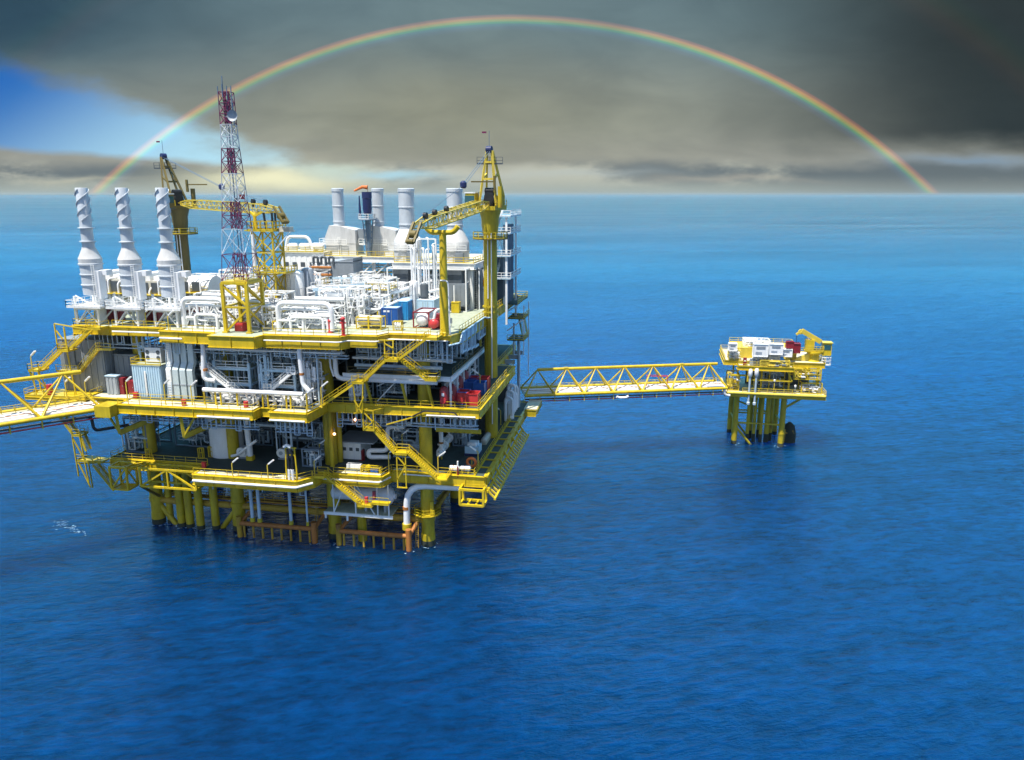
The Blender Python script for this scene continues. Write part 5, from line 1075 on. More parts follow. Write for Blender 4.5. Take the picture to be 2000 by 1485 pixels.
# stair pods on the right side between the decks
t = thing('escape_stair', 'dark stair pod with railed landings outside the right side, above the bridge end', 'stair', (9,44,ZM))
for z in (29.5,34.2): o = part(MB().box((6.7,40,z-.2),(10.4,47,z)), 'landing', 'deck_dark', t); part(MB().rail([(6.7,40,z),(10.4,40,z),(10.4,47,z)], r=.07), 'railing', 'pale_yellow', o)
part(MB().stair((9.6,46,29.5),(9.6,41,34.2)), 'flight', 'yellow', t); part(MB().bar((6.7,40,31.5),(10.2,40,34), .25).bar((10.3,40.2,26.2),(10.3,40.2,37), .2).bar((10.3,46.8,20),(10.3,46.8,37), .2), 'post', 'pipe_white', t); part(MB().pipe([(8,41,ZM),(8,41,33)], .2, 8).pipe([(9,42,ZL),(9,42,30)], .25, 8).pipe([(8.4,44,ZL),(8.4,44,30)], .2, 8), 'pipe', 'pipe_blue_grey', t)
# ------------------------------------------------------------------ things on the middle deck
def house(name, lab, cat, x0, x1, y0, y1, z0, h, mat, pitch=.6, roofmat=None, extra=None):
    t = thing(name, lab, cat, ((x0+x1)/2,(y0+y1)/2,z0)); part(MB().ribbed((x0,y0,z0),(x1,y1,z0+h), pitch, .09), 'wall', mat, t); part(MB().box((x0-.1,y0-.14,z0+h+.003),(x1+.14,y1+.1,z0+h+.14)), 'roof', roofmat or mat, t); return t
def pxy(px, py, y): a = at(px, py, y=y); return a.x, a.z
xa = at(128,760,y=-3.4).x; xb = at(212,760,y=-3.4).x; xc = at(246,760,y=-3.0).x
t = house('switchgear_house', 'large grey ribbed house at the left end of the middle deck', 'equipment house', xa, xb, -3.6, 8, ZM, 9.2, 'grey', 1.2)
for k in range(3): part(MB().box((xa+1.2+k*1.1,-3.76,ZM+4.6),(xa+2.1+k*1.1,-3.7,ZM+8)), 'louvre', 'dark_grey', t)
part(MB().stair((xa+4.4,-4.4,ZM+3.8),(xb-.2,-4.4,ZM+8.0), .9).box((xb-.3,-4.9,ZM+7.8),(xb+2.6,-3.7,ZM+8)).box((xa,-4.9,ZM+3.6),(xa+4.5,-3.7,ZM+3.8)).rail([(xa,-4.9,ZM+3.8),(xa+4.3,-4.9,ZM+3.8)], r=.06).rail([(xb-.2,-4.9,ZM+8),(xb+2.6,-4.9,ZM+8)], r=.06), 'outside_stair', 'pale_yellow', t)
t = house('switchgear_house', 'dark ribbed house recessed behind the left stair, right of the large grey one', 'equipment house', xb+.4, xc+1.5, -1.6, 8, ZM, 6.4, 'grey', .9)
x0, x1 = at(210,770,y=-5.2).x, at(231,770,y=-5.2).x
t = house('storage_box', 'small pale grey box standing before the dark ribbed house', 'storage box', x0, x1, -5.2, -3.8, ZM, 3.3, 'mid_grey', .7, 'light_blue')
cabinet(238, 775, 1.3, 3.0, 'narrow maroon locker right of the small pale grey box', z=ZM, y=-4.8, doors=1); cabinet(258, 775, 1.2, 2.4, 'maroon locker left of the white striped house', z=ZM, y=-4.4, doors=1)
x0, x1 = at(264,775,y=-5.6).x, at(318,775,y=-5.6).x
t = house('ribbed_house', 'white vertically striped house with yellow roof railing on the middle deck walkway', 'equipment house', x0, x1, -5.6, 1, ZM, 5.6, 'light_blue', .42, 'deck_green')
part(MB().rail([(x0,1,ZM+5.75),(x0,-5.6,ZM+5.75),(x1+.2,-5.6,ZM+5.75)], r=.06), 'railing', 'yellow', t); part(MB().box((x0+2.4,-5.9,ZM+.4),(x0+2.7,-5.72,ZM+4.6)), 'downpipe', 'white', t)
xu = at(307,705,y=-3).x; t = thing('ac_unit', 'white air-conditioning unit with four round fans on the striped house roof', 'ac unit', (xu,-3,ZM+5.75)); part(MB().box((xu-1.5,-4,ZM+5.9),(xu+1.5,-2,ZM+8.4)), 'casing', 'duct_white', t)
for dx in (-1.0,1.0):
    for dz in (1.0,1.95): part(MB().tube([(xu+dx,-4.06,ZM+5.9+dz-.2),(xu+dx,-4.0,ZM+5.9+dz-.2)], .34, 16), 'fan', 'dark_grey', t)
part(MB().box((xu-1.3,-3.9,ZM+5.76),(xu-1.1,-2.1,ZM+5.9)).box((xu+1.1,-3.9,ZM+5.76),(xu+1.3,-2.1,ZM+5.9)), 'skid_foot', 'steel', t)
# tall duct panels
for k, (px, lab) in enumerate(((333,'tall white ribbed duct panel with ladder rungs, leftmost of four tall panels'),(346,'tall pale grey-green duct panel second from the left of four'),(360,'tall pale grey-green duct panel third from the left of four'),(374,'tall pale grey-green duct panel rightmost of four'))):
    a0 = at(px-1, 760, y=-6.2); w = 1.02 if k else .9
    t = thing('duct_panel', lab, 'air duct', (a0.x,-6,ZM), 'four tall duct panels between middle and top deck')
    m = MB(); x = a0.x
    for zlo, zhi, ylo, yhi in ((ZM+.3,ZM+5.2,-6.2,-6.2),(ZM+5.2,ZM+6.4,-6.2,-5.4),(ZM+6.4,ZU-2.2,-5.4,-5.4)):
        m.add([(x-w/2,ylo,zlo),(x+w/2,ylo,zlo),(x+w/2,ylo+.8,zlo),(x-w/2,ylo+.8,zlo),(x-w/2,yhi,zhi),(x+w/2,yhi,zhi),(x+w/2,yhi+.8,zhi),(x-w/2,yhi+.8,zhi)], [(0,3,2,1),(4,5,6,7),(0,1,5,4),(1,2,6,5),(2,3,7,6),(3,0,4,7)])
    part(m, 'duct', 'white' if k == 0 else 'duct_grey', t, ang=20)
    if k == 0: part(MB().ladder((x,-6.4,ZM+.3),(x,-5.6,ZU-2.2), .8), 'rung_ladder', 'pipe_blue_grey', t)
    else: part(MB().box((x-w/2-.05,-6.26,ZM+2.6),(x+w/2+.05,-5.34,ZM+2.8)), 'flange', 'mid_grey', t)
# white access structures with stairs
def access(lab, px0, px1, seed, flip):
    y = -4.0; x0 = at(px0, 740, y=y).x; x1 = at(px1, 740, y=y).x; t = thing('access_structure', lab, 'access platform', ((x0+x1)/2,-2,ZM))
    m = MB()
    for x in (x0, x1):
        for yy in (y, 1.5): m.bar((x,yy,ZM),(x,yy,ZM+6.4), .42)
    for z in (ZM+2.6, ZM+5.3):
        for yy in (y,1.5): m.bar((x0,yy,z),(x1,yy,z), .4)
        for x in (x0,x1): m.bar((x,y,z),(x,1.5,z), .35)
    part(m, 'frame', 'light_blue', t)
    for z in (ZM+2.8, ZM+5.5): o = part(MB().box((x0,y,z-.06),(x1,1.5,z)), 'platform', 'deck_green', t); part(MB().rail([(x0,y,z),(x1,y,z)], r=.06, sp=1.6).rail([(x1 if flip else x0,y,z),(x1 if flip else x0,1.5,z)], r=.06), 'railing', 'white', o)
    if flip: fl = [((x1-3.4,-5.6,ZM+2.4),(x1+.4,-5.6,ZM+5.5)), ((x1-6.6,-5.6,ZM),(x1-4.4,-5.6,ZM+2.2))]; mid = x1-3.9
    else: fl = [((x0+3.6,-5.6,ZM+2.4),(x0-.4,-5.6,ZM+5.5)), ((x0+7.2,-5.6,ZM),(x0+4.6,-5.6,ZM+2.2))]; mid = x0+4.1
    for p, q in fl: part(MB().stair(p, q, 1.1), 'stair_flight', 'white', t)
    part(MB().box((mid-.7,-6.2,ZM+2.2),(mid+.7,-5,ZM+2.4)).rail([(mid-.7,-6.2,ZM+2.4),(mid+.7,-6.2,ZM+2.4)], r=.07, sp=.6), 'stair_landing', 'white', t)
    xt = x1+.5 if flip else x0-.5
    part(MB().box((xt-.7,-6.2,ZM+5.3),(xt+.7,-4.2,ZM+5.5)).rail([(xt-.7,-6.2,ZM+5.5),(xt+.7,-6.2,ZM+5.5)], r=.08, sp=.5), 'top_landing', 'white', t)
    r = random.Random(seed)
    for k in range(14):
        xx = x0+(x1-x0)*(k+.5)/14; yq = r.uniform(-3.2,2); zt = ZM+r.uniform(5.8,9); part(MB().pipe([(xx,yq,ZM),(xx,yq,zt),(xx+r.uniform(-1.2,1.2),yq,zt),(xx,yq+1.5,zt+r.uniform(.4,1.6))], r.choice((.08,.11,.15)), 6), 'pipe', r.choice(('pipe_white','pipe_blue_grey','light_blue')), t)
    for k in range(6):
        xx = x0+(x1-x0)*(k+.5)/6; zt = ZM+r.uniform(6.6,8.6); part(MB().pipe([(xx,1,ZM),(xx,1,zt),(xx+.9,1,zt),(xx+.9,1,ZM+5.6)], .17, 8), 'pipe', 'pipe_blue_grey', t)
    for k in range(3): part(MB().lathe((x0+(x1-x0)*(k+.5)/3,0,ZM+5.6), [(.5,0),(.5,1.1),(.3,1.3),(.3,1.7),(.45,1.75),(.45,2)], 14), 'pump', 'mid_grey', t)
    part(MB().vessel((x0+1,0,ZM+1.4), .9, x1-x0-2, 0, 16), 'vessel', 'pipe_blue_grey', t)
access('white access platform and stair descending to the right, left of the pair', 421, 488, 1, False)
access('white access platform and stair descending to the left, right of the pair', 512, 576, 2, True)
# U-shaped white pipes hanging from the upper deck, manifold
def runpipe(lab, pts, r, mat='pipe_white', n=12, bend=None, band=None, sup=None):
    t = thing('process_pipe', lab, 'pipe', tuple(pts[0])); m = MB(); m.pipe(pts, r, n, bend); part(m, 'pipe_run', mat, t)
    if band: part(MB().lathe(band, [(r+.03,0),(r+.03,.4)], n), 'band', 'rust_brown', t)
    for s_ in sup or (): part(MB().bar((s_[0],s_[1],s_[2]),(s_[0],s_[1],s_[3]), .22), 'support', 'yellow', t)
    return t
y = -6.6; a = at(352,666,y=y); b = at(396,668,y=y); c = at(400,742,y=y); d = at(418,744,y=y)
runpipe('fat white pipe leaving the top deck and dropping left of the access stairs', [(a.x,y,a.z),(b.x,y,b.z),(c.x-.2,y,c.z),(d.x,y+.3,d.z)], .36, bend=.9, band=(b.x-.05,y,ZM+5.4)); part(MB().tube([(b.x,y,b.z),(at(408,668,y=y).x,y,b.z)], .34, 10), 'branch_stub', 'pipe_white', bpy.data.objects['process_pipe.003'])
a = at(571,675,y=y); b = at(634,678,y=y); c = at(583,678,y=y); d = at(592,752,y=y); e = at(603,760,y=y)
runpipe('fat white pipe under the top deck dropping right of the access stairs', [(b.x,y,b.z),(c.x,y,c.z),(d.x,y,d.z),(e.x,y,e.z-.3)], .38, bend=.8, band=(d.x-.1,y,ZM+5.4))
a = at(397,763,y=-8.2); b = at(592,771,y=-8.2)
t = runpipe('long horizontal white manifold pipe along the middle deck front walkway', [(a.x,-8.2,ZM+2.6),(b.x,-8.2,ZM+2.6)], .36, sup=[(at(px,780,y=-8.4).x,-8.2,ZM,ZM+2.3) for px in (398,420,430,462,512,522,558,566,598)])
for k in range(11):
    x = a.x+1.2+(b.x-a.x-2)*k/10; part(MB().pipe([(x,-8.2,ZM+2.3),(x,-7.4,ZM+1.4),(x,-7.2,ZM+.2)], .16, 8).lathe((x,-7.3,ZM+.5), [(.34,0),(.34,.2),(.2,.25),(.2,.6),(.34,.65),(.34,.85)], 10), 'branch', 'pipe_white' if k % 3 else 'beige', t)
for x0_, x1_, lab in ((a.x+.8,a.x+8.2,'valve skid below the left half of the long manifold pipe'),(b.x-7.2,b.x-.6,'valve skid below the right half of the long manifold pipe')): skid('valve_skid', lab, 'valve skid', x0_, x1_, -7.0, -4.6, ZM, 1.9, 31+int(x0_), npipe=7, nv=2, brace=False, vm='pipe_white')
y = -2.6; p = [at(px,py,y=y) for px, py in ((647,672),(652,672),(657,738),(664,742),(693,741),(785,746))]
runpipe('white pipe bending from vertical to horizontal beside the yellow leg', [(p[1].x-1,y,ZU-1.6),(p[1].x,y,ZU-1.8),(p[2].x,y,p[4].z),(p[5].x+6,y,p[4].z)], .4, bend=1.3, band=(p[1].x-.1,y,ZM+8.2))
runpipe('thinner white pipe running down alongside the bending pipe', [(p[1].x-.9,y,ZU-1.8),(p[1].x-.8,y,ZM+6),(p[1].x-.3,y,ZM+4.4)], .18)
# tank and dark equipment inside right half of the middle deck
upright('storage_tank', 'pale blue upright tank behind the yellow stair post on the middle deck', 'tank', 700, 770, 3, 1.6, 4.2, 'duct_white', z=ZM, dome=False)
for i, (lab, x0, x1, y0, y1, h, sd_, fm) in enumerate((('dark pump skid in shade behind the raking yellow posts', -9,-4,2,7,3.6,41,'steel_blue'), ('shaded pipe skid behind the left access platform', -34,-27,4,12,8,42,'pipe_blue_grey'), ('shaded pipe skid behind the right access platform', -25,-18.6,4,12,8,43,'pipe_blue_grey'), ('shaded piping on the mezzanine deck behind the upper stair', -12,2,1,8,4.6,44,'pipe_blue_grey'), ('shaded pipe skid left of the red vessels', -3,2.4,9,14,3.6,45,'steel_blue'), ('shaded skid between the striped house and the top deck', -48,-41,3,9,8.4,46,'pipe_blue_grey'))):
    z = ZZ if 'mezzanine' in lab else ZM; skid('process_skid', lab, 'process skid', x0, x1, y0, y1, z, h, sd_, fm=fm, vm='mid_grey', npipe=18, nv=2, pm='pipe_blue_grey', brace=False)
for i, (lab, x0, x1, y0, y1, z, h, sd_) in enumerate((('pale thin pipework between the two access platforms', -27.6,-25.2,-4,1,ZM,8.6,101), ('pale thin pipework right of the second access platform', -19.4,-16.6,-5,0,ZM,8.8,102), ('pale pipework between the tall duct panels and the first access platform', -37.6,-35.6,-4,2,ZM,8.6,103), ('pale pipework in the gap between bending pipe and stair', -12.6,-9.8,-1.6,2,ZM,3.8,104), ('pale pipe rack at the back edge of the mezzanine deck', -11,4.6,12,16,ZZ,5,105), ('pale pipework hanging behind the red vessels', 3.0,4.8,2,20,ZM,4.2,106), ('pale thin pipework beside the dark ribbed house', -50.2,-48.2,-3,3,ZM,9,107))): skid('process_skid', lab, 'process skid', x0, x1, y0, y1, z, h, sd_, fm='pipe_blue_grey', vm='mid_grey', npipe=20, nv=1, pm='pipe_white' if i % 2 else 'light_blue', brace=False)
for k in range(3):
    x0 = -11.6; x1 = 3.5; z = ZZ+1.2+k*1.3; runpipe(('lowest','middle','uppermost')[k]+' of three long pale pipes lying on the mezzanine deck', [(x0,-1.2+k*.9,z),(x1-k,-1.2+k*.9,z)], .3 if k != 1 else .42, 'pipe_blue_grey')
for k, (px, py) in enumerate(((868,795),(884,790),(897,772),(908,760))):
    a = at(px, py, z=ZM); t = thing('red_vessel', ('red upright vessel nearest the raking posts','second red upright vessel in the row beneath the mezzanine','third red upright vessel in the row beneath the mezzanine','farthest red upright vessel with white plate beneath the mezzanine')[k], 'vessel', (a.x,a.y,ZM), 'red vessels under the mezzanine')
    part(MB().lathe((a.x,a.y,ZM+.3), [(.75,0),(.75,2.6),(.55,3.0),(.2,3.2)], 16), 'shell', 'maroon', t); part(MB().tube([(a.x,a.y-.9,ZM+1.3),(a.x,a.y-.5,ZM+1.3)], .5, 12), 'end_cover', 'red', t); part(MB().box((a.x-.2,a.y-.8,ZM+2.0),(a.x+.2,a.y-.74,ZM+2.5)), 'plate', 'white', t); part(MB().bar((a.x,a.y,ZM),(a.x,a.y,ZM+.3), .9), 'base', 'dark_grey', t)
for k, (px, py, mt, lab) in enumerate(((903,790,'red','open red cargo basket at the front corner, left of two'),(922,794,'red','open red cargo basket at the front corner, right of two'),(917,770,'blue','blue cargo basket behind the front red pair, left one'),(935,772,'blue','blue cargo basket behind the front red pair, right one'),(925,761,'red','bright red cargo basket at the back of the basket stack, left one'),(942,762,'red','bright red cargo basket at the back of the basket stack, right one'))):
    a = at(px, py, z=ZM); w = 1.8; t = thing('cargo_basket', lab, 'cargo basket', (a.x,a.y,ZM), 'cargo baskets on the middle deck corner')
    m = MB(); z0 = ZM+.15; h = 1.9
    m.box((a.x-w/2,a.y,z0),(a.x+w/2,a.y+2.2,z0+.1)).box((a.x-w/2,a.y,z0+.1),(a.x+w/2,a.y+.08,z0+h)).box((a.x-w/2,a.y+2.12,z0+.1),(a.x+w/2,a.y+2.2,z0+h)).box((a.x-w/2,a.y+.08,z0+.1),(a.x-w/2+.08,a.y+2.12,z0+h)).box((a.x+w/2-.08,a.y+.08,z0+.1),(a.x+w/2,a.y+2.12,z0+h)); part(m, 'basket', mt, t)
    part(MB().frame((a.x-w/2-.04,a.y-.04,ZM+.02),(a.x+w/2+.04,a.y+2.24,z0+h+.04), .12), 'frame', mt if k % 2 else 'blue', t); part(MB().box((a.x-w/2+.3,a.y+.3,z0+.1),(a.x+w/2-.2,a.y+1.8,z0+1.3)), 'load', 'white' if k in (0,2) else mt, t)
t = thing('white_manifold', 'shaded white piping cluster right of the crane pedestal, above the bridge', 'piping', (8.6,34,ZL)); 
for k in range(5): part(MB().pipe([(8.0,31+k*1.6,ZL),(8.0,31+k*1.6,ZL+5+k%3),(9.4,31+k*1.6,ZL+5+k%3),(9.4,31+k*1.6,ZL+1.2)], .3, 10), 'pipe', 'pipe_white', t)
part(MB().lathe((8.6,33,ZL), [(.9,0),(.9,3.4),(.5,3.9)], 16), 'vessel', 'pipe_white', t)
part(MB().box((1.6,5.2,ZM+.01),(1.9,22,ZM+4.4)), 'inner_wall', 'steel_blue', PL)
# red barrels / small red things on the walkway
def small(name, lab, cat, px, py, z, h, mat, kind='drum', r=.32):
    a = at(px, py, z=z); t = thing(name, lab, cat, (a.x,a.y,z))
    if kind == 'drum': part(MB().lathe((a.x,a.y,z), [(r,0),(r,h*.33),(r+.03,h*.35),(r,h*.37),(r,h*.65),(r+.03,h*.67),(r,h*.69),(r,h),(r*.9,h-.03),(.02,h-.03)], 14, cap=False), 'drum', mat, t); part(MB().lathe((a.x,a.y,z+h-.02), [(r*.2,0),(r*.2,.08)], 8), 'bung', 'steel', t)
    else: part(MB().box((a.x-r,a.y-r*.7,z+.08),(a.x+r,a.y+r*.7,z+h)), 'body', mat, t); part(MB().box((a.x-r-.04,a.y-r*.7-.04,z+h+.003),(a.x+r+.04,a.y+r*.7+.04,z+h+.08)), 'lid', mat, t); part(MB().box((a.x-r*.9,a.y-r*.6,z),(a.x+r*.9,a.y+r*.6,z+.08)), 'base', 'dark_grey', t)
    return t
small('fire_box', 'red and blue fire box on the cream walkway, below the tall duct panels', 'fire box', 360, 793, ZM, 1.0, 'red', 'box', .32); small('fire_drum', 'red drum on the railed corner at the foot of the white stair', 'drum', 481, 797, ZM, 1.1, 'red', r=.38); small('fire_drum', 'red drum beside the bridge landing on the outer left walkway', 'drum', 99, 772, ZM, 1.9, 'red', r=.5)
small('fire_box', 'red box with maroon flap left of the white striped house', 'fire box', 266, 778, ZM, 1.0, 'red', 'box', .36)
small('fire_box', 'small red and violet box at the left end of the lower cream walkway', 'fire box', 399, 914, ZL, 1.0, 'red', 'box', .32); small('fire_drum', 'crimson drum half hidden by a post right of the grey cabinet', 'drum', 706, 898, ZL, 1.9, 'maroon', r=.65)

# ------------------------------------------------------------------ things on the lower deck
x = at(450,905,y=2).x; t = thing('storage_tank', 'big pale blue upright tank with flat bright side on the lower deck', 'tank', (x,2,ZL)); part(MB().lathe((x,1.5,ZL), [(2.9,0),(2.9,9.6)], 36), 'shell', 'duct_white', t); part(MB().lathe((x,1.5,ZL+9), [(2.95,0),(2.95,.3)], 36), 'rim', 'mid_grey', t); part(MB().pipe([(x+2.2,-1.0,ZL+.5),(x+3.6,-1.2,ZL+.9),(x+5.4,-1.2,ZL+2.4),(x+7.4,-1.2,ZL+3.8)], .26, 10), 'outlet_pipe', 'pipe_white', t)
for px, py, lab, s in ((474,896,'white pump with round face right of the big pale tank','1'),(552,898,'white pump with round face left of the yellow hose frame','2')):
    a = at(px, py, z=ZL); t = thing('pump', lab, 'pump', (a.x,a.y,ZL)); part(MB().box((a.x-.5,a.y,ZL+.3),(a.x+1.2,a.y+1.6,ZL+2.0)), 'body', 'duct_white', t); part(MB().tube([(a.x-.1,a.y-.3,ZL+1.3),(a.x-.1,a.y+.0,ZL+1.3)], .85, 18), 'face_plate', 'white', t); part(MB().tube([(a.x-.1,a.y-.4,ZL+1.3),(a.x-.1,a.y-.3,ZL+1.3)], .35, 12), 'hub', 'mid_grey', t); part(MB().box((a.x-.8,a.y-.1,ZL),(a.x+1.3,a.y+1.8,ZL+.3)), 'base', 'grey', t); part(MB().pipe([(a.x+.6,a.y+.8,ZL+2),(a.x+.6,a.y+.8,ZL+4.6),(a.x+.2,a.y+2,ZL+9)], .14, 8), 'riser', 'pipe_blue_grey', t)
x = at(489,890,y=-1).x; t = runpipe('thick pale pipe standing on a yellow foot in the middle of the lower deck', [(x,-1,ZL+.8),(x-.4,-1,ZM-1.6)], .5, 'duct_white'); part(MB().box((x-.6,-1.5,ZL),(x+.6,-.5,ZL+.8)), 'foot', 'yellow', t)
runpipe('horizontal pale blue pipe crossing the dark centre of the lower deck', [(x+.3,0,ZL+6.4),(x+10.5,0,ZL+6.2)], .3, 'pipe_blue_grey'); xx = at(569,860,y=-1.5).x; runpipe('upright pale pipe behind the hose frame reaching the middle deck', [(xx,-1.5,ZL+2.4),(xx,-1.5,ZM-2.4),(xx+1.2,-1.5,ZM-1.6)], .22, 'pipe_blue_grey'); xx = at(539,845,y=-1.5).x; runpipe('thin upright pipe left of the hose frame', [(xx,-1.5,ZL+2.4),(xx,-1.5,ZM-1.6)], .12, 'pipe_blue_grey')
x = at(560,835,y=4).x; t = thing('hung_vessel', 'rounded grey vessel hanging high in the dark lower deck', 'vessel', (x,4,ZM-5)); part(MB().vessel((x-2.2,4,ZM-3.6), 1.4, 4.4, 0, 20), 'shell', 'grey', t); part(MB().bar((x-1.5,4,ZM-2.2),(x-1.5,4,ZM-1.4), .2).bar((x+1.5,4,ZM-2.2),(x+1.5,4,ZM-1.4), .2), 'hanger', 'mid_grey', t)
# hose frame
a = at(565,942,z=ZL); x, y = a.x, -8.9; t = thing('hose_hanger', 'tall yellow frame holding black and white looped hoses on the front walkway', 'hose frame', (x,y,ZL-1.5))
m = MB()
for s_ in (-1,1): m.bar((x+s_*.95,y,ZL-1.8),(x+s_*.9,y,ZL+2.4), .2); m.bar((x+s_*.9,y,ZL+2.4),(x+s_*.75,y,ZL+5.6), .2)
for z, w in ((ZL+5.6,1.1),(ZL+4.4,.9),(ZL-1.7,1.3)): m.bar((x-w,y,z),(x+w,y,z), .22)
m.box((x-1.3,y-.7,ZL-1.9),(x+1.3,y+.1,ZL-1.75)); part(m, 'frame', 'yellow', t)
for s_ in (-.3,.3): part(MB().tube([(x+s_*1.2,y-.2,ZL+5.4),(x+s_,y-.2,ZL+2.5),(x+s_*.9,y-.2,ZL+1.8)], .17, 8).tube([(x+s_,y-.2,ZL+.2),(x+s_*1.4,y-.2,ZL-1.6)], .16, 8), 'hose', 'black', t); part(MB().tube([(x+s_*.95,y-.22,ZL+1.9),(x+s_*1.1,y-.22,ZL+.1)], .26, 10), 'hose_sleeve', 'white', t)
part(MB().tube([(x-.9,y-.3,ZL+5.8),(x-.4,y-.3,ZL+6.1),(x+.3,y-.3,ZL+5.8)], .3, 10), 'hose_reel', 'white', t)
# grey cabinet house
x0, x1 = at(668,895,y=2).x, at(693,895,y=2).x; x1 += 1.2
t = thing('control_cabinet', 'white three-door cabinet with wide grey roof on the lower deck', 'cabinet', ((x0+x1)/2,2,ZL)); part(MB().box((x0,2,ZL+.2),(x1,7,ZL+3.4)), 'body', 'duct_white', t); part(MB().box((x0-.9,1.4,ZL+3.42),(x1+2.6,8,ZL+3.6)), 'roof', 'mid_grey', t)
for k in range(3):
    w = (x1-x0)/3; d = part(MB().box((x0+k*w+.08,1.93,ZL+.3),(x0+k*w+w-.08,1.99,ZL+3.2)), 'door', 'white', t); part(MB().box((x0+k*w+.3,1.9,ZL+1.8),(x0+k*w+w-.3,1.925,ZL+2.4)), 'window', 'dark_grey', d)
part(MB().box((x0+.1,2.1,ZL),(x1-.1,6.9,ZL+.2)), 'plinth', 'dark_grey', t)
# serpentine pipes
y = 1.5; P_ = lambda px, py: (at(px,py,y=y).x, y, at(px,py,y=y).z)
t = runpipe('white pipe doubling back in an S beside the grey-roofed cabinet', [P_(790,834), P_(757,834), P_(757,880), P_(720,880), P_(720,893), P_(762,893)], .42, bend=.75); q = P_(776,834)
part(MB().lathe((q[0]-.4,q[1],q[2]), [(.7,0),(.7,.2),(.5,.25),(.5,.6),(.7,.65),(.7,.85)], 14, 0), 'flange', 'pipe_white', t)
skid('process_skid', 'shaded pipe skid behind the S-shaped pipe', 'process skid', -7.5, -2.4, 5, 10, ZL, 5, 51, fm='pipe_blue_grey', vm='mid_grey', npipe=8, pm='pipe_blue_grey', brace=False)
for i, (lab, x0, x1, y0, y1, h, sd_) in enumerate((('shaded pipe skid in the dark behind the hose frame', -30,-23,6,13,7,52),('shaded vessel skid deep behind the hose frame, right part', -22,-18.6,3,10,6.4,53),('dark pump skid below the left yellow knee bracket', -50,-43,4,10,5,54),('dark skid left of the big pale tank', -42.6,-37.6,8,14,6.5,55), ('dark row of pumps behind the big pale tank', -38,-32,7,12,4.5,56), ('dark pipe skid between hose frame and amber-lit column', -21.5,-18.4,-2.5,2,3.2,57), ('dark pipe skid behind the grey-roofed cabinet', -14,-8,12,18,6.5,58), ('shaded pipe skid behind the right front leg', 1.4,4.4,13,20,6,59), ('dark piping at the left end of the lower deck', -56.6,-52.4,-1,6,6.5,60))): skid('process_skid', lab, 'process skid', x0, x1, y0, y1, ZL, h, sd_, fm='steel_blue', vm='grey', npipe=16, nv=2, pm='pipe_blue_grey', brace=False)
# white framed rack, left
a = at(252,875,y=0); t = thing('white_rack', 'white rectangular rack standing in the dark left end of the lower deck', 'rack', (a.x,0,ZL)); m = MB(); m.frame((a.x-1.1,0,ZL+.2),(a.x+1.3,1.2,ZL+3.4), .2).bar((a.x+.1,0,ZL+.2),(a.x+.1,0,ZL+3.4), .2); part(m, 'frame', 'pipe_white', t); part(MB().box((a.x-.9,.3,ZL+.4),(a.x-.2,1,ZL+2)).box((a.x+.3,.3,ZL+.4),(a.x+1,1,ZL+2)), 'canister', 'grey', t); part(MB().bar((a.x-1,.2,ZL),(a.x+1.2,.2,ZL), .4), 'base', 'grey', t)
for px, py, lab in ((290,898,'yellow ladder gate on the lower deck rail, left of two'),(392,896,'yellow framed stand near the left end of the lower walkway'),(412,893,'pair of yellow stands in front of the big pale tank')):
    a = at(px, py, z=ZL); t = thing('yellow_stand', lab, 'stand', (a.x,a.y,ZL)); part(MB().frame((a.x-.4,a.y,ZL),(a.x+.4,a.y+.5,ZL+1.9), .14), 'frame', 'yellow', t); part(MB().box((a.x-.35,a.y+.05,ZL+1.0),(a.x+.35,a.y+.45,ZL+1.08)), 'shelf', 'yellow', t)
# valve train on the right
t = thing('valve_train', 'white train of large flanged valves running back along the right of the lower deck', 'valve train', (5,8,ZL)); a = at(857,893,z=ZL+1.2); b = at(903,815,z=ZL+1.8); m = MB(); A_ = Vector((a.x,a.y,ZL+1.6)); B_ = Vector((b.x,b.y,ZL+1.8)); m.tube([A_,B_], .45, 14); part(m, 'pipe', 'pipe_white', t)
for f in (.08,.22,.4,.58,.72,.9):
    p = A_.lerp(B_,f); d = (B_-A_).normalized(); o = part(MB().tube([p-d*.5,p-d*.4,p-d*.35,p,p+d*.35,p+d*.4,p+d*.5], [.75,.75,.55,.72,.55,.75,.75], 16), 'valve', 'pipe_white', t); part(MB().tube([p,p+zz*1.5], .16, 8).lathe(p+zz*1.3, [(.6,0),(.6,.15)], 14), 'handwheel', 'white', o)
for f in (.1,.4,.7): p = A_.lerp(B_,f); part(MB().bar((p.x,p.y,ZL),(p.x,p.y,ZL+1.2), .25), 'support', 'yellow', t)
x = at(858,835,y=A_.y+1).x; runpipe('upright white pipe with rusty collar rising from the valve train', [(x,A_.y+2,ZL+2),(x,A_.y+2,ZM-1.6)], .4, band=(x,A_.y+2,ZL+3.0))
a = at(912,890,z=ZL); t = thing('generator_skid', 'pale blue machine skid on dark deck near the right edge of the lower deck', 'machine', (a.x,a.y,ZL)); part(MB().box((a.x-.4,a.y,ZL+.4),(a.x+2.2,a.y+2.6,ZL+1.7)), 'body', 'light_blue', t); part(MB().box((a.x-.5,a.y-.1,ZL),(a.x+2.3,a.y+2.7,ZL+.4)), 'skid_base', 'navy', t); part(MB().vessel((a.x+.1,a.y+.6,ZL+2.0), .4, 1.4, 0, 12).box((a.x+.2,a.y+1.2,ZL+1.7),(a.x+1.8,a.y+2.2,ZL+2.3)), 'motor', 'pipe_white', t)
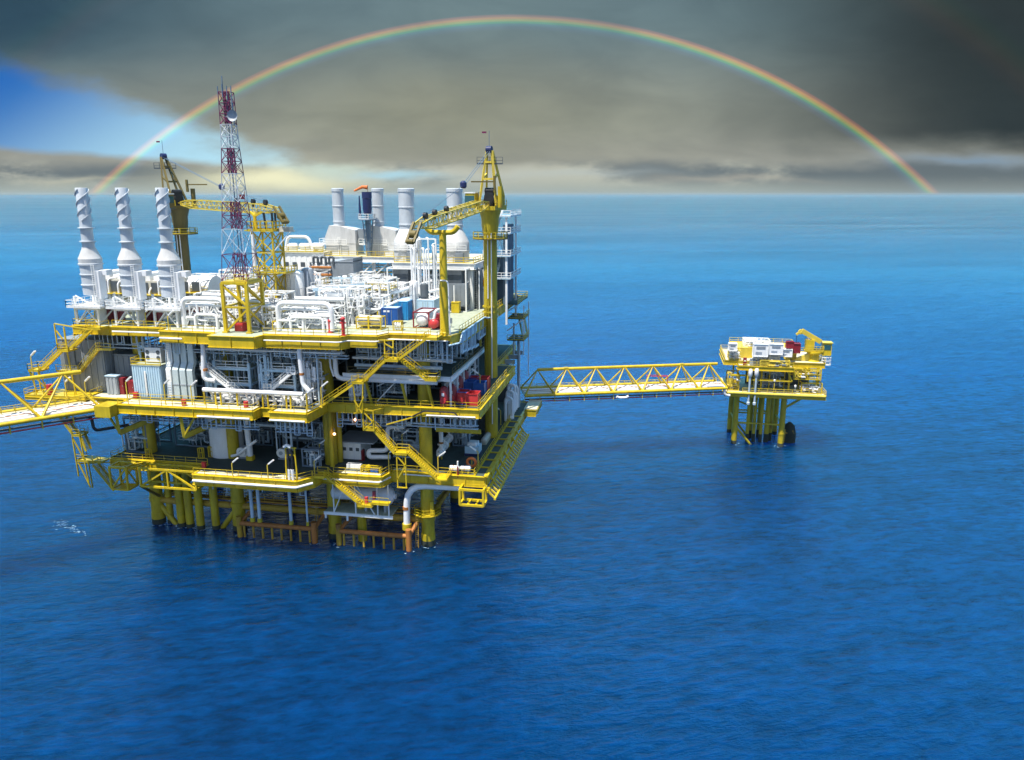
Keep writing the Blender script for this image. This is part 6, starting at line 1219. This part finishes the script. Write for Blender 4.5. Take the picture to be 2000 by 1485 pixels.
a = at(955,858,z=ZL); t = thing('tarp_bundle', 'pale cream bundle leaning on the right rail of the lower deck', 'bundle', (a.x,a.y,ZL)); part(MB().vessel((a.x-.3,a.y-3.5,ZL+.7), .6, 7, 1, 12), 'cover', 'beige', t); part(MB().box((a.x-.7,a.y-3.6,ZL),(a.x+.2,a.y+3.4,ZL+.2)), 'pallet', 'deck_pale', t)
for px, lab in ((887,'white life raft canister on the front edge, left of two'),(909,'white life raft canister on the front edge, right of two')):
    a = at(px, 925, z=ZL); t = thing('life_raft', lab, 'life raft', (a.x,a.y,ZL)); part(MB().vessel((a.x-.7,a.y+.2,ZL+.85), .5, 1.4, 0, 18), 'canister', 'white', t); part(MB().box((a.x-.6,a.y-.2,ZL),(a.x-.4,a.y+.6,ZL+.4)).box((a.x+.4,a.y-.2,ZL),(a.x+.6,a.y+.6,ZL+.4)), 'cradle', 'yellow', t)
    part(MB().tube([(a.x-.2,a.y+.2,ZL+.85),(a.x-.1,a.y+.2,ZL+.85)], .515, 18), 'strap', 'orange', t)
a = at(921,915,z=ZL); t = thing('lifebuoy', 'orange round buoy on its stand at the right front corner', 'lifebuoy', (a.x,a.y,ZL)); m = MB(); m.tube([(a.x+.75*math.cos(k*.3927),a.y,ZL+1.1+.75*math.sin(k*.3927)) for k in range(17)], .24, 10); part(m, 'ring', 'orange', t); part(MB().bar((a.x,a.y+.3,ZL),(a.x,a.y+.3,ZL+1.6), .12), 'stand', 'yellow', t)
a = at(896,926,z=ZL); t = thing('marker_post', 'short red post with white top between the two life raft canisters', 'post', (a.x,a.y,ZL)); part(MB().lathe((a.x,a.y-.6,ZL-.4), [(.14,0),(.14,2.0)], 10), 'post', 'maroon', t); part(MB().lathe((a.x,a.y-.6,ZL+1.6), [(.14,0),(.14,.9)], 10), 'tip', 'white', t)
a = at(683,915,z=ZL); t = thing('pipe_bundle', 'white lagged bundle lying on the right cream walkway', 'bundle', (a.x,a.y,ZL)); part(MB().box((a.x-.4,a.y-.4,ZL+.25),(a.x+2.2,a.y+.4,ZL+.95)), 'load', 'white', t); part(MB().box((a.x-.5,a.y-.5,ZL+.03),(a.x+2.3,a.y+.5,ZL+.22)), 'pallet', 'deck_pale', t)
a = at(716,922,z=ZL); t = thing('winch_skid', 'yellow winch with blue boxes at the right end of the cream walkway', 'winch', (a.x,a.y,ZL)); part(MB().frame((a.x-.8,a.y-.5,ZL+.05),(a.x+2.6,a.y+.5,ZL+1.0), .16), 'frame', 'yellow', t); part(MB().tube([(a.x+.3,a.y-.4,ZL+.8),(a.x+.3,a.y+.4,ZL+.8)], .45, 14), 'drum', 'yellow', t); part(MB().box((a.x+.9,a.y-.55,ZL+.2),(a.x+1.5,a.y,ZL+.8)).box((a.x+1.6,a.y-.55,ZL+.2),(a.x+2.2,a.y,ZL+.8)), 'box', 'blue', t)
# vessel under the lower deck
a = at(645,960,y=-1); b = at(768,966,y=-1); zv = 9.0; t = thing('hung_vessel', 'large pale horizontal vessel on the platform hanging under the lower deck', 'vessel', ((a.x+b.x)/2,-1,hz+.3)); r_ = 1.6; part(MB().vessel((a.x+.8,-1,zv), r_*.72, 5.4, 0, 22), 'front_shell', 'duct_white', t); part(MB().vessel((b.x-6.4,-1,zv), r_, 5.8, 0, 26), 'shell', 'duct_white', t); part(MB().tube([(b.x-.2,-1,zv),(b.x+.5,-1,zv)], .5, 14), 'manway', 'duct_white', t)
for f in (-5,-1.5): part(MB().box((b.x+f,-1.9,hz+.3),(b.x+f+.4,-.1,zv-1)), 'saddle', 'mid_grey', t)
small('fire_drum', 'little red drum on the hanging stair landing', 'drum', 716, 984, zc, 1.2, 'red', r=.3); small('fire_drum', 'small red extinguisher drum on the hanging platform right of the stair', 'drum', 731, 975, zc+.45, 1.4, 'stripe_red', r=.3)
for px, py, lab in ((634,828,'amber lamp glowing on a yellow column in the lower deck'),(694,812,'amber lamp glowing under the middle deck near the stair')):
    a = at(px+19 if px < 650 else px, py+20 if px < 650 else py+8, y=-2.2); t = thing('amber_lamp', lab, 'lamp', tuple(a)); part(MB().lathe((a.x,a.y,a.z), [(.06,-.22),(.22,-.1),(.22,.1),(.06,.22)], 12), 'bulb', 'amber_light', t); part(MB().bar((a.x,a.y+.1,a.z+.2),(a.x,a.y+.1,a.z+1.0), .12), 'bracket', 'steel', t)
part(MB().tube([(at(648,880,y=-1.5).x,-1.5,ZL),(at(648,880,y=-1.5).x,-1.5,ZM-1.5)], .42, 14), 'column', 'yellow_leg', PL)
part(MB().tube([(at(664,880,y=1).x,1,ZL),(at(664,880,y=1).x,1,ZM-1.5)], .5, 14), 'column', 'yellow_leg', PL)
part(MB().ibeam((2.0,-.5,ZM-4.6),(9.8,-.5,ZM-4.6), .35,.7,.06), 'lifting_beam', 'yellow_leg', PL)
# ------------------------------------------------------------------ deck lamps: yellow post, short arm, long white head
def lamp(px, py, z, h, side, lab, hang=False, y=None):
    a = at(px, py, z=z) if y is None else at(px, py, y=y)
    t = thing('deck_lamp', lab, 'deck lamp', (a.x,a.y,z if y is None else a.z), 'white-headed lamps along the deck edges'); z = z if y is None else a.z
    s_ = 1 if side == 'r' else -1
    part(MB().bar((a.x,a.y,z),(a.x,a.y,z+h), .13).bar((a.x,a.y,z+h),(a.x+s_*.35,a.y-.1,z+h+.35), .12).lathe((a.x,a.y,z), [(.16,0),(.16,.12)], 8), 'post', 'pale_yellow', t)
    part(MB().bar((a.x+s_*.3,a.y-.1,z+h+.32),(a.x+s_*1.35,a.y-.35,z+h+1.15), .34, .2), 'head', 'white', t)
    part(MB().bar((a.x+s_*.36,a.y-.115,z+h+.24),(a.x+s_*1.3,a.y-.34,z+h+.98), .24, .06), 'diffuser', 'duct_white', t)
for px, py, z, h, s, lab in (
 (149,630,ZU,3.2,'r','lamp on the top deck corner left of the first slim stack'),(187,634,ZU,2.2,'r','lamp leaning right before the first slim stack frame'),(286,637,ZU,2.2,'r','lamp leaning right between second and third slim stack frames'),(330,645,ZU,2.2,'r','lamp leaning right before the third slim stack frame'),
 (250,786,ZM,3.4,'r','lamp by the maroon lockers left of the white striped house'),(324,791,ZM,3.4,'r','lamp on the middle walkway in front of the leftmost tall duct panel'),(376,792,ZM,3.2,'r','lamp on the middle walkway in front of the rightmost tall duct panel'),(600,806,ZM,3.0,'r','lamp at the right end of the long manifold pipe'),(629,797,ZM,3.4,'r','lamp at the foot of the long yellow stair'),
 (455,932,ZL,2.4,'r','lamp on the lower cream walkway in front of the big pale tank'),(524,936,ZL,2.4,'r','lamp on the lower cream walkway left of the hose frame'),(615,930,ZL,2.6,'r','lamp at the corner right of the hose frame'),(626,905,ZL,3.4,'r','lamp standing behind the stair head right of the hose frame'),
 (760,924,ZL,3.4,'r','lamp left of the lower stair tower foot'),(856,926,ZL,3.0,'r','lamp where the lower stair lands on the front edge'),(934,918,ZL,3.2,'l','lamp leaning left at the right front corner by the orange buoy'),(978,830,ZL,3.0,'l','lamp leaning left at the far right rail of the lower deck'),(1010,795,ZL,3.2,'l','lamp leaning left beside the walkway under the right bridge'),
 (938,770,ZM,3.4,'l','lamp leaning left behind the cargo baskets'),(71,772,ZM,6.8,'r','tall lamp at the far left stair landing'),(169,776,ZM,2.6,'r','lamp rising through the left bridge end'),(131,777,ZM,2.6,'r','lamp on the outer left walkway above the bridge'),(787,905,ZL,5.2,'r','lamp at the middle landing of the lower stair')):
    lamp(px, py, z, h, s, lab)
# ------------------------------------------------------------------ bridges: one top chord, two bottom chords, V diagonals, pipes on the deck
def bridge(lab, A, B, w, h, n, far, caps=()):
    A = Vector(A); B = Vector(B); d = (B-A).normalized(); s_ = Vector((-d.y,d.x,0)).normalized()*far      # s_ points away from the viewer
    t = thing('truss_bridge', lab, 'bridge', tuple((A+B)/2)); L_ = (B-A).length
    c0, c1 = A+s_*w/2+zz*h+d*(L_/n*.5), B+s_*w/2+zz*h-d*(L_/n*.2)
    part(MB().tube([c0,c1], .36, 14), 'top_chord', 'yellow', t)
    for k in (0,1): part(MB().tube([A+s_*w*k,B+s_*w*k], .34, 14), 'bottom_chord', 'yellow', t)
    for k in (0,1):
        for i in range(n):
            p = A+d*(L_*(i+.5)/n)+s_*w/2+zz*h; a = A+d*(L_*i/n)+s_*w*k; b = A+d*(L_*(i+1)/n)+s_*w*k
            m = MB(); m.tube([a,p,b], .25 if k == 0 else .2, 10); part(m, 'diagonal', 'yellow', t)
    m = MB(); m.add([A+s_*.5-zz*.05,B+s_*.5-zz*.05,B+s_*(w-.5)-zz*.05,A+s_*(w-.5)-zz*.05]+[A+s_*.5+zz*.05,B+s_*.5+zz*.05,B+s_*(w-.5)+zz*.05,A+s_*(w-.5)+zz*.05], [(3,2,1,0),(4,5,6,7),(0,1,5,4),(1,2,6,5),(2,3,7,6),(3,0,4,7)])
    for i in range(n*2+1):
        q = A+d*(L_*i/(n*2)); m.bar(q, q+s_*w, .2, .25)
    part(m, 'deck', 'deck_pale', t)
    for i in range(n*2+1):
        q = A+d*(L_*i/(n*2)); part(MB().bar(q-zz*.2, q-zz*1.7, .16).bar(q-zz*1.6-s_*.1, q-zz*1.6+s_*w*.4, .14), 'pipe_hanger', 'pale_yellow', t)
    for k in range(7): 
        o = s_*(.9+k*.62)+zz*(.3+.12*(k%2)); part(MB().tube([A+o,B+o], (.2,.16,.26,.14,.22,.18,.2)[k], 8), 'pipe', ('pipe_white','beige','white','rust_brown','white','pipe_white','deck_pale')[k], t)
    part(MB().tube([A-zz*1.45+s_*.25,B-zz*1.45+s_*.25], .13, 8), 'pipe', 'red', t); part(MB().tube([A-zz*1.0+s_*.5,B-zz*1.0+s_*.5], .18, 8), 'pipe', 'dark_grey', t)
    part(MB().rail([A+s_*(w-.6),B+s_*(w-.6)], r=.06).rail([A+s_*(w-2.0),B+s_*(w-2.0)], r=.05), 'railing', 'pale_yellow', t)
    for f in caps: q = A+d*(L_*f)+s_*w/2+zz*(h+.2); part(MB().bar(q-d*.5, q+d*.5, .7, .35), 'lifting_lug', 'yellow', t)
    return t, A, B, d, s_, L_
t, A, B, d, s_, L_ = bridge('long straight yellow truss bridge to the small platform on the right', (9.6,46.6,15.4), (55.6,62.2,15.4), 7, 5.2, 7, 1, (.21,.79))
q = A+d*(L_*.47); part(MB().pipe([q-s_*.5-zz*.9-d*1.4,q-s_*.5-zz*1.2-d*.8,q-s_*.5-zz*1.2+d*.8,q-s_*.5-zz*.9+d*1.4], .3, 10), 'pipe_loop', 'pipe_white', t)
q = A+d*(L_*.66)+s_*2.5; part(MB().frame((q.x-2.4,q.y-.6,15.6),(q.x+2.4,q.y+.6,18.4), .14), 'work_frame', 'red', t)
q = B+s_*.2; part(MB().pipe([q-d*5+zz*.6,q-d*.6+zz*.6,q-d*.6-zz*1.6,q+d*.8-zz*1.9], .34, 12), 'end_pipe', 'pipe_white', t)
dl = Vector((-.645,-.764,0)); A0 = Vector((-52.2,-11.4,25.3))
t, A, B, d, s_, L_ = bridge('yellow truss bridge leaving the frame at the left edge', tuple(A0+dl*44), tuple(A0), 8, 5.9, 5, 1)
part(MB().box((A0.x-.6,A0.y-1.2,24.2),(A0.x+2.3,A0.y+2.2,26.1)), 'end_block', 'yellow_leg', t)
part(MB().pipe([A0-zz*1.2+s_*1.2-d*6,A0-zz*1.2+s_*1.2-d*1.6,A0-zz*3.8+s_*1.2-d*1.4,A0-zz*3.8+s_*1.2+d*4.0], .26, 10), 'drop_pipe', 'black', t)
# ------------------------------------------------------------------ small wellhead platform
SX0, SX1, SY0, SY1, SL, SU = 55.4, 78.4, 64.6, 79.5, 13.9, 21.0
W_ = thing('wellhead_platform', 'small yellow two-deck platform on slim legs, far right end of the bridge', 'oil platform', (67,72,0))
for x, y, r in ((58.6,68,.68),(69.6,67.6,.68),(58.4,77.5,.62),(69.6,77.5,.62)):
    o = part(MB().lathe((x,y,0), [(r,-5),(r,SL-1)], 20).lathe((x,y,3.0), [(r,0),(r+.08,.02),(r+.08,.5),(r,.52)], 20, cap=False).lathe((x,y,5.6), [(r,0),(r+.06,.02),(r+.06,.3),(r,.32)], 20, cap=False), 'leg', 'yellow_leg', W_); part(MB().lathe((x,y,0), [(r+.02,-5),(r+.02,.8),(r,.85)], 20, cap=False), 'marine_growth', 'weed', o)
for k, (x, y, r) in enumerate(((61.9,70,.4),(63.5,70.4,.42),(65.1,70.2,.42),(66.6,70.8,.6),(67.6,72,.55),(63,73,.4),(65,74,.4))): o = part(MB().lathe((x,y,0), [(r,-5),(r,SL-.6)], 14), 'conductor', 'yellow_leg', W_); part(MB().lathe((x,y,0), [(r+.02,-5),(r+.02,2.0),(r,2.1)], 14, cap=False), 'marine_growth', 'weed', o)
for a, b, r in (((58.6,68,5.4),(69.6,67.6,5.4),.22),((58.6,68,5.4),(58.4,77.5,5.4),.2),((69.6,67.6,5.4),(69.6,77.5,5.4),.2),((58.4,77.5,5.4),(69.6,77.5,5.4),.2),((58.6,68,4.6),(63,68,-.5),.3),((58.4,77.5,4.8),(64,77,-2),.26),((58.6,68,8.6),(62.6,72,7.6),.18),((69.6,67.6,9.6),(73.4,67,12.4),.28),((58.4,77.5,9),(69.6,77.5,5),.22)): part(MB().tube([a,b], r, 10), 'brace', 'yellow_leg', W_)
x = 72.2; m = MB(); m.lathe((x,72,0), [(1.7,-4),(1.7,2.2),(1.2,4.2),(.3,5.0)], 14); part(m, 'fender', 'weed', W_); part(MB().bar((70.8,70.6,-1),(71,70.6,3.4), .3).bar((73.2,70.8,-1),(72.8,70.8,3.2), .3).bar((70.8,70.6,2.6),(73.2,70.8,2.4), .26), 'fender_frame', 'rust_yellow', W_)
def sdeck(x0, x1, y0, y1, z, d, fl):
    o = part(MB().box((x0,y0,z-.2),(x1,y1,z)), 'deck', fl, W_); part(MB().ibeam((x0,y0,z-d/2),(x1,y0,z-d/2),.4,d,.07).ibeam((x1,y0,z-d/2),(x1,y1,z-d/2),.38,d,.07).ibeam((x0,y1,z-d/2),(x0,y0,z-d/2),.38,d,.07), 'girder', 'yellow', o); return o
o = sdeck(SX0,SX1,SY0,SY1,SL,1.1,'deck_pale'); part(MB().tube([(SX0+.4,SY0-.35,SL-.1),(SX1-.2,SY0-.35,SL-.1)], .34, 10), 'edge_pipe', 'pale_yellow', o); part(MB().rail([(SX0+4,SY0+.1,SL),(SX1,SY0+.1,SL),(SX1,SY1,SL)], r=.06), 'railing', 'pale_yellow', o)
o = sdeck(58.0,70.6,64.4,67,SU-.6,1.0,'deck_pale'); part(MB().rail([(58.1,64.5,SU-.6),(70.5,64.5,SU-.6)], r=.06), 'railing', 'pale_yellow', o)
o = sdeck(SX0-.4,SX1-.4,67,SY1+1,SU+.2,1.2,'deck_pale'); part(MB().rail([(SX0-.3,67,SU+.2),(SX0-.3,SY1+1,SU+.2),(SX1-.4,SY1+1,SU+.2),(SX1-.4,67,SU+.2)], r=.06), 'railing', 'pale_yellow', o)
m = MB(); m.prism([(57,70),(72,70),(72,78.6),(57,78.6)], SU+.22, SU+2.6); part(m, 'roof_house', 'pale_yellow', W_)
part(MB().rail([(57,70,SU+2.6),(72,70,SU+2.6)], r=.05).rail([(57,78.5,SU+2.6),(72,78.5,SU+2.6),(72,70,SU+2.6)], r=.06), 'railing', 'pale_yellow', W_)
for x, y in ((58.4,68),(64,68),(70.4,68),(76.8,68),(58.4,78),(76.8,78)): part(MB().bar((x,y,SL),(x,y,SU-.6), .42), 'column', 'yellow', W_)
part(MB().box((61,74,SL),(76,74.3,SU-1)), 'inner_wall', 'dark_grey', W_)
m = MB(); m.bar((60.4,65,SU-4),(70.6,65,SU-4), .3); m.bar((70.6,65,SU-4),(69.4,65,SU-1.6), .3); m.bar((60.4,64.8,SU-4.4),(60.4,64.8,SU-1.4), .4); m.bar((60.4,64.8,SU-1.4),(59.6,64.8,SU-.3), .4); m.bar((56.6,65,SU-3),(60,65,SU-3), .4); part(m, 'front_frame', 'yellow', W_)
for x, y, lab, dz in ((60.9,64.4,'white riser pipe, left of two, on the front of the small platform',0),(62.3,64.3,'white riser pipe, right of two, on the front of the small platform',.2)):
    t = thing('riser', lab, 'pipe', (x,y,SL-3)); part(MB().lathe((x,y,SL-2.6), [(.24,0),(.24,7.2)], 10), 'pipe_run', 'pipe_blue_grey', t); part(MB().lathe((x,y,SL+4.0+dz), [(.3,0),(.5,.3),(.5,1.5),(.3,1.9)], 12), 'valve_body', 'white', t); part(MB().lathe((x,y,SL-3), [(.1,0),(.4,.2),(.4,.7),(.2,.9)], 10), 'lower_valve', 'pipe_blue_grey', t)
for lab, x0, x1, y0, y1, h, sd_, pm in (('shaded pipework between the two decks of the small platform', 62.5,69.5,69,73,5,61,'pipe_blue_grey'),('pale valves at the right end of the lower deck of the small platform', 73,77.6,66,70,2.6,62,'pipe_white'),('pale yellow pipework on the left of the small platform lower deck', 56,58.6,66,70,4,63,'pale_yellow')): skid('process_skid', lab, 'process skid', x0, x1, y0, y1, SL, h, sd_, fm='yellow', vm='grey', npipe=18, pm=pm, brace=False)
def crate(px, py, w, h, lab, mat, z, dep=1.6, bands=True):
    a = at(px, py, z=z); t = thing('equipment_crate', lab, 'crate', (a.x,a.y,z)); part(MB().box((a.x-w/2,a.y,z+.1),(a.x+w/2,a.y+dep,z+h)), 'body', mat, t); part(MB().frame((a.x-w/2-.05,a.y-.05,z+.02),(a.x+w/2+.05,a.y+dep+.05,z+h+.05), .14), 'frame', mat, t)
    if bands: part(MB().box((a.x-w*.32,a.y-.05,z+h*.62),(a.x+w*.32,a.y-.01,z+h*.84)), 'grille', 'grey', t); part(MB().box((a.x-w*.36,a.y-.05,z+h*.2),(a.x+w*.1,a.y-.01,z+h*.4)), 'vent', 'mid_grey', t)
ZC = SU+2.6
crate(1431,686,1.8,1.7,'white box with dark grille at the left corner of the small platform roof','white',ZC,1.4); crate(1485,697,3.2,2.9,'tall white crate on the small platform roof, left of the central pair','white',ZC-.8); crate(1485,701,3.1,1.6,'low white crate before the taller left one','white',ZC-1.6); crate(1515,693,3.0,2.4,'tall white crate on the small platform roof, right of the central pair','white',ZC-.2); crate(1533,697,3.0,1.7,'low white cabinet with grey slot near the maroon box','white',ZC-.8); crate(1512,703,2.4,1.2,'cream low crate between the white ones','beige',ZC-1.6)
crate(1549,690,3.0,2.2,'maroon box beside the small platform crane','maroon',ZC-.4,1.8,False); crate(1543,680,1.5,1.4,'small maroon box stacked behind the larger maroon box','maroon',ZC+1.2,1.2,False)
a = at(1455,714,y=64.9); cab_ = thing('fire_cabinet', 'narrow maroon cabinet with white disc on the small platform front', 'cabinet', (a.x,65.4,SU-.6)); part(MB().box((a.x-.4,65.4,SU-.55),(a.x+.4,65.9,SU+1.2)), 'body', 'maroon', cab_); part(MB().tube([(a.x,65.34,SU+.5),(a.x,65.4,SU+.5)], .2, 12), 'disc', 'white', cab_)
for px, mt, lab in ((1470,'mid_grey','grey ribbed box behind the front rail of the small platform, left of two'),(1483,'mid_grey','grey ribbed box behind the front rail of the small platform, right of two'),(1498,'pale_yellow','cream yellow box behind the front rail of the small platform')):
    x = at(px,715,y=65.6).x; t = thing('storage_box', lab, 'storage box', (x,65.6,SU-.6)); part(MB().ribbed((x-.65,65.4,SU-.55),(x+.65,66.6,SU+.9), .3, .04), 'body', mt, t); part(MB().box((x-.7,65.3,SU+.903),(x+.7,66.65,SU+1.0)), 'lid', mt, t)
x = at(1526,712,y=65.2).x; t = thing('blue_skid', 'blue tarp-covered pump on white frame at the small platform front', 'pump', (x,65.2,SU-.6)); part(MB().frame((x-1.2,64.9,SU-.55),(x+1.2,66.4,SU+.7), .14), 'frame', 'white', t); part(MB().lathe((x,65.7,SU-.3), [(.95,0),(.85,1.1),(.45,1.9),(.1,2.2)], 9), 'cover', 'bright_blue', t)
# crane of the small platform
cx, cy = 75.9, 69.6; t = thing('knuckle_crane', 'stubby yellow crane with folded boom on the small platform', 'crane', (cx,cy,SU+.2))
part(MB().lathe((cx,cy,0), [(1.5,SU+.2),(1.2,SU+.8),(1.2,SU+1.8),(1.8,SU+2.2),(1.8,SU+2.6)], 20), 'pedestal', 'yellow', t)
part(MB().add([(cx-5,cy-.5,SU+.25),(cx-1,cy-.5,SU+.25),(cx-1,cy-.5,SU+2.2),(cx-5,cy+.5,SU+.25),(cx-1,cy+.5,SU+.25),(cx-1,cy+.5,SU+2.2)], [(0,1,2),(5,4,3),(0,2,5,3),(0,3,4,1),(1,4,5,2)]), 'gusset', 'pale_yellow', t)
part(MB().box((cx-2.4,cy-1.4,SU+2.6),(cx+1.8,cy+1.4,SU+2.9)), 'slewing_deck', 'yellow', t); part(MB().rail([(cx-2.4,cy-1.4,SU+2.9),(cx+1.8,cy-1.4,SU+2.9)], r=.06, sp=.8), 'railing', 'pale_yellow', t)
part(MB().box((cx-2.2,cy-1.0,SU+2.93),(cx-.3,cy+1.0,SU+5.4)), 'king_post', 'yellow', t); part(MB().box((cx-.1,cy-1,SU+2.9),(cx+1.4,cy+1,SU+3.2)), 'winch_house', 'olive', t)
cb = part(MB().box((cx+1.6,cy-1.2,SU+1.8),(cx+3.6,cy+.9,SU+4.8)), 'cab', 'yellow', t); part(MB().box((cx+1.8,cy-1.26,SU+3.2),(cx+3.4,cy-1.205,SU+4.4)), 'window', 'glass', cb); part(MB().box((cx+1.4,cy-1.4,SU+4.803),(cx+3.8,cy+1.1,SU+4.95)), 'cab_roof', 'pale_yellow', cb)
a = Vector((cx+1.2,cy,SU+4.9)); b = at(1566,646,y=cy); part(MB().bar(a, b, 1.0, 1.1), 'boom', 'pale_yellow', t); part(MB().bar(b-V(.2,0,.2), b+V(-1.2,0,-1.0), .5).lathe((b.x-.2,b.y-.3,b.z-.3), [(.6,0),(.6,.6)], 12, 1), 'boom_head', 'pale_yellow', t); part(MB().tube([a-V(1.6,.5,.6), a.lerp(b,.62)-V(.4,.5,.6)], .2, 8), 'ram', 'steel', t); part(MB().tube([b-V(1,0,1), b-V(1.1,0,4.0)], .05, 5).lathe((b.x-1.1,b.y,b.z-4.6), [(.12,0),(.25,.2),(.25,.5),(.1,.7)], 8), 'hook', 'black', t)
t = thing('lifeboat_cage', 'white rounded cage at the right edge of the small platform', 'cage', (78.4,69,SU-.4)); m = MB()
for z in (.2,1.0,1.8): m.tube([(78.6+1.1*math.cos(k*.4488),69+1.1*math.sin(k*.4488),SU-.4+z) for k in range(15)], .07, 6)
for k in range(7): m.bar((78.6+1.1*math.cos(k*.8976),69+1.1*math.sin(k*.8976),SU-.4),(78.6+1.1*math.cos(k*.8976),69+1.1*math.sin(k*.8976),SU+1.5), .09)
part(m, 'cage', 'white', t); part(MB().lathe((78.6,69,SU-.5), [(1.2,0),(1.2,.12)], 14), 'floor', 'white', t)
for x, lab, h in ((66.6,'pale yellow post light on the small platform lower deck',3.0),(71.4,'short grey post light on the small platform lower deck',1.8)): t = thing('post_light', lab, 'post light', (x,64.9,SL)); part(MB().bar((x,64.9,SL),(x,64.9,SL+h), .16), 'post', 'pale_yellow' if h > 2 else 'mid_grey', t); part(MB().lathe((x,64.9,SL+h), [(.25,0),(.25,.4),(.1,.5)], 10), 'head', 'white', t)

for i, (lab, x0, x1, y0, y1, z, h, sd_, fm, pm) in enumerate((('thin yellow pipework along the front of the small platform roof', 63,69.6,64.6,66.4,SU-.58,1.5,91,'pale_yellow','pale_yellow'), ('white pipe rack at the left end of the small platform roof', 56,58.6,67.5,70,SU+.22,2.2,92,'pale_yellow','pipe_white'), ('pale pipes behind the white crates on the small platform', 60,66,72,76,ZC,1.6,93,'white','pipe_white'), ('yellow pipe frame under the top deck of the small platform', 71,77,65.4,70,SU-3.6,2.6,94,'yellow','pale_yellow'))): skid('process_skid', lab, 'process skid', x0, x1, y0, y1, z, h, sd_, fm=fm, vm=pm, npipe=18, pm=pm, brace=False)
